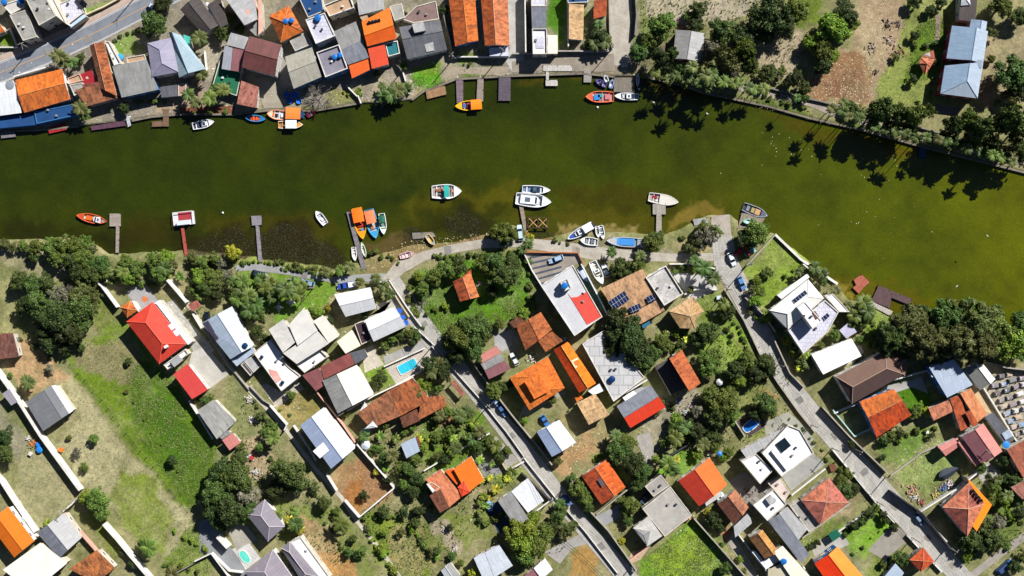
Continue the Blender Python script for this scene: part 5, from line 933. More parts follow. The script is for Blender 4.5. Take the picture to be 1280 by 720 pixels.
dock('white floating step at the end of the purple deck', [[(157,145),(161,144),(164,157),(160,159)]], 'd0d8e0')
dock('red-brown L-shaped bathing deck, lower right bank', [[(1067,350),(1077,343),(1087,353),(1080,359),(1073,367),(1066,360),(1070,356)]], 'c4705c', ref='the red bathing deck')
dock('large brown U-shaped dock with a long outer arm', [[(1089,376),(1098,357),(1115,367),(1112,385)], [(1098,356.5),(1140,374),(1136,381),(1115,372.5),(1101,364)][:4]], '6c5458', ref='the brown U-shaped dock')
dock('pale concrete walkway at the foot of the brown dock', [[(1088,376),(1116,389),(1113,395),(1086,381)]], 'd0c8c0', posts=False)
dock('grey landing deck beside the ramp, under the moored dark boat', [[(927,266),(957,272),(950,282),(922,286)]], 'a49888')
dock('small pale float against the concrete boat ramp', [[(866,274),(884,272),(885,280),(868,282)]], 'b4b4b4')
dock('two small broken plank landings by the palm clump', [[(470,116),(480,114),(484,129),(477,137)]], '6c5a5c')
dock('wooden slatted terrace in front of the big pale blue house', [[(1170,132),(1200,135),(1197,144),(1168,141)]], '8c8484', posts=False, cat='deck')
dock('small blue-painted landing at the quay wall, right', [[(1150,184),(1158,183),(1157,198),(1148,197)]], '3c5c80')
o = thing('boat_cradle', *W(673, 278)); tag(o, 'square wooden boat cradle with crossed orange beams on the shore', 'boat cradle'); m = MB(); m2 = MB(); m3 = MB()
for x0 in (661, 673):
    for a_, b_ in (((x0, 273), (x0+11, 284)), ((x0+11, 273), (x0, 284))):
        A, B_ = W(*a_), W(*b_); m.tube([(*A, .5), (*B_, .5)], .16, 4)
for a_, b_ in (((660, 272), (685, 272)), ((660, 285), (685, 285)), ((660, 272), (660, 285)), ((672.5, 272), (672.5, 285)), ((685, 272), (685, 285))): m2.tube([(*W(*a_), .62), (*W(*b_), .62)], .17, 4)
for x0 in (660, 672.5, 685):
    for y0 in (272, 285): m3 = MB(); m3.tube([(*W(x0, y0), -1), (*W(x0, y0), 1.0)], .14, 6); m3.build('post', bark('5c4838'), o)
m.build('cross_beam', paint('b88c60'), o); m2.build('frame', bark('5c4838'), o)
# ---------------------------------------------------------------- boats
def boat(label, bow, stern, beam, hull='e8e8ea', inner='c8b8a0', rim=None, z=-.6, canopy=None, cabin=None, bench=3, engine=False, box=None, deckc=None, dbl=False, name='boat', group=None, screen=None, cat='boat', fh=.75, fd=.74):
    A, B_ = Vector(W(*stern)), Vector(W(*bow)); L = (B_-A).length; bw = beam*S; c = (A+B_)/2; ang = math.atan2((B_-A).y, (B_-A).x)
    o = thing(name, c.x, c.y, z, ang); tag(o, label, cat, group)
    def obj(nm, mb, mat, par=None):
        q = mb.build(nm, mat, None, (0, 0, 0)); q.parent = par or o; return q
    N = 14
    def hb(u):          # half width at u (0 stern .. 1 bow)
        v = min(1, (1-u)*2.1) if u > .5 else 1
        f = math.sin(v*pi/2)**.75 if u > .5 else 1-.18*(1-u*2)**2
        if dbl and u < .5: f = math.sin(min(1, u*2.3+.02)*pi/2)**.75
        return bw/2*max(f, .03)
    def sec(u, e=0): 
        x = -L/2+L*u; return x, hb(u)-e, fh+.35*max(0, u-.5)**1.5*2
    m = MB(); g = MB(); d = MB()
    for i in range(N):
        u0, u1 = i/N, (i+1)/N; x0, h0, z0 = sec(u0); x1, h1, z1 = sec(u1)
        for sg in (1, -1):
            q = [(x0, sg*h0*.55, -.25), (x1, sg*h1*.55, -.25), (x1, sg*h1, z1), (x0, sg*h0, z0)]; m.face(q if sg < 0 else q[::-1])
            i0, i1 = max(h0-.12, 0), max(h1-.12, 0)
            q = [(x0, sg*i0, z0), (x1, sg*i1, z1), (x1, sg*i1*.85, .2), (x0, sg*i0*.85, .2)]; m.face(q if sg < 0 else q[::-1])
            g.prism([(x0, sg*(h0+.05)), (x1, sg*(h1+.05)), (x1, sg*max(h1-.16, 0)), (x0, sg*max(h0-.16, 0))] if h1 > .2 else [(x0, sg*(h0+.05)), (x1+.04, 0), (x0, 0)], (z0+z1)/2, (z0+z1)/2+.08)
        m.face([(x0, -h0*.55, -.25), (x0, h0*.55, -.25), (x1, h1*.55, -.25), (x1, -h1*.55, -.25)][::-1])
        e0, e1 = max(h0-.12, 0)*.86, max(h1-.12, 0)*.86
        d.face([(x0, -e0, .22), (x1, -e1, .22), (x1, e1, .22), (x0, e0, .22)])
    x0, h0, z0 = sec(0); m.prism([(x0-.06, -h0), (x0+.08, -h0), (x0+.08, h0), (x0-.06, h0)], -.25, z0)
    H_ = obj('hull', m, paint(hull, .45)); obj('gunwale', g, paint(rim or hull, .45)); obj('floor', d, paint(inner, .8, dirt=.5))
    # foredeck
    f = MB(); us = [fd+(1-fd)*i/5 for i in range(6)]
    for i in range(5):
        xa, ha, za = sec(us[i]); xb, hb_, zb = sec(us[i+1]); f.face([(xa, -ha+.05, za+.02), (xb, min(-hb_+.05, 0), zb+.02), (xb, max(hb_-.05, 0), zb+.02), (xa, ha-.05, za+.02)])
    obj('foredeck', f, paint(deckc or hull, .5))
    for i in range(bench):
        u = .16+.5*i/max(bench-1, 1); x, h, _ = sec(u); s = MB(); s.box((x, 0, .5), (.3, 2*h-.2, .06)); obj('bench', s, paint(inner if i % 2 else (deckc or hull), .7))
    if canopy:
        u0, u1, cc = canopy[:3]; xa = -L/2+L*u0; xb = -L/2+L*u1; hw = bw/2*(canopy[3] if len(canopy) > 3 else .95); s = MB()
        for k in range(4):
            y0, y1 = -hw+2*hw*k/4, -hw+2*hw*(k+1)/4; za, zb = 2.0+.14*sin(pi*k/4), 2.0+.14*sin(pi*(k+1)/4)
            s.face([(xa, y0, za), (xb, y0, za), (xb, y1, zb), (xa, y1, zb)]); s.face([(xa, y0, za-.06), (xa, y1, zb-.06), (xb, y1, zb-.06), (xb, y0, za-.06)])
        for a_, b_ in (((xa, -hw), (xb, -hw)), ((xa, hw), (xb, hw)), ((xa, -hw), (xa, hw)), ((xb, -hw), (xb, hw))): s.tube([(*a_, 1.98), (*b_, 1.98)], .05, 4)
        cn = obj('canopy', s, paint(cc, .6)); p = MB()
        for xx in (xa+.1, xb-.1):
            for yy in (-hw*.85, hw*.85): p.tube([(xx, yy, .3), (xx, yy, 1.98)], .035, 5)
        obj('canopy_post', p, paint('d0d0d0', .4), cn)
    if cabin:
        u0, u1, cc = cabin[:3]; xa = -L/2+L*u0; xb = -L/2+L*u1; hw = bw/2*.72; s = MB()
        pr = [(xa, .25), (xa+.1, 1.25), (xb-.9, 1.35), (xb-.3, .9), (xb+.1, .85), (xb+.1, .25)]
        ws = [hw, hw*.86, hw*.84, hw*.75, hw*.6, hw*.7]
        for i in range(len(pr)-1):
            s.face([(pr[i][0], -ws[i], pr[i][1]), (pr[i+1][0], -ws[i+1], pr[i+1][1]), (pr[i+1][0], ws[i+1], pr[i+1][1]), (pr[i][0], ws[i], pr[i][1])][::-1])
        for sg in (1, -1):
            q = [(p[0], sg*w__, p[1]) for p, w__ in zip(pr, ws)]; s.face(q if sg > 0 else q[::-1])
        cb = obj('cabin', s, paint(cc, .4)); s = MB(); s.face([(xb-.88, -hw*.7, 1.38), (xb-.3, -hw*.62, .95), (xb-.3, hw*.62, .95), (xb-.88, hw*.7, 1.38)]); obj('windscreen', s, glass(), cb)
        s = MB(); s.box(((xa+xb-.9)/2, 0, 1.345), (max((xb-xa)*.3, .3), hw*.9, .06)); obj('roof_hatch', s, paint('5c6c80', .3), cb)
    if engine:
        s = MB(); s.box((-L/2-.25, 0, .65), (.45, .32, .5)); s.box((-L/2-.2, 0, .1), (.14, .12, .9)); obj('outboard_engine', s, paint('22242a', .4))
    for bx in (box or []):
        u, v, lx, ly, hz, cc = bx; s = MB(); s.box((-L/2+L*u, v*bw/2, .25+hz/2), (lx, ly, hz)); obj('cargo', s, paint(cc, .6, dirt=.3))
    if L > 4: MARKS.append(((bow[0]+stern[0])/2, (bow[1]+stern[1])/2, None))
    return o
boat('orange-rimmed white fishing boat with orange tarpaulins left of the leftmost dock', (96,269), (133,277), 11, 'c8502c', 'b8b4b0', 'e06838', cabin=(.2, .42, 'e8e8ec'), box=[(.58, 0, 1.8, 1.4, .5, 'f06a1c'), (.75, .2, .7, .6, .4, 'e4e8f0'), (.1, 0, .8, 1, .4, '9098a0'), (.45, .3, .5, .5, .5, '2c3440')], dbl=True)
boat('small white dinghy adrift with a pale cover, over the marsh', (395,264), (407,280), 9, 'f0f0f2', 'd0d4dc', bench=2, box=[(.35, 0, .9, .8, .3, 'e8e8f0')])
boat('open wooden boat with a large orange canopy and yellow rim at the long pier', (454,299), (446,260), 14, 'e89a1c', 'c8603c', 'f0b020', canopy=(.03, .46, 'ff7a18'), box=[(.55, 0, 1, 1.8, .4, 'c03a30'), (.7, .2, .8, 1.0, .3, '3c8cc0')])
boat('light blue boat with a faded orange canopy, middle of the three at the pier', (470,298), (461,262), 14, '3c9cd0', 'c8c0b8', '4cb4e4', canopy=(.05, .48, 'f88a5c', .85), box=[(.62, -.2, 1, .8, .4, 'c07050'), (.75, .2, .6, .8, .3, 'd8d8e0')])
boat('smaller white boat with a dark green awning, rightmost of three at the pier', (480,293), (477,267), 9, 'e8ece8', '7ca090', 'e8f0f0', canopy=(.1, .45, '2c6c54', .8))
boat('small white skiff on the left side of the long pier', (444,326), (442,309), 6, 'f2f2f0', 'dcdcd8', bench=3)
boat('small pale green-white canoe on the right side of the long pier', (452,303), (457,321), 5, 'dce8d4', 'c8d0c0', bench=2, dbl=True)
boat('wide white passenger boat with a turquoise roof strip alone mid-river', (577,239), (540,240), 18, 'f2f2f4', 'a49894', 'f6f6f8', canopy=(.42, .58, '28b0a8', .8), box=[(.25, .2, 2, .8, .5, 'a06048'), (.3, -.3, 1.6, .5, .5, '6c6c78'), (.72, .1, 1.2, 1, .4, 'c89080'), (.85, 0, .5, 2.4, .4, 'e8e8e8')], bench=4)
boat('white motor launch with blue seats, above the larger yacht', (688,238), (653,236), 10, 'f2f2f6', '6c88a8', cabin=(.35, .62, '40566c'), engine=True)
boat('large white motor yacht moored at the yacht dock', (689,253), (645,248), 17, 'f0f2f8', 'c8ccd8', cabin=(.12, .62, 'f4f6fa'), bench=1, fh=1.1)
boat('blue and white cabin boat beached diagonally on the shore', (709,299), (741,281), 10, '2c50a8', 'd8d8e0', 'e8ecf4', z=-.05, canopy=(.05, .38, 'f4f4f8', .95), cabin=(.4, .68, 'e4e8f0'))
boat('white open boat with dark seats on the shore beside the beached cabin boat', (725,300), (747,303), 10, 'f0f0f0', '9098a0', z=-.05, bench=4, box=[(.3, 0, 1, 1, .4, '6c7884')])
boat('slim white dinghy pulled ashore, left of a tight pair', (748,297), (746,283), 5, 'f2f2f2', 'a8b0b4', z=-.3, bench=2)
boat('slim white dinghy with grey seats pulled ashore, right of a tight pair', (754,299), (751,282), 6, 'e8ecf0', '8c98a0', z=-.3, bench=4)
boat('long flat barge covered with bright blue tarpaulins along the road', (758,301), (806,304), 12, 'b4b4b8', '8c8c90', 'c8c8cc', z=-.1, bench=2, box=[(.46, 0, 4.6, 2.2, .7, '3c8cd8'), (.76, 0, 2.6, 2.2, .6, '4898e0'), (.12, 0, 2, 2, .4, '98a0a8')])
boat('white pointed speedboat with a crimson cockpit at the wide-headed dock', (848,253), (811,246), 13, 'ecebea', 'b0a49c', 'dcdad6', fd=.36, box=[(.2, .2, 1.4, .8, .3, 'a02038'), (.28, -.4, .8, .6, .3, 'e0e0e0')], deckc='d8d4cc', bench=1)
boat('dark-hulled open boat with wooden crates by the concrete ramp', (959,270), (929,258), 12, '5c6478', '4a4440', '9ca4b4', box=[(.2, 0, .9, 1.6, .4, '7c8ca0'), (.4, 0, 1.0, 1.6, .4, 'a89a60'), (.6, 0, 1.6, 1.8, .4, 'c89c70')], bench=4)
boat('small turquoise and white boat pulled onto the grey landing deck', (928,277), (942,277), 6, '8cd0c8', 'e8f0f0', z=.1, bench=2)
boat('large white motorboat stored on the ground beside the white and red building', (753,355), (740,327), 11, 'f4f2ee', 'e8e0d4', z=.6, cabin=(.35, .6, 'f6f4f0'), bench=1, fh=1.0)
boat('white covered boat hidden in the narrow alley beside the stored motorboat', (735,352), (724,335), 8, 'd8dce4', 'c0c8d4', z=.5, canopy=(.2, .7, 'c8d0dc', .9))
boat('upturned faded pink and white skiff lying on the muddy bank', (518,316), (500,321), 7, 'e0b8bc', 'e8d8d8', z=-.2, bench=3)
boat('small pale yellow skiff with a blue bow resting on the broken dock', (543,306), (534,294), 7, 'e8c890', 'd8b880', z=-.15, bench=1, deckc='6ca0c0')
boat('white motorboat with dark seats below the palm-lined quay deck', (268,152), (241,158), 10, 'f0f0f4', '484c60', cabin=(.4, .62, 'd0d8e4'), engine=True, box=[(.25, 0, 1, 1.4, .3, '3c4460')])
boat('blue rowing boat with orange benches near the quay', (332,149), (307,147), 8, '2c7cc0', 'd8502c', '3c9ce0', dbl=True, box=[(.4, 0, .6, 1.1, .3, 'e06030'), (.55, 0, .6, 1.1, .3, 'e06030'), (.7, 0, .6, 1.1, .3, 'e06030')])
boat('cluttered orange and white fishing boat with a black tyre beside the orange canopy', (334,142), (360,145), 12, 'e8c8b0', 'e0e0e8', 'f0a070', box=[(.25, 0, 1.2, 1.2, .5, 'e8e8f0'), (.55, .1, .9, .9, .4, '20242c'), (.75, 0, 1.2, 1, .3, 'f07838')])
boat('boat wholly covered by a square orange awning at the quay', (382,143), (356,142), 14, '284c70', 'a05030', canopy=(.08, .78, 'ff8a3c', 1.0), box=[(.9, 0, .3, 2.4, .3, '2c6ca0')])
boat('white-roofed boat with orange ends moored outermost at the quay', (379,156), (348,156), 10, 'e8a04c', 'a8886c', 'f0e0c8', canopy=(.32, .76, 'f0f2fa', 1.0), deckc='e8a04c')
boat('small dark red and grey dinghy right of the orange awning', (395,139), (384,145), 6, '84283c', 'b0a8b0', bench=3)
boat('open boat with a big orange canopy and yellow hull below the striped dock', (569,133), (602,131), 12, 'f0b020', '3c4c90', 'f8c020', canopy=(.02, .4, 'ff8c14', 1.0), box=[(.5, 0, .8, 1.6, .4, 'c04030'), (.65, 0, 1, 1.4, .3, '4c6cb0'), (.78, 0, .6, 1, .3, 'd8c8e0')])
boat('orange-red fishing boat with blue tarpaulins, moored at the top centre quay', (732,121), (767,121), 14, 'd8603c', 'b8908c', 'f07850', box=[(.6, .1, 2.0, 1.6, .5, '2c84d0'), (.48, -.2, 1.4, 1, .5, '1c9cb0'), (.22, 0, 1.6, 1.6, .4, 'c87880'), (.75, -.3, .8, .6, .4, 'e8e8f0')])
boat('white motorboat right of the orange-red fishing boat', (768,120), (798,121), 9, 'e8ecf0', '98a4b0', cabin=(.3, .62, 'f4f6fa'), box=[(.1, 0, .8, 1.2, .3, '5c8cc0')])
boat('small purple and white jet boat between the docks', (744,100), (758,107), 7, '504880', 'c0bcd8', cabin=(.3, .6, '6c64a0'), bench=1)
boat('tiny white dinghy beside the purple jet boat', (756,94), (759,102), 5, 'e0e4e4', 'c0c8c8', bench=1)
boat('little blue and white boat against the rubble platform', (766,99), (763,110), 5, '9cb0d8', 'e0e4f0', bench=2)
boat('slim white canoe standing off the right side of the rubble platform', (797,92), (797,108), 4, 'f0f0f0', 'd0d0d4', bench=1, dbl=True)
# houseboat
hx, hy = W(230, 273); o = thing('houseboat', hx, hy, -.6, radians(6)); tag(o, 'square white-railed houseboat with a red deck at the end of the red footbridge', 'houseboat')
def loc(nm, mb, mat, par=o):
    q = mb.build(nm, mat, None, (0, 0, 0)); q.parent = par; return q
m = MB(); m.box((0, 0, .25), (6.4, 4.2, .9)); loc('pontoon', m, paint('d8d8e0')); m = MB(); m.box((.4, .7, .74), (4.2, 2.4, .06)); loc('red_deck', m, paint('a83c44')); m = MB(); m.box((-.2, -1.5, 1.3), (3.8, 1.1, 1.2)); cb = loc('cabin', m, paint('d4dce8'))
for i in range(3): m = MB(); m.box((-1.5+i*1.3, -.92, 1.4), (.7, .06, .6)); loc('window', m, glass(), cb)
for a_, b_ in (((-3.1, 2), (3.1, 2)), ((-3.1, -2), (-3.1, 2)), ((3.1, -2), (3.1, 2))): m = MB(); m.tube([(*a_, 1.6), (*b_, 1.6)], .12, 5); m.tube([(*a_, .7), (*a_, 1.6)], .09, 5); m.tube([(*b_, .7), (*b_, 1.6)], .09, 5); loc('railing', m, paint('ece8ec'))
MARKS.append((230, 273, 'the houseboat'))
# four blue inflatable tubs in the shaded yard
for px, py, r_, lb in ((359,118,.85,'small blue round tub at the top of the shaded yard'), (362,126,1.0,'blue round tub with a pale rim, lowest in the shaded yard'), (369,119,1.05,'largest blue round tub beside the bare shrub'), (374,127,.8,'plain blue round tub nearest the bare shrub, right of the others')):
    x, y = W(px, py); m = MB(); m.lathe((x, y, 0), [(0, .1), (r_*.8, .1), (r_*.9, .6), (r_, .65), (r_*1.05, .5), (r_*.95, 0)], 20); q = single(m, 'plastic_tub', paint('2f7ae0', .4), x, y); tag(q, lb, 'tub', 'blue plastic tubs in the yard')
# ---------------------------------------------------------------- cars
def car(label, c, nose, paintc, l=4.2, w_=1.75, kind='car', z=.09, roofc=None, bed=None):
    cx, cy = W(*c, 1); a, b_ = W(*nose, 1); ang = math.atan2(b_-cy, a-cx)
    o = thing('parked_'+kind.replace(' ', '_'), cx, cy, z, ang); tag(o, label, kind)
    def obj(nm, mb, mat, par=None): q = mb.build(nm, mat, None, (0, 0, 0)); q.parent = par or o; return q
    P = paint(paintc, .25, dirt=.05); h = w_/2
    def loft(secs, mat, nm, par=None):      # secs: (x, half width low, half width high, z low, z high)
        m = MB()
        for i in range(len(secs)-1):
            A, B_ = secs[i], secs[i+1]
            m.face([(A[0], -A[2], A[4]), (B_[0], -B_[2], B_[4]), (B_[0], B_[2], B_[4]), (A[0], A[2], A[4])])
            for s in (1, -1):
                q = [(A[0], s*A[1], A[3]), (B_[0], s*B_[1], B_[3]), (B_[0], s*B_[2], B_[4]), (A[0], s*A[2], A[4])]; m.face(q if s < 0 else q[::-1])
        for A, f in ((secs[0], 1), (secs[-1], -1)):
            q = [(A[0], -A[1], A[3]), (A[0], -A[2], A[4]), (A[0], A[2], A[4]), (A[0], A[1], A[3])]; m.face(q[::f])
        return obj(nm, m, mat, par)
    L2 = l/2
    loft([(-L2, h*.8, h*.72, .35, .72), (-L2+.12, h*.96, h*.86, .28, .9), (-L2+.7, h, h*.92, .25, .95), (L2-1.3, h, h*.92, .25, .92), (L2-.5, h*.97, h*.82, .25, .8), (L2-.08, h*.82, h*.66, .3, .66), (L2, h*.72, h*.6, .38, .55)], P, 'body')
    x0, x1 = (-L2+.25, L2-1.25) if not bed else (-L2+1.9, L2-1.15)
    if bed:
        m = MB(); m.box((-L2+.98, 0, .965), (1.75, w_*.78, .04)); obj('load_bed', m, paint(bed, .7))
    g = loft([(x0, h*.86, h*.7, .9, 1.0), (x0+.45, h*.88, h*.68, .9, 1.42), (x1-.75, h*.88, h*.68, .9, 1.42), (x1, h*.88, h*.76, .9, .95)], glass('182430'), 'windows')
    m = MB(); m.box(((x0+.5+x1-.8)/2, 0, 1.44), (max(x1-x0-1.3, .7), h*1.4, .06)); obj('roof', m, paint(roofc or paintc, .25, dirt=.05))
    for x in (-L2+.8, L2-.85):
        for s in (1, -1):
            m = MB(); m.tube([(x, s*(h-.2), .32), (x, s*(h+.01), .32)], .32, 14); t_ = obj('wheel', m, paint('16161a', .8)); m = MB(); m.tube([(x, s*(h+.012), .32), (x, s*(h+.025), .32)], .19, 10); obj('rim', m, paint('a8acb0', .3, metal=.7), t_)
    for s in (1, -1):
        m = MB(); m.box((L2-.06, s*h*.55, .6), (.14, .32, .14)); obj('headlight', m, paint('e8ecf0', .15)); m = MB(); m.box((-L2+.02, s*h*.6, .7), (.1, .28, .14)); obj('tail_light', m, paint('a01818', .3))
    return o
car('white and blue car under the tree at the main road, top edge', (192,9), (199,13), 'c8d8e8')
car('black pickup parked on the white roadside forecourt, top left', (106,5), (110,10), '1c1c22', kind='pickup', z=3.1, bed='38383c')
car('dark blue car beside the riverside road, leftmost of three there', (323,342), (332,344), '26384c')
car('silver-blue car in the middle of three beside the riverside road', (385,354), (377,352), '8ca8c4')
car('blue pickup with a long white cargo box beside the upper white gable', (432,357), (424,358.5), '3c58b0', kind='pickup', l=5.4, w_=2.0, roofc='2c50b8', bed='f0f0f4')
car('pale blue pickup on the striped courtyard of the white and red building', (695,324), (687,327), 'a4c0dc', kind='pickup', l=4.9)
car('white car squeezed beside the stored motorboat', (757,338), (754,330), 'e4ecf2')
car('light blue-white truck at the foot of the yacht dock', (650,291), (649,283), 'c0d8e0', kind='truck', l=5)
car('bright red car by the ramp end of the right-hand road', (926,313), (931,309), 'e0182c')
car('white car beside the red car at the right-hand road', (915,324), (918,331), 'e6ecf4', l=4.4)
car('blue car in the shade at the villa wall', (927,354), (930,361), '5c8cc8', l=4.4)
car('turquoise and red small car next to the red car', (938,315), (943,312), '8cc8c0', l=3.6, roofc='c85040')
car('white car half under a tree in the orange houses garden', (643,449), (640,443), 'dce2e4')
car('white-blue car parked on the middle road below the banded roof, upper of two', (617,500), (613,496), 'a8c0e0')
car('dark blue car parked on the middle road below the banded roof, lower of two', (628,513), (632,519), '4c6ca0')
car('white and blue car in the dark glazed court of the garage house', (612,631), (613,638), '90b8d8')
car('blue car beside the white and blue gable', (681,526), (684,531), '3c78c0', l=3.8)
car('blue-white car in the shade by the orange gable with a roof opening', (708,625), (713,631), '5c7ca8')
car('dark pickup in the shade of the worn concrete roof', (807,622), (811,616), '203048', kind='pickup', l=4.4, bed='3c4c60')
car('grey-blue car parked on the right-hand road near the salmon house', (1150,650), (1155,656), '7c90ac', l=4.6)
car('long dark blue van on the corner lane, bottom right', (1256,709), (1265,701), '3c5484', kind='van', l=6.0, w_=2.1)
car('black car in the driveway beside the small orange-red pyramid roof', (1106,702), (1110,696), '14141c')
car('dark car in the narrow garage beside the garden lane', (259,398), (260,406), '1c2434')
car('blue car half hidden behind the half red half orange gable', (899,621), (905,617), 'c4d0dc', l=3.4)
# ---------------------------------------------------------------- poles
def pole(px, py, phrase='concrete street pole', h=8.5, arm=None, cross=True, lamp=True):
    x, y = W(px, py); o = thing('street_pole', x, y); o['category'] = 'utility pole'; m = MB(); m.tube([(x, y, -.1), (x, y, h)], [.17, .11], 8); m.build('pole', w_con, o)
    a = arm if arm is not None else .7; dx, dy = cos(a), sin(a)
    if cross: m = MB(); m.box((x, y, h-.5), (2.0, .12, .12), a+pi/2); m.build('crossarm', w_con, o)
    if lamp:
        m = MB(); m.tube([(x, y, h-1.2), (x+dx*1.0, y+dy*1.0, h-.7), (x+dx*2.0, y+dy*2.0, h-.5)], .05, 6); q = m.build('lamp_arm', paint('9a9ca0', .4), o)
        m = MB(); m.box((x+dx*2.2, y+dy*2.2, h-.5), (.7, .25, .14), a); m.build('lamp_head', paint('c8ccd0', .4), q)
    later(o, phrase, px, py); return o
for i, a in enumerate([(39,61,-1.2),(168,-2,-1.2),(366,349,1.5),(392,360,1.5),(487,349,-.8),(541,432,2.4),(612,505,.8),(690,622,.8),(714,598,2.4),(789,708,.8),(772,716,2.4),(889,340,.8),(934,331,2.4),(909,362,.8),(972,456,2.4),(962,452,.8),(1014,531,.8),(1068,561,2.4),(1040,560,.8),(1107,596,2.4),(1096,627,.8),(1184,683,2.4),(1140,672,.8),(764,62,2.4),(628,68,.8),(566,74,-.8),(502,90,.8),(900,417,2.4),(87,634,.8),(100,622,.8),(1223,560,.8)]):
    pole(a[0], a[1], arm=a[2], lamp=i % 3 != 2, cross=i % 4 != 3)
for lb, P in (('overhead cables strung above the middle road from pole to pole', [(487,349),(541,432),(612,505),(690,622),(789,708)]), ('overhead cables strung above the right-hand road from pole to pole', [(889,340),(909,362),(962,452),(1014,531),(1068,561),(1107,596),(1184,683)])):
    o = thing('overhead_cable', *W(*P[0]), 8); tag(o, lb, 'cable')
    for k in (-.7, 0, .7):
        m = MB()
        for (a0, a1), (b0, b1) in zip(P, P[1:]):
            A, B_ = Vector(W(a0, a1)), Vector(W(b0, b1)); n = (B_-A).normalized(); n = Vector((-n.y, n.x))*k; m.tube([(*(A.lerp(B_, u)+n), 8.0-1.2*u*(1-u)*4) for u in (0, .25, .5, .75, 1)], .035, 4)
        m.build('wire', paint('1c1c20'), o)
# ---------------------------------------------------------------- vegetation
def leaf_mesh(name, cen, rad, per, size, mats, seed, elong=1.0, up=.35, droop=0.0):
    """leaves (quads) on the surface of many small lobes; tint is each leaf's own shade"""
    r = np.random.RandomState(seed); V, T = [], []
    for (cx, cy, cz), lr in zip(cen, rad):
        n = int(per*lr*lr); d = r.normal(size=(n, 3)); d[:, 2] += up; d /= np.linalg.norm(d, axis=1)[:, None]
        p = np.array([cx, cy, cz])+d*lr*r.uniform(.62, 1.08, (n, 1))*np.array([1, 1, .8]); p[:, 2] -= droop*r.rand(n)
        nn = d+r.normal(size=(n, 3))*.55; nn /= np.linalg.norm(nn, axis=1)[:, None]
        a = np.cross(nn, r.normal(size=(n, 3))); a /= np.linalg.norm(a, axis=1)[:, None]; b_ = np.cross(nn, a)
        s = size*r.uniform(.6, 1.3, (n, 1)); a = a*s*elong; b_ = b_*s*.6
        V.append(np.stack([p-a, p-b_*.9, p+a, p+b_*.9], 1)); lt = r.rand()*.5; T.append(np.clip(lt+r.rand(n)*.55, 0, 1))
    V = np.concatenate(V).reshape(-1, 3); T = np.concatenate(T); n = len(T)
    me = bpy.data.meshes.new(name); me.vertices.add(n*4); me.vertices.foreach_set('co', V.astype(np.float32).ravel())
    me.loops.add(n*4); me.polygons.add(n); me.loops.foreach_set('vertex_index', np.arange(n*4, dtype=np.int32))
    me.polygons.foreach_set('loop_start', np.arange(n, dtype=np.int32)*4); me.polygons.foreach_set('loop_total', np.full(n, 4, np.int32)); me.update()
    at = me.attributes.new('tint', 'FLOAT', 'FACE'); at.data.foreach_set('value', T.astype(np.float32)); me.materials.append(mats); return me
def crown_lobes(seed, R, n, flat, hz, lob=(.2, .42)):
    r = random.Random(seed); C_, Q = [], []
    # an uneven plan: a few big arms, lobes gathered round them
    arms = [(r.uniform(0, 2*pi), R*r.uniform(.15, .55)) for _ in range(6)]
    for i in range(n):
        if r.random() < .65:
            a, d = r.choice(arms); x, y = cos(a)*d+r.gauss(0, R*.24), sin(a)*d+r.gauss(0, R*.24)
        else: a = r.uniform(0, 2*pi); d = R*.8*math.sqrt(r.random()); x, y = d*cos(a), d*sin(a)
        d = math.hypot(x, y)
        if d > R*.82: x *= R*.82/d; y *= R*.82/d; d = R*.82
        z = hz+flat*R*(1-(d/R)**2)*r.uniform(.35, 1.1)-.25*R*r.random(); C_.append((x, y, z)); Q.append(R*r.uniform(*lob)*(1-.35*d/R))
    return C_, Q
def trunk_mesh(name, cen, R, hz, seed, mat, r0=.3):
    m = MB(); r = random.Random(seed); m.tube([(0, 0, -.3), (r.uniform(-.1, .1), r.uniform(-.1, .1), hz*.5), (0, 0, hz*.8)], [r0*1.3, r0, r0*.75], 7)
    for c in r.sample(cen, min(7, len(cen))):
        m.tube([(0, 0, hz*.55), (c[0]*.5, c[1]*.5, hz*.55+(c[2]-hz*.55)*.6), c], [r0*.6, r0*.4, r0*.12], 5)
    return m.mesh(name, mat)
G_ = {'dark': ('2c4016', '637838'), 'mid': ('3c521a', '7a8c3c'), 'bright': ('4c6c18', '93a83a'), 'olive': ('3e481e', '747a42'), 'yellow': ('7c8414', 'c4c040'), 'grey': ('5c5c48', '9a9680'), 'deep': ('24320f', '4c5c2c')}
LM = {k: leafm(*v) for k, v in G_.items()}
BK = bark('6b5a48'); BK2 = bark('8a8074')
KR = {}
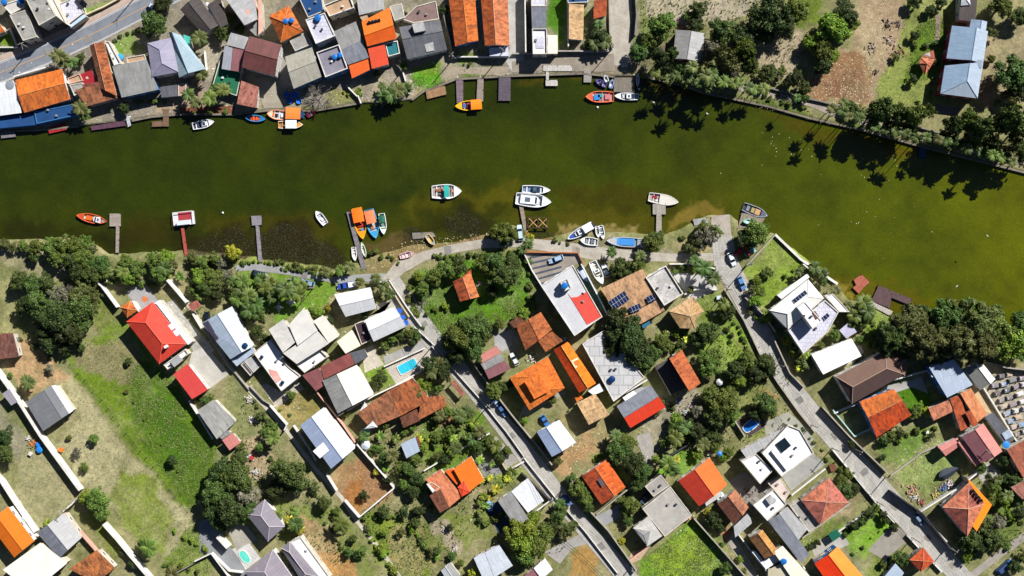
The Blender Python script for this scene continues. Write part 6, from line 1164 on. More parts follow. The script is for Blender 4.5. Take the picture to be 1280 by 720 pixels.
def proto(kind, tone, v):
    key = (kind, tone, v)
    if key in KR: return KR[key]
    base = (kind, v)
    if base not in KR:
        if kind == 'tree':
            C_, Q = crown_lobes(100+v, 5, 46, .62, 4.6, (.17, .38)); KR[base] = (leaf_mesh('crown', C_, Q, 110, .3, LM['dark'], v), trunk_mesh('trunk', C_, 5, 4.6, v, BK))
        elif kind == 'pine':
            C_, Q = crown_lobes(300+v, 5, 60, .8, 5.5, (.13, .3)); KR[base] = (leaf_mesh('crown', C_, Q, 150, .24, LM['dark'], v+40, elong=2.4, up=.7), trunk_mesh('trunk', C_, 5, 5, v, BK))
        elif kind == 'loose':
            C_, Q = crown_lobes(500+v, 5, 44, .5, 4.2, (.1, .27)); KR[base] = (leaf_mesh('crown', C_, Q, 120, .26, LM['dark'], v+60, up=.2), trunk_mesh('trunk', C_, 5, 4.2, v, BK2))
        elif kind == 'shrub':
            C_, Q = crown_lobes(700+v, 1.3, 12, .5, .5, (.25, .5)); KR[base] = (leaf_mesh('foliage', C_, Q, 260, .2, LM['dark'], v+80), None)
        elif kind == 'bare':
            m = MB(); r = random.Random(v)
            def br(p, d, L, rr, dep):
                q = p+d*L; m.tube([p, q], [rr, rr*.6], 4, cap=False)
                if dep:
                    for _ in range(3): br(q, (d+Vector((r.gauss(0, .55), r.gauss(0, .55), r.gauss(.0, .3)))).normalized(), L*r.uniform(.6, .85), rr*.6, dep-1)
            for _ in range(6): br(Vector((0, 0, 1.2)), Vector((r.gauss(0, .8), r.gauss(0, .8), 1)).normalized(), 1.9, .12, 4)
            KR[base] = (m.mesh('crown', bark('b0a89c')), trunk_mesh('trunk', [(0, 0, 2)], 2, 2, v, bark('b0a89c'), .2))
        elif kind in ('palm', 'banana'):
            m = MB(); r = random.Random(v+9); T = []; nf, Lf = (19, 3.3) if kind == 'palm' else (9, 1.7)
            for i in range(nf):
                a = 2*pi*i/nf+r.uniform(-.14, .14); el = r.uniform(.1, .9) if kind == 'palm' else r.uniform(.3, .9); L = Lf*r.uniform(.8, 1.1); ss = 9; P = []
                for s in range(ss+1):
                    u = s/ss; rad = L*u*(cos(el)*.25+.75); zz = sin(el)*L*u*.9-L*.62*u*u*(1.15-el*.4); P.append(Vector((cos(a)*rad, sin(a)*rad, zz)))
                tt = r.random()
                side = Vector((-sin(a), cos(a), 0))
                if kind == 'palm':
                    for s in range(ss):
                        m.face([P[s]-side*.04, P[s+1]-side*.025, P[s+1]+side*.025, P[s]+side*.04]); T.append(.9)
                        for k in (0, .33, .66):
                            b0 = P[s].lerp(P[s+1], k); u = (s+k)/ss; ll = 1.0*sin(pi*min(1, u*.85+.17))*r.uniform(.8, 1.1); f = (P[s+1]-P[s]).normalized()
                            for sg in (1, -1):
                                tip = b0+side*sg*ll*.8+f*ll*.55+Vector((0, 0, -ll*.28)); w_ = f*.11
                                m.face([b0-w_, b0+w_, tip]); T.append(min(1, max(0, tt*.6+r.random()*.4)))
                else:
                    for s in range(ss):
                        u0, u1 = s/ss, (s+1)/ss; w0, w1 = .32*sin(pi*min(.97, u0*.9+.08)), .32*sin(pi*min(.97, u1*.9+.08)); dz = Vector((0, 0, .1))
                        for sg in (1, -1): m.face([P[s], P[s+1], P[s+1]+side*sg*w1+dz*w1, P[s]+side*sg*w0+dz*w0][::sg]); T.append(tt)
            hz = (6.2 if v < 3 else 13.5) if kind == 'palm' else 1.9
            m.v = [(p[0], p[1], p[2]+hz) for p in m.v]; me = m.mesh('crown', LM['mid']); at = me.attributes.new('tint', 'FLOAT', 'FACE'); at.data.foreach_set('value', np.array(T, np.float32))
            tm = MB(); bx = r.uniform(-.7, .7) if kind == 'palm' else 0
            tm.tube([(bx, bx*.5, -.2), (bx*.7, bx*.35, hz*.35), (bx*.25, bx*.12, hz*.7), (0, 0, hz+.05)], [.24, .17, .14, .16] if kind == 'palm' else [.14, .12, .1, .08], 8); KR[base] = (me, tm.mesh('trunk', bark('8c8070') if kind == 'palm' else bark('6c7840')))
        elif kind == 'cycad': pass
    me, tr = KR[base]
    if kind != 'bare': me = me.copy(); me.materials[0] = LM[tone]
    KR[key] = (me, tr); return KR[key]
NAMES = {'tree': ('leafy_tree', 'tree'), 'pine': ('feathery_tree', 'tree'), 'loose': ('open_tree', 'tree'), 'shrub': ('shrub', 'shrub'), 'bare': ('bare_tree', 'bare tree'), 'palm': ('palm_tree', 'palm'), 'banana': ('banana_plant', 'plant')}
TONE = {'dark': 'dark green', 'mid': 'mid green', 'bright': 'bright green', 'olive': 'olive green', 'yellow': 'yellow-green', 'grey': 'grey-green', 'deep': 'very dark green'}
KND = {'tree': 'leafy tree', 'pine': 'feathery tree', 'loose': 'open-crowned tree', 'shrub': 'shrub', 'bare': 'bare twiggy tree', 'palm': 'palm', 'banana': 'banana plant'}
def plant(px, py, r, kind='tree', tone='dark', v=None, hs=1.0, z=0):
    if px > 1080 and 120 < py < 200 and kind in ('tree', 'loose'): hs *= 1.9
    if 820 < px < 960 and 55 < py < 110 and kind in ('tree', 'loose'): hs *= 1.7
    v = rnd.randrange({'tree': 5, 'pine': 3, 'loose': 3, 'shrub': 4, 'bare': 2, 'palm': 3, 'banana': 2}[kind]) if v is None else v
    me, tr = proto(kind, tone, v); R0 = {'tree': 4.6, 'pine': 4.6, 'loose': 4.6, 'shrub': 1.3, 'bare': 4.2, 'palm': 3.2, 'banana': 1.6}[kind]; s = r*S/R0*(.92 if kind in ('tree', 'loose') and r > 7 else 1)
    hh = {'tree': 7, 'pine': 8, 'loose': 6, 'shrub': .8, 'bare': 4, 'palm': 6.2 if v < 3 else 13.5, 'banana': 1.9}[kind]*s*hs; x, y = W(px, py, hh); rz = rnd.uniform(0, 2*pi)
    nm, cat = NAMES[kind]; nm = nm if kind != 'tree' else 'leafy_tree'
    sx = s*rnd.uniform(.94, 1.08)
    if tr is None:
        o = bpy.data.objects.new(nm, me); COL.objects.link(o); o.location = (x, y, z); o.rotation_euler = (0, 0, rz); o.scale = (sx, s*s/sx, s*hs)
    else:
        o = thing(nm, x, y, z, rz); o.scale = (sx, s*s/sx, s*hs)
        for n_, d in (('trunk', tr), ('crown', me)):
            q = bpy.data.objects.new(n_, d); COL.objects.link(q); q.parent = o
    o['category'] = cat; siz = {'tree': (14, 24), 'pine': (16, 26), 'loose': (13, 22), 'shrub': (4, 8), 'bare': (8, 16), 'palm': (11, 16), 'banana': (5, 9)}[kind]
    ph = ('small ' if r < siz[0] else 'big ' if r > siz[1] else '')+('' if kind == 'bare' else TONE[tone]+' ')+KND[kind]
    later(o, ph, px, py); return o
T = 'tree'; PI_ = 'pine'; LO = 'loose'
for a in [  # px, py, radius px, kind, tone
 (188,27,20,T,'dark'),(200,2,14,T,'deep'),(153,133,9,T,'deep'),(100,72,8,T,'dark'),(288,22,8,T,'mid'),(279,40,12,T,'dark'),(298,36,8,T,'deep'),
 (750,46,13,T,'deep'),(731,38,5,T,'dark'),(505,20,6,T,'deep'),(470,92,5,T,'mid'),(504,82,6,T,'mid'),(555,12,8,T,'deep'),
 (832,30,20,T,'mid'),(812,48,16,LO,'mid'),(800,62,14,T,'dark'),(826,72,14,T,'deep'),(842,66,9,T,'dark'),(875,10,14,T,'dark'),(905,36,20,T,'dark'),(890,60,14,LO,'grey'),(930,44,18,T,'deep'),(908,72,22,LO,'olive'),(932,60,16,T,'mid'),(890,90,16,LO,'olive'),(940,82,14,T,'dark'),(915,95,12,LO,'grey'),
 (965,16,28,T,'deep'),(985,30,20,LO,'deep'),(1000,8,18,T,'mid'),(955,40,16,T,'deep'),(1045,36,24,T,'bright'),(1032,58,18,T,'mid'),(1056,18,20,T,'deep'),(1065,28,14,T,'bright'),(1030,80,14,T,'deep'),(1040,70,12,T,'bright'),(1018,52,14,T,'bright'),(962,92,14,T,'dark'),(997,98,14,T,'deep'),(1008,108,10,T,'dark'),(978,90,10,LO,'mid'),(1005,122,7,T,'dark'),
 (870,32,12,T,'deep'),(862,20,10,LO,'mid'),(1145,2,10,T,'deep'),(1177,4,9,T,'deep'),(1255,8,18,T,'mid'),(1275,20,14,T,'dark'),(1240,40,12,LO,'olive'),(1268,88,24,T,'dark'),(1285,110,20,T,'deep'),(1240,72,6,T,'mid'),(1262,116,12,LO,'olive'),(1145,42,7,T,'deep'),(1163,14,7,T,'deep'),(1171,76,6,T,'deep'),(1142,98,7,T,'deep'),(1120,72,5,T,'mid'),
 (1105,134,18,T,'dark'),(1124,142,18,LO,'dark'),(1146,138,18,T,'mid'),(1163,140,12,LO,'mid'),(1090,150,12,T,'deep'),(1135,158,14,LO,'deep'),(1065,133,10,T,'dark'),(1078,140,12,LO,'mid'),(1195,158,16,T,'deep'),(1215,148,16,T,'mid'),(1232,158,20,T,'dark'),(1252,160,18,LO,'mid'),(1270,150,20,T,'dark'),(1218,172,16,LO,'dark'),(1245,178,14,T,'deep'),(1275,185,18,LO,'dark'),(1265,130,12,LO,'olive'),(1280,165,18,T,'deep'),(1182,172,12,LO,'olive'),
 # near bank, left
 (3,305,8,T,'olive'),(15,308,9,LO,'olive'),(28,308,8,T,'mid'),(45,311,12,T,'mid'),(60,306,13,T,'mid'),(75,304,14,T,'mid'),(90,307,14,T,'mid'),(105,303,12,LO,'mid'),(70,320,14,T,'mid'),(88,324,15,T,'dark'),(104,322,15,T,'mid'),(116,312,11,LO,'olive'),(122,330,14,T,'dark'),(96,338,15,T,'deep'),(112,342,14,T,'dark'),(130,343,12,T,'mid'),(42,320,9,T,'dark'),
 (22,352,14,T,'dark'),(38,356,17,LO,'dark'),(55,352,14,T,'dark'),(50,376,22,T,'dark'),(75,368,20,LO,'grey'),(95,365,17,T,'olive'),(110,362,12,LO,'olive'),(30,385,16,T,'deep'),(65,398,24,T,'deep'),(95,388,20,T,'dark'),(112,385,13,LO,'olive'),(82,412,20,T,'deep'),(50,410,16,T,'deep'),(60,428,14,T,'deep'),(98,408,14,T,'dark'),(100,435,6,T,'dark'),(78,436,12,LO,'deep'),(118,372,11,LO,'olive'),
 (154,328,12,T,'mid'),(170,338,13,T,'mid'),(160,348,12,T,'bright'),(145,344,10,LO,'olive'),(192,326,13,T,'mid'),(205,322,12,T,'bright'),(198,342,13,T,'mid'),(212,330,11,LO,'olive'),(240,322,10,LO,'olive'),(252,330,12,T,'mid'),(245,345,13,T,'bright'),(262,345,13,T,'mid'),(256,358,12,T,'dark'),(272,356,12,LO,'olive'),(290,314,12,T,'yellow'),(266,322,9,T,'mid'),(278,330,9,LO,'grey'),(240,362,8,T,'mid'),(270,370,10,T,'deep'),(283,345,10,LO,'grey'),
 (160,452,5,T,'dark'),(115,550,7,T,'mid'),(85,547,4,T,'mid'),(95,567,8,LO,'grey'),(104,585,6,T,'mid'),(118,625,17,T,'mid'),(124,640,13,T,'mid'),(106,622,11,T,'bright'),(4,545,14,T,'deep'),(5,568,14,T,'dark'),(215,576,8,T,'deep'),(165,705,6,T,'deep'),(155,690,5,T,'dark'),(62,460,7,LO,'grey'),(12,470,4,T,'mid'),
 (275,590,19,T,'deep'),(292,605,24,T,'dark'),(268,620,22,T,'dark'),(285,635,24,T,'deep'),(262,640,18,T,'deep'),(305,618,20,LO,'grey'),(312,640,14,T,'dark'),(275,655,12,T,'mid'),(300,576,14,T,'dark'),(358,590,24,T,'dark'),(350,605,16,T,'deep'),(372,606,14,T,'dark'),(340,615,14,T,'deep'),(404,628,11,T,'dark'),(392,610,9,LO,'olive'),(300,560,8,LO,'mid'),(422,640,9,LO,'mid'),(452,690,10,LO,'mid'),(455,620,7,T,'deep'),(435,692,7,T,'dark'),(447,694,6,T,'deep'),(440,675,6,T,'dark'),
 (322,412,9,T,'dark'),(328,425,9,T,'deep'),(345,435,5,T,'deep'),(397,391,9,T,'bright'),(410,385,6,LO,'yellow'),(363,493,7,T,'mid'),(412,400,6,T,'deep'),(255,500,6,T,'dark'),(262,497,6,LO,'mid'),(325,520,9,LO,'olive'),(330,540,10,LO,'mid'),(325,560,7,T,'mid'),
 (475,472,10,T,'dark'),(490,425,8,T,'mid'),(500,420,8,T,'dark'),(510,416,8,T,'mid'),(480,432,8,LO,'mid'),(520,420,6,T,'dark'),(515,428,6,T,'deep'),(456,392,6,T,'dark'),(482,402,4,T,'deep'),
 (629,291,15,T,'mid'),(620,293,10,T,'mid'),(640,293,9,T,'mid'),
 (560,335,14,T,'mid'),(575,330,14,T,'dark'),(545,345,14,T,'mid'),(530,360,12,T,'mid'),(536,352,10,LO,'grey'),(602,332,14,T,'mid'),(620,330,17,T,'dark'),(640,330,14,T,'dark'),(625,345,19,T,'dark'),(644,346,14,T,'dark'),(522,345,8,T,'bright'),(614,362,10,T,'deep'),
 (588,412,22,T,'dark'),(575,425,22,T,'mid'),(600,405,16,T,'dark'),(590,438,18,T,'dark'),(570,442,14,T,'deep'),(562,430,12,T,'mid'),(605,420,12,T,'dark'),(625,405,8,T,'mid'),(645,400,6,T,'mid'),(655,392,8,T,'bright'),
 (618,490,13,T,'mid'),(628,482,10,T,'dark'),(538,458,14,T,'deep'),(552,468,14,T,'deep'),(530,482,10,T,'bright'),(558,452,10,T,'deep'),(548,485,8,T,'mid'),(540,470,10,T,'deep'),
 (817,302,14,T,'mid'),(824,297,10,T,'dark'),(776,335,14,T,'dark'),(797,331,11,T,'mid'),(773,349,9,T,'deep'),(786,341,9,LO,'dark'),
 (885,296,18,LO,'grey'),(875,302,14,LO,'olive'),(895,288,12,LO,'mid'),(880,285,11,T,'mid'),(945,290,18,T,'mid'),(933,300,14,T,'deep'),(953,285,12,LO,'mid'),(865,312,10,T,'olive'),(938,296,12,T,'mid'),
 (775,402,20,T,'deep'),(785,425,24,T,'deep'),(770,420,18,T,'deep'),(798,440,20,T,'deep'),(810,455,14,T,'dark'),(818,440,12,T,'dark'),(790,400,14,T,'deep'),(805,425,12,T,'deep'),(765,438,14,T,'deep'),
 (945,378,10,T,'bright'),(950,365,10,LO,'mid'),(958,395,9,T,'bright'),(940,362,9,LO,'olive'),(946,350,6,T,'bright'),(960,340,8,T,'mid'),(911,388,10,T,'dark'),(905,394,8,T,'deep'),
 (886,414,16,T,'dark'),(874,424,12,T,'deep'),(883,447,12,T,'mid'),(890,460,14,T,'mid'),(895,445,10,T,'mid'),(935,450,13,T,'mid'),(920,462,14,T,'deep'),(955,455,14,T,'dark'),(962,462,12,T,'deep'),(945,470,14,T,'deep'),(925,478,12,T,'bright'),(915,488,10,T,'mid'),(905,505,20,T,'mid'),(898,520,18,T,'dark'),(915,520,14,T,'mid'),(890,495,14,T,'mid'),(955,505,16,T,'dark'),(945,518,10,T,'deep'),(965,515,10,T,'dark'),(875,515,10,T,'grey'),(860,530,10,T,'deep'),(870,540,14,T,'deep'),(888,540,10,T,'dark'),(846,525,10,T,'bright'),(848,536,12,T,'dark'),(918,470,9,T,'deep'),
 (985,425,8,T,'yellow'),(993,438,9,T,'bright'),(1002,450,8,T,'mid'),(998,430,7,T,'mid'),(1045,420,9,T,'mid'),(1025,432,6,T,'mid'),(988,412,7,T,'mid'),
 (1072,392,12,T,'dark'),(1082,400,12,T,'mid'),(1065,405,9,T,'mid'),(1090,415,6,T,'bright'),(1088,428,7,T,'bright'),(1078,425,8,T,'mid'),(1020,340,9,LO,'bright'),(1030,352,8,LO,'mid'),
 (1120,420,22,PI_,'dark'),(1140,405,24,PI_,'olive'),(1160,425,26,PI_,'olive'),(1185,400,24,PI_,'dark'),(1200,425,26,PI_,'olive'),(1225,400,26,PI_,'olive'),(1228,432,24,PI_,'olive'),(1155,398,16,PI_,'dark'),(1140,432,18,PI_,'deep'),(1180,438,18,PI_,'deep'),(1192,385,14,PI_,'mid'),(1215,388,16,PI_,'mid'),(1110,430,16,PI_,'deep'),
 (1255,410,24,T,'mid'),(1272,425,22,T,'bright'),(1258,432,20,T,'bright'),(1280,405,18,T,'dark'),(1245,395,14,PI_,'mid'),(1275,442,14,T,'mid'),
 (1145,517,9,T,'mid'),(1158,515,8,T,'yellow'),(1150,508,7,T,'bright'),(1125,540,8,T,'dark'),(1115,545,8,T,'mid'),(1105,550,7,T,'dark'),(1065,555,6,T,'deep'),(1103,572,5,T,'deep'),
 (1165,545,6,LO,'deep'),(1228,587,8,T,'dark'),(1257,575,12,LO,'deep'),(1270,600,12,T,'dark'),(1258,598,8,T,'deep'),(1245,610,9,T,'mid'),(1260,625,12,T,'bright'),(1275,640,12,T,'deep'),(1240,625,9,T,'mid'),(1265,645,10,T,'bright'),
 (1230,660,16,LO,'olive'),(1215,675,18,LO,'dark'),(1240,675,16,T,'dark'),(1225,685,14,T,'deep'),(1205,683,10,T,'mid'),(1212,697,9,T,'bright'),(1250,655,13,LO,'grey'),(1255,680,12,LO,'mid'),(1272,710,10,T,'deep'),(1280,695,10,T,'mid'),
 (1052,600,9,T,'mid'),(1058,615,13,T,'dark'),(1066,612,10,T,'deep'),(1062,592,9,T,'mid'),(1088,642,8,T,'dark'),(1078,650,7,T,'dark'),(1105,645,6,T,'deep'),(1118,660,6,T,'deep'),(1068,655,7,T,'deep'),(1108,652,6,T,'deep'),
 (1128,700,11,T,'dark'),(1105,706,5,T,'mid'),(1022,680,5,T,'deep'),(1012,684,5,T,'deep'),(1095,635,6,T,'mid'),
 (908,712,9,T,'dark'),(885,642,7,T,'yellow'),(893,650,12,T,'deep'),(902,660,8,T,'deep'),
 (775,568,18,T,'dark'),(790,580,18,T,'deep'),(800,590,16,T,'dark'),(785,555,14,T,'mid'),(798,605,12,T,'dark'),(770,555,10,T,'dark'),(765,580,8,T,'mid'),(812,606,8,T,'deep'),
 (722,610,13,T,'mid'),(730,622,12,T,'mid'),(716,600,9,T,'dark'),(735,634,9,T,'dark'),(696,577,9,LO,'olive'),(790,632,13,T,'mid'),(782,640,9,T,'mid'),(785,652,7,T,'dark'),(778,628,8,T,'mid'),(776,677,6,T,'yellow'),
 (645,665,18,T,'bright'),(655,680,20,T,'bright'),(665,665,18,T,'bright'),(670,685,18,T,'mid'),(680,670,16,T,'mid'),(655,695,16,T,'mid'),(668,648,10,T,'bright'),(700,650,13,T,'dark'),(708,662,14,LO,'olive'),(692,660,12,T,'deep'),(715,658,10,LO,'mid'),(702,638,9,T,'mid'),(650,705,8,LO,'mid'),
 (618,562,10,T,'mid'),(625,572,8,T,'dark'),(634,565,7,T,'mid'),(600,560,9,T,'dark'),(610,552,9,T,'mid'),(545,570,9,LO,'olive'),(555,575,8,T,'deep'),(515,535,7,LO,'mid'),(510,590,12,T,'dark'),(498,586,11,LO,'mid'),(520,600,10,T,'deep'),(486,600,9,LO,'deep'),(515,615,10,T,'deep'),(505,605,9,T,'mid'),(520,575,9,T,'mid'),(530,560,8,T,'bright'),(480,575,10,T,'dark'),(470,560,9,LO,'mid'),(545,545,9,T,'mid'),(560,540,10,LO,'mid'),(525,640,9,T,'deep'),(518,655,8,T,'dark'),(505,640,10,LO,'deep'),(480,640,9,T,'dark'),(565,535,8,T,'mid'),(560,515,9,T,'mid'),
 (565,695,6,T,'dark'),(575,705,5,T,'mid'),(592,716,8,T,'yellow'),(600,650,4,T,'deep'),(500,665,8,LO,'olive'),(480,665,8,LO,'bright'),(545,690,6,T,'dark'),(562,660,5,T,'deep'),
 (480,530,7,T,'mid'),(505,540,6,T,'mid'),(432,516,6,LO,'mid'),(430,560,5,T,'mid'),(463,567,5,LO,'mid'),(690,500,6,T,'mid'),(835,470,7,LO,'olive'),(822,515,6,LO,'olive'),(655,525,6,T,'bright'),(640,480,5,T,'deep'),
 (845,450,8,T,'mid'),(835,432,9,T,'mid'),(825,425,10,T,'mid'),(852,430,7,T,'dark'),(845,418,6,T,'bright'),(858,418,5,T,'bright'),(700,395,4,T,'mid'),
 (925,700,5,T,'bright'),(948,684,4,T,'yellow'),(826,640,4,T,'mid'),(862,362,5,T,'mid'),(860,548,8,T,'mid'),(872,570,7,T,'bright'),(832,555,8,T,'mid'),(820,575,6,T,'bright'),(895,560,8,T,'mid'),(910,565,8,T,'mid'),(900,550,8,T,'dark'),(905,572,6,T,'bright')]:
    plant(*a)
for a in [(838,88,12,'deep'),(852,90,12,'dark'),(868,92,13,'deep'),(884,97,12,'deep'),(898,98,12,'dark'),(915,103,9,'deep'),(1112,160,11,'deep'),(1140,167,12,'dark'),(1168,172,12,'deep'),(1192,178,13,'dark'),(1212,182,12,'deep'),(1236,187,13,'dark'),(1258,193,13,'deep'),(1278,200,12,'dark')]: plant(a[0], a[1], a[2], 'loose', a[3], hs=2.0 if a[0] < 1080 and a[1] > 104 or a[1] >= 200 else 1.15)  # tall trees added to merge the quay shadows on the water
for a in [(77,378,16),(88,372,14),(62,384,12),(320,625,12),(400,118,15),(530,375,9),(1045,24,9),(393,121,11),(409,123,9),(535,355,9),(980,18,11)]: plant(a[0], a[1], a[2], 'bare')
PALMS = [(73,70,12),(80,76,11),(90,78,9),(100,135,12),(104,141,10),(252,22,9),(249,47,12),(235,118,10),(262,122,12),(278,112,11),(252,93,10),(244,128,9),(268,112,9),(497,112,12),(489,118,12),(507,110,10),(478,108,7),(748,30,8),(757,52,11),(744,56,10),(478,120,9),
 (300,362,12),(310,370,13),(303,352,11),(318,380,13),(330,360,11),(337,352,10),(346,360,12),(357,362,13),(372,368,12),(325,348,9),(378,357,8),(365,352,8),(310,388,12),(295,374,11),(340,372,9),(153,340,11),(205,335,12),(132,340,10),(290,352,9),(322,392,10),
 (405,340,8),(425,338,8),(437,333,8),(450,352,7),(470,348,8),(480,358,9),(488,368,8),(660,305,8),(652,312,7),(765,315,8),(800,320,9),(630,303,7),
 (35,478,12),(185,685,14),(215,718,11),(178,680,9),(341,547,11),(426,655,13),(345,660,8),(370,655,12),(345,645,9),(358,700,7),
 (880,335,13),(892,348,11),(868,325,8),(905,380,9),(1018,335,10),(1028,342,9),(1045,362,8),(1080,378,12),(1068,395,11),(1085,390,12),(1060,382,8),
 (835,580,13),(842,588,10),(858,535,11),(880,555,10),(845,548,12),(1010,455,8),(1000,340,7),(540,465,11),(548,455,10),(520,490,9),(575,520,11),(585,515,10),(550,520,9),(600,540,10),(570,560,10),(490,570,10),(455,545,8),(590,550,9),(620,558,10),
 (1260,620,9),(1248,600,8),(1180,425,10),(700,630,8),(770,545,10),(655,640,8)]
QUAY = [(822,92,10),(832,98,9),(845,98,9),(868,85,12),(878,95,13),(884,103,12),(893,92,12),(900,100,11),(908,103,12),(916,108,11),(925,106,10),(936,108,11),(945,113,10),(955,112,11),(873,105,11),(888,112,10),(1040,134,11),(1050,138,12),(1060,145,11),(1057,130,9),(1075,150,11),(1066,152,9),(1095,160,10),(1105,165,10),(1120,166,11),(1132,168,10),(1148,172,10),(1160,172,11),(1173,177,10),(1185,180,11),(1200,184,10),(1212,185,11),(1225,190,10),(1240,192,11),(1255,197,11),(1268,202,10),(999,122,8),(860,98,9)]
for a in PALMS: plant(*a, 'palm', rnd.choice(['mid', 'dark', 'olive', 'dark']), hs=rnd.uniform(.75, 1.0))
for a in QUAY: plant(a[0]+rnd.uniform(-4, 4), a[1]-2+rnd.uniform(-2, 4), a[2]*.8, 'palm', rnd.choice(['mid', 'dark', 'dark', 'olive']), v=rnd.choice([3, 4, 5]), hs=rnd.uniform(.75, 1.45))
BAN = [(660,600),(668,592),(675,597),(662,604)][:0]+[(600,640),(607,632),(612,623),(620,612),(627,605),(634,598),(600,628),(640,590),(604,620),(553,520),(575,535),(583,545),(592,530),(566,548),(510,565),(530,610),(470,590),(482,585),(350,640),(362,650),(375,662),(355,655),(368,640),(600,575),(615,580),(545,555),(872,545),(845,575),(985,420),(1000,460),(1008,445),(60,655),(190,345),(225,345),(140,352),(210,345),(250,370),(640,637),(637,645),(305,650),(335,655),(475,545),(495,548),(523,548),(536,548),(548,610),(846,412),(833,418),(858,425),(848,440),(600,600),(612,597)]
for a in BAN: plant(*a, rnd.uniform(5, 8), 'banana', rnd.choice(['bright', 'yellow', 'mid']))
# shrubs along hedges, walls and beds: (from, to, count, radius, tone)
HED = [((518,398),(560,378),4,6,'bright'),((510,360),(520,392),6,5,'mid'),((540,322),(655,313),16,5,'mid'),((668,400),(640,405),4,6,'mid'),((660,322),(664,390),8,5,'mid'),((484,410),(530,412),7,4,'dark'),((838,338),(895,336),10,4.5,'mid'),((740,400),(745,380),2,4,'mid'),
 ((905,372),(955,480),16,3.5,'mid'),((985,520),(1060,600),10,3.5,'mid'),((1092,405),(1092,436),5,4.5,'bright'),((1118,548),(1175,535),5,5,'mid'),((1050,668),(1095,640),6,5,'dark'),((1060,700),(1118,650),5,3,'mid'),((690,545),(700,520),3,3,'dark'),((905,378),(915,430),6,4,'dark'),((862,385),(870,400),3,3.5,'mid'),
 ((300,325),(425,345),18,3.6,'mid'),((342,328),(415,338),9,4,'olive'),((238,330),(300,322),9,5,'mid'),((460,312),(500,330),6,3.5,'mid'),((300,395),(335,398),4,5,'mid'),((385,385),(405,415),4,4,'mid'),((445,380),(500,365),5,3.5,'mid'),((530,500),(560,560),7,5,'mid'),((470,560),(545,620),10,5,'mid'),
 ((452,650),(520,640),7,5,'mid'),((455,655),(495,715),8,6,'bright'),((510,660),(550,700),6,6,'bright'),((520,640),(600,610),6,4,'dark'),((595,660),(640,640),5,5,'mid'),((345,505),(370,525),2,4,'mid'),((315,500),(345,540),6,5,'mid'),((330,570),(400,620),6,5,'mid'),((400,640),(430,690),6,4,'dark'),
 ((235,505),(250,495),2,4,'mid'),((150,480),(230,600),7,3,'mid'),((215,660),(260,690),5,5,'bright'),((200,705),(250,715),5,5,'mid'),((150,350),(200,358),5,5,'mid'),((15,418),(70,450),3,4,'olive'),((740,575),(755,565),3,4,'bright'),((760,590),(788,620),5,5,'mid'),((700,520),(735,490),2,3,'mid'),
 ((820,560),(905,540),8,5,'mid'),((840,430),(870,470),6,5,'mid'),((795,480),(860,520),5,4,'dark'),((1235,590),(1280,660),9,5.5,'mid'),((1195,655),(1265,690),7,5,'mid'),((880,660),(935,720),4,4,'mid'),((975,345),(1010,335),3,4,'mid'),((935,385),(975,415),6,5,'mid'),((990,455),(1015,440),3,4,'mid'),((800,96),(860,106),7,4.5,'mid'),((950,116),(1010,135),7,4,'mid'),
 ((1140,60),(1185,55),4,5,'dark'),((1170,90),(1160,125),4,4,'mid'),((170,127),(206,128),6,4,'mid'),((230,140),(285,137),6,3.5,'mid'),((447,108),(449,122),3,4,'bright'),((140,50),(178,38),5,4,'dark'),((575,80),(590,78),2,3,'mid'),((425,117),(436,120),2,4,'yellow'),((728,55),(760,58),4,4,'mid'),((1240,130),(1290,140),4,6,'mid'),((850,295),(870,310),3,4,'mid'),((655,290),(665,300),3,4,'yellow'),((690,300),(712,306),3,3,'olive')]
for (x0, y0), (x1, y1), n, r, tone in HED:
    for i in range(n):
        t_ = (i+.5)/n; plant(x0+(x1-x0)*t_+rnd.uniform(-2, 2), y0+(y1-y0)*t_+rnd.uniform(-3, 3), r*rnd.uniform(.55, 1.35), 'shrub', tone if rnd.random() < .7 else rnd.choice(['mid', 'dark', 'bright', 'olive']))
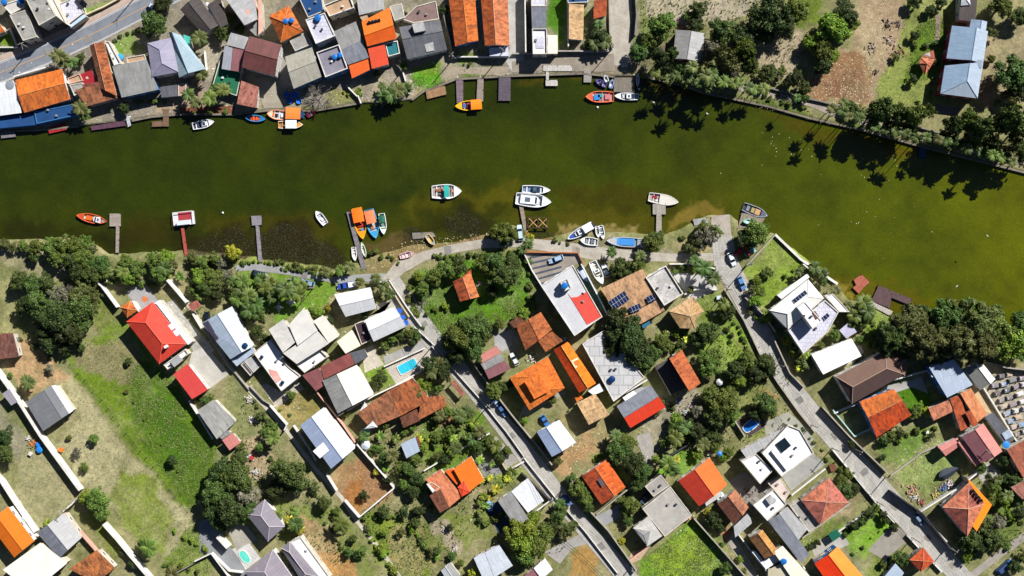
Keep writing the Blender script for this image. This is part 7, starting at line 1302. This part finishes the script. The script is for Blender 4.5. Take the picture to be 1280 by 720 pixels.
# ---------------------------------------------------------------- countless small growth
def in_poly(P, x, y):
    ins = np.zeros(x.shape, bool)
    for i in range(len(P)):
        (x0, y0), (x1, y1) = P[i], P[(i+1) % len(P)]
        if y0 == y1: continue
        ins ^= ((y0 > y) != (y1 > y)) & (x < (x1-x0)*(y-y0)/(y1-y0)+x0)
    return ins
def scatter(name, label, polys, dens, size, mat, seed, z=0.0, cat='grass', clump=.5, flat=.5):
    r = np.random.RandomState(seed); XY = []
    for P in polys:
        xs = [p[0] for p in P]; ys = [p[1] for p in P]; n = int((max(xs)-min(xs))*(max(ys)-min(ys))*S*S*dens); x = r.uniform(min(xs), max(xs), n); y = r.uniform(min(ys), max(ys), n)
        ix = np.clip(((x-640)*S+178)/.5, 0, len(fx)-1).astype(int)+6; iy = np.clip(((360-y)*S+104)/.5, 0, len(fy)-1).astype(int)+7
        k = in_poly(P, x, y) & (NZ[iy, ix] > r.uniform(-clump, .2, n)); XY.append(np.stack([x[k], y[k]], 1))
    XY = np.concatenate(XY); n = len(XY); p = np.stack([(XY[:, 0]-640)*S, (360-XY[:, 1])*S, np.full(n, z)], 1)
    a = r.uniform(0, 2*pi, n); s = size*r.uniform(.5, 1.4, n); d = np.stack([np.cos(a), np.sin(a), np.zeros(n)], 1); e = np.stack([-np.sin(a), np.cos(a), np.zeros(n)], 1)
    hgt = np.stack([np.zeros(n), np.zeros(n), s*r.uniform(.3, 1, n)*flat*2], 1); V = np.stack([p-e*s[:, None]*.3, p+e*s[:, None]*.3, p+d*s[:, None]*.9+hgt+e*s[:, None]*.22, p+d*s[:, None]*.9+hgt-e*s[:, None]*.22], 1).reshape(-1, 3)
    me = bpy.data.meshes.new(name); me.vertices.add(n*4); me.vertices.foreach_set('co', V.astype(np.float32).ravel()); me.loops.add(n*4); me.polygons.add(n); me.loops.foreach_set('vertex_index', np.arange(n*4, dtype=np.int32))
    me.polygons.foreach_set('loop_start', np.arange(n, dtype=np.int32)*4); me.polygons.foreach_set('loop_total', np.full(n, 4, np.int32)); me.update()
    at = me.attributes.new('tint', 'FLOAT', 'FACE'); at.data.foreach_set('value', r.rand(n).astype(np.float32)); me.materials.append(mat); o = bpy.data.objects.new(name, me); COL.objects.link(o); tag(o, label, cat, kind='stuff'); return o
NZ = vnoise(4, 71)+vnoise(1.5, 72)*.8
gr = lambda a, b_: leafm(a, b_)
scatter('lush_grass', 'lush bright green tall grass and weeds in the open plots', [P for P, c in GRASS if c in ('52701c','486c18','54821a','5a8018','7c8c34','70962a','86a032','5f7d22','6b8428','5a9520')], 9, .27, gr('48601a', '6a7e30'), 5)
scatter('dry_grass', 'dull olive dry grass tufts over the fields and gardens', [P for P, c in GRASS if c not in ('4a7c18','4c7414','8aa83a')], 2.5, .25, gr('666a3c', '949066'), 6)
scatter('undergrowth', 'low mixed undergrowth between the gardens and houses', [[(455,540),(560,510),(640,570),(600,640),(560,700),(480,720),(450,650),(490,610)], [(230,330),(300,330),(290,420),(240,400)], [(820,410),(990,440),(985,520),(900,590),(820,580),(830,500)], [(1225,590),(1290,600),(1290,690),(1200,700)], [(305,490),(345,540),(430,640),(440,720),(360,660),(280,560)], [(655,600),(690,640),(720,670),(690,700),(640,690)], [(800,0),(960,-10),(1010,60),(1010,140),(800,95)]], 1.1, .45, gr('35481a', '74803c'), 7, flat=.8, cat='undergrowth')
scatter('marsh_reeds', 'matted brown marsh reeds in the shallow water of the near bank', [[(230,316),(262,292),(300,281),(310,302),(330,292),(350,278),(378,281),(412,305),(434,323),(425,337),(330,326),(235,318)], [(504,285),(520,282),(530,300),(515,312),(503,305)], [(556,270),(575,265),(600,275),(600,297),(560,300)], [(662,288),(690,290),(700,305),(665,305)]], 34, .17, gr('26240f', '36331a'), 8, z=-.6, cat='reeds', clump=.9, flat=.5)
scatter('debris', 'pale leaf litter and rubble scattered over bare ground', [P for P, c in DIRT if c in ('a18a70','8c684a','ac987a','b3a698','aa9a84','7d5a42','85734c','6f4c34','a9703c','9a7350','b09a7c','a98a66','b48654','a89a88','9b9283','9c7c4c','b39a72')], 1.6, .26, leafm('6c5840', 'd8c8ac'), 9, cat='debris', flat=.15, clump=.9)
scatter('yard_clutter', 'small pale clutter, boards and pots strewn between the houses', [[(0,50),(800,60),(800,95),(570,98),(450,128),(293,140),(0,160)], [(440,380),(560,500),(700,540),(800,480),(860,500),(900,600),(960,600),(1040,690),(900,720),(780,620),(640,640),(540,560),(400,470)], [(1100,540),(1290,560),(1290,650),(1180,640)], [(200,380),(440,380),(480,560),(360,520),(300,500)]], .3, .4, leafm('6c5c50', 'e4dcd0'), 19, cat='clutter', flat=.25, clump=.6)
# tiny pale flecks on the river surface
m = MB()
for cx, cy, sx, sy, n in ((970,180,10,12,12),(1000,190,18,8,14),(1095,212,14,14,18),(1125,200,12,10,6),(1060,260,60,50,10),(1090,280,40,30,8)):
    for _ in range(n):
        x, y = W(rnd.gauss(cx, sx), rnd.gauss(cy, sy)); s = rnd.uniform(.05, .15)
        m.face([(x+s*cos(a)*rnd.uniform(.6, 1), y+s*sin(a), -.575) for a in (0, 1.3, 2.5, 3.8, 5.0)])
o = m.build('pale_flecks', paint('e8e8d8')); tag(o, 'tiny white flecks floating on the green river', 'foam', kind='stuff')
for px, py in ((747,134),(817,128),(884,142),(799,111),(278,266)):
    x, y = W(px, py); m = MB(); m.lathe((x, y, -.7), [(0, 0), (.3, .12), (.36, .3), (.26, .5), (.1, .58), (.1, .68), (0, .7)], 12); q = single(m, 'mooring_buoy', paint('f0f0ee'), x, y, -.7); q['category'] = 'buoy'; later(q, 'white mooring buoy', px, py)
# ---------------------------------------------------------------- cemetery
x0, y0 = 1242, 468
rows = []
TC = ['b8b8ba', '8e9094', 'a0b0c4', 'd8d8da', '74767a', '94acc8', 'c8b8a8', '9c969a', 'e4e4e6']
for ri in range(8):
    n = 15; k = 0
    for ci in range(n):
        px = 1240+ri*11+ci*3.9+rnd.uniform(-1.5, 1.5); py = 474-ri*3.4+ci*8.6+rnd.uniform(-1, 1)
        if px > 1284 or py > 577 or py < 464: continue
        if (px-1240) < (py-500)*.72-6 and py > 500: pass
        k += 1; x, y = W(px, py, .8); o = thing('tomb', x, y, 0, radians(14)+rnd.uniform(-.16, .16)); tc = rnd.choice(TC)
        def ob(nm, mb, mat, par=None): q = mb.build(nm, mat, None, (0, 0, 0)); q.parent = par or o; return q
        L = rnd.uniform(1.7, 2.5); hh = rnd.uniform(.5, .95); m = MB(); m.box((0, 0, hh/2), (L, 1.25, hh)); m.box((0, 0, hh+.04), (L+.12, 1.36, .08)); m.box((0, 0, hh+.1), (L*.72, .8, .06)); ob('tomb_slab', m, slab(tc, dirt=.4))
        m = MB(); m.box((-L/2+.1, 0, hh+.45), (.2, 1.0, .8)); hs_ = ob('headstone', m, slab(rnd.choice(TC), dirt=.4)); m = MB(); m.box((-L/2+.1, 0, hh+1.1), (.1, .1, .55)); m.box((-L/2+.1, 0, hh+1.15), (.1, .38, .1)); ob('cross', m, slab('d8d4d0'), hs_)
        m = MB(); m.box((-L/2+.55, .1, hh+.2), (.3, .5, .2)); ob('flowers', m, paint(rnd.choice(['c84060', 'e8e0e8', 'd89040', '6c8440', 'b860a0'])), None)
        nth = ['first', 'second', 'third', 'fourth', 'fifth', 'sixth', 'seventh', 'eighth', 'ninth', 'tenth', 'eleventh', 'twelfth', 'thirteenth', 'fourteenth', 'fifteenth']
        tag(o, f'raised stone tomb, {nth[k-1]} from the top in the {nth[ri]} row from the cemetery\'s left side', 'tomb', 'tombs in the crowded cemetery')
# ---------------------------------------------------------------- small yard things
def small(name, label, cat, parts, px, py, z=0, rz=0):
    x, y = W(px, py, z); o = thing(name, x, y, z, rz); tag(o, label, cat)
    for nm, mb, mat in parts: q = mb.build(nm, mat, None, (0, 0, 0)); q.parent = o
    return o
def bx(*boxes):
    m = MB()
    for c, d, *r in boxes: m.box(c, d, r[0] if r else 0)
    return m
for px, py, lb in ((364,378,'white round garden table with stools on the palm lawn'), (349,384,'white picnic table with two benches in the palm lawn shade')):
    m = MB(); m.lathe((0, 0, .72), [(0, .04), (.8, .04), (.8, 0), (0, 0)], 16); l = MB(); l.tube([(0, 0, 0), (0, 0, .72)], .08, 8); ps = [('table_top', m, w_wh), ('leg', l, w_wh)]
    for k in range(4): s = MB(); s.lathe((1.2*cos(k*pi/2), 1.2*sin(k*pi/2), 0), [(.2, 0), (.22, .42), (.3, .45), (0, .46)], 10); ps.append(('stool', s, w_wh))
    small('garden_table', lb, 'table', ps, px, py)
def parasol(px, py, r, c, lb, cat='parasol'):
    m = MB(); m.lathe((0, 0, 2.1), [(r, 0), (r*.5, .35), (0, .6)], 8); l = MB(); l.tube([(0, 0, 0), (0, 0, 2.6)], .04, 6); small('parasol', lb, cat, [('canopy', m, paint(c)), ('pole', l, paint('d0d0d0'))], px, py)
parasol(458, 555, 1.5, 'd4dcec', 'pale lilac parasol by the wall near the rusty house'); parasol(898, 477, 1.1, 'd8d8dc', 'small pale round parasol in the shrubs left of the lane trees'); parasol(898, 566, .9, '3c8ce0', 'small blue parasol beside the half orange gable')
small('rowing_boat_cover', 'large dark grey covered boat-shaped tarpaulin mound on the lawn', 'covered boat', [], 1183, 589) if False else None
m = MB(); N = 12
for i in range(N):
    u0, u1 = i/N, (i+1)/N; h0, h1 = 1.6*sin(pi*min(1, u0*1.5+.02) if u0 < .4 else pi*(.5+(u0-.4)/1.2))**.7, 1.6*sin(pi*min(1, u1*1.5+.02) if u1 < .4 else pi*(.5+(u1-.4)/1.2))**.7 if u1 < 1 else .02
    xa, xb = -3.4+6.8*u0, -3.4+6.8*u1
    m.face([(xa, 0, 1.9), (xb, 0, 1.9), (xb, h1, .9), (xa, h0, .9)]); m.face([(xb, 0, 1.9), (xa, 0, 1.9), (xa, -h0, .9), (xb, -h1, .9)]); m.face([(xa, h0, .9), (xb, h1, .9), (xb, h1*.6, .1), (xa, h0*.6, .1)]); m.face([(xb, -h1, .9), (xa, -h0, .9), (xa, -h0*.6, .1), (xb, -h1*.6, .1)])
small('covered_boat', 'large dark grey tarpaulin-covered boat standing on the lawn by the salmon and orange house', 'covered boat', [('cover', m, paint('3c4450', .7, dirt=.3)), ('trailer', bx(((0, 0, .1), (6, 1.2, .2))), paint('2c2c30'))], 1184, 590, 0, radians(25))
small('green_canvas_tent', 'dark green square tent canopy on the lawn path, lower right', 'tent', [('canopy', bx(((0, 0, 2.3), (3.2, 2.6, .12))), paint('14604c')), ('frame', bx(((-1.5, -1.2, 1.1), (.1, .1, 2.2)), ((1.5, -1.2, 1.1), (.1, .1, 2.2)), ((-1.5, 1.2, 1.1), (.1, .1, 2.2)), ((1.5, 1.2, 1.1), (.1, .1, 2.2))), paint('c0c0c0'))], 1041, 667, 0, .6)
for i, (px, py, c, lb, sz) in enumerate([(39,567,'d8d0cc','pale builders sack beside the blue barrels',1.1),(41,554,'e08040','pile of orange roof tiles by the blue barrels',1.6),(77,562,'e87c30','small orange tarpaulin bundle right of the long white wall',1.3),(35,548,'e8e4e0','white sack beside the orange tile pile',1.0),
  (310,573,'d8dce4','white corrugated scrap pile below the weathered grey house',2.0),(320,590,'d8d4d0','pale timber pile leaning along the garden edge',2.0),(315,572,'b04038','long red crate on the sandy yard',1.3),(312,500,'e8e4e4','white heap of rubble along the garden lane, upper',1.6),(316,525,'e8e4e4','white heap of rubble along the garden lane, lower',1.5),
  (557,662,'d4ccc8','pale rubble heap in the long overgrown garden, upper',2.2),(568,686,'d8d0cc','pale rubble heap in the long overgrown garden, lower',1.6),(1140,612,'e0a890','pink mound of garden rubble by the roadside wall',2.4),(1142,622,'d8d8dc','white building scraps beside the pink mound',1.8),(1152,628,'a04848','red and white scrap bundle near the dark roadside wall',1.4),
  (1178,610,'5c78b8','blue and white tarpaulin heap beside the white dividing wall, left',1.9),(1187,604,'e8d8e8','pale lilac heap beside the white dividing wall, right',1.7),(1168,619,'d8c070','yellowish board stack near the tarpaulin heap',1.4),(1158,540,'f0f0f0','small white square board on the sloping lawn',.9),(866,508,'c8b8c0','scattered pink and grey household junk behind the tall red roof',2.2),(856,515,'b8c0c8','grey junk pile with boards behind the red gable',1.9),(848,500,'2c6cb0','small blue heap behind the tall red roof',1.1),
  (1123,30,'705c54','dark heap of stones on the brown lot, upper',1.3),(1109,30,'5c4c44','dark pile of cut branches on the brown lot',1.8),(1120,65,'8c5c4c','rust-brown brush pile on the brown lot',2.6),(1090,58,'a89888','grey-brown stump pile on the brown lot',2.2),(1095,90,'4c3c34','dark round fire pit mark heap on the brown lot',.9),(1110,50,'c0b0a0','pale cut logs strewn on the brown lot',2.2),
  (705,425,'e0dcd8','white scrap behind the white and red building',1.4),(665,448,'dcdcd0','pale green-white patio slab pile by the orange house',1.8),(600,355,'a8a098','grey stone heap in the green plot beside the big trees',1.2),(912,393,'e0e4e8','white L-shaped garden bench in the lawn beside the lane',1.2),(898,372,'c8d4e0','pale blue garden cabinet near the lane wall',1.3),(893,393,'e8e8e8','small white dog kennel on the garden lawn',.7),(722,418,'e0b080','small tan crate under the big dark tree',.8),(1005,630,'404448','dark antenna equipment on the grey annex roof',1.2),
  (885,567,'c8c8cc','white compressor box behind the dark dividing wall',.8),(935,615,'705c5c','brown pergola beams beside the white square roof',2.3),(950,606,'6c5454','dark brown timber stack between the white houses',1.8),(1040,584,'7c4c3c','brick-red planter square at the roadside corner',2.0)]):
    r = random.Random(i); ps = []; m = MB()
    if 'mound' in lb or 'heap' in lb or 'pile' in lb or 'junk' in lb or 'scrap' in lb or 'rubble' in lb or 'stack' in lb or 'strewn' in lb or 'beams' in lb:
        m2 = MB()
        for k in range(34):
            (m if k % 3 else m2).box((r.gauss(0, sz*.4), r.gauss(0, sz*.4), r.uniform(.1, .5)), (r.uniform(.2, sz*.45), r.uniform(.1, .35), r.uniform(.08, .3)), r.uniform(0, 3))
        ps = [('pieces', m, paint(c, .8, dirt=.3)), ('offcuts', m2, paint('9a8c80', .8, dirt=.3))]; nm, cat = ('rubble_heap', 'heap')
    else:
        m.box((0, 0, .45), (sz, sz*.8, .9)); m2 = MB(); m2.box((0, 0, .93), (sz*1.08, sz*.88, .08)); ps = [('body', m, paint(c, .7)), ('top', m2, paint(c, .6, dirt=.3))]; nm, cat = ('yard_box', 'box')
        for key, n2, c2 in (('sack','sack','sack'),('kennel','dog_kennel','kennel'),('bench','garden_bench','bench'),('cabinet','garden_cabinet','cabinet'),('crate','crate','crate'),('planter','planter','planter'),('antenna','roof_equipment','equipment'),('tarpaulin','tarpaulin_bundle','bundle'),('compressor','compressor_box','compressor'),('board','board','board')):
            if key in lb: nm, cat = n2, c2
    small(nm, lb, cat, ps, px, py, 3.6 if 'roof' in lb and 'antenna' in lb else 0, r.uniform(0, 3))
for px, py, r_ in ((47.5,556,.8),(49,562,1.0)): tank(px, py, 0, r_, '2c84e0', 'bright blue water barrel')
tank(17, 594+0, 0, .6, 'b8b0ac', 'pale round tank') if False else None
tank(12, 106, 4.0, 1.3, '8c929c', 'flat grey roof tank', .6)
# orange star painted on the patio
m = MB(); x, y = W(181, 374)
pts = []
for k in range(20):
    a = 2*pi*k/20+.3; rr = 1.35 if k % 2 == 0 else .6; pts.append((x+rr*cos(a), y+rr*sin(a), .062))
m.face(pts); q = m.build('star_paving', slab('e07a3c', dirt=.2)); q['kind'] = 'structure'
# diagonal floor stripes in the courtyard
stripes = MB()
for i in range(6):
    a, b_ = (662+i*1.5, 322+i*7), (690+i*4, 317+i*5.5); v = Vector((b_[0]-a[0], b_[1]-a[1])).normalized(); n = Vector((-v.y, v.x))*1.2
    stripes.face([(*W(a[0]-n.x, a[1]-n.y), .064), (*W(b_[0]-n.x, b_[1]-n.y), .064), (*W(b_[0]+n.x, b_[1]+n.y), .064), (*W(a[0]+n.x, a[1]+n.y), .064)][::-1])
q = stripes.build('floor_stripes', slab('4c5464')); q['kind'] = 'structure'
# ---------------------------------------------------------------- labels that say where each thing stands
MK2 = [m_ for m_ in MARKS if m_[2]]
def direction(dx, dy):
    a = math.degrees(math.atan2(dy, dx)) % 360
    return ['right of', 'lower right of', 'below', 'lower left of', 'left of', 'upper left of', 'above', 'upper right of'][int((a+22.5)//45) % 8]
groups = {}
for o, ph, px, py, tail in AUTO:
    d, mk = min((math.hypot(px-m_[0], py-m_[1]), i) for i, m_ in enumerate(MK2)); mx, my, ref = MK2[mk]
    key = f'{ph} {direction(px-mx, py-my)} {ref}' if d > 9 else f'{ph} right at {ref}'
    groups.setdefault(key, []).append((d, px, o, ph))
ORD = ['nearest', 'second nearest', 'third nearest', 'fourth nearest', 'fifth nearest', 'sixth nearest', 'seventh nearest', 'eighth nearest', 'ninth nearest', 'tenth nearest', 'eleventh nearest', 'twelfth nearest']
for key, L_ in groups.items():
    L_.sort(key=lambda q: q[0])
    for i, (d, px, o, ph) in enumerate(L_):
        q = key if len(L_) == 1 else ORD[min(i, 11)]+' '+key
        if len(q.split()) > 16: q = ' '.join(w_ for w_ in q.split() if w_ != 'the')
        o['label'] = ' '.join(q.split()[:16])
kinds = {}
for o, ph, *_ in AUTO: kinds.setdefault(o.get('category'), []).append(o)
GN = {'tree': 'trees in the village', 'palm': 'palms in the village', 'shrub': 'shrubs in gardens and hedges', 'plant': 'banana plants in the gardens', 'wall': 'boundary walls', 'utility pole': 'poles along the roads', 'bare tree': 'bare trees', 'buoy': 'mooring buoys on the river'}
for c_, L_ in kinds.items():
    for o in L_:
        if c_ in GN: o['group'] = GN[c_]
for o in bpy.data.objects:
    if o.parent is None and o.get('category') in ('house',): o['group'] = 'houses in the village'
    if o.parent is None and o.get('category') == 'boat': o['group'] = 'boats on the river and its banks'
    if o.parent is None and o.get('category') == 'dock': o['group'] = 'docks along the river'
    if o.parent is None and o.get('category') == 'car': o['group'] = 'cars parked in the village'
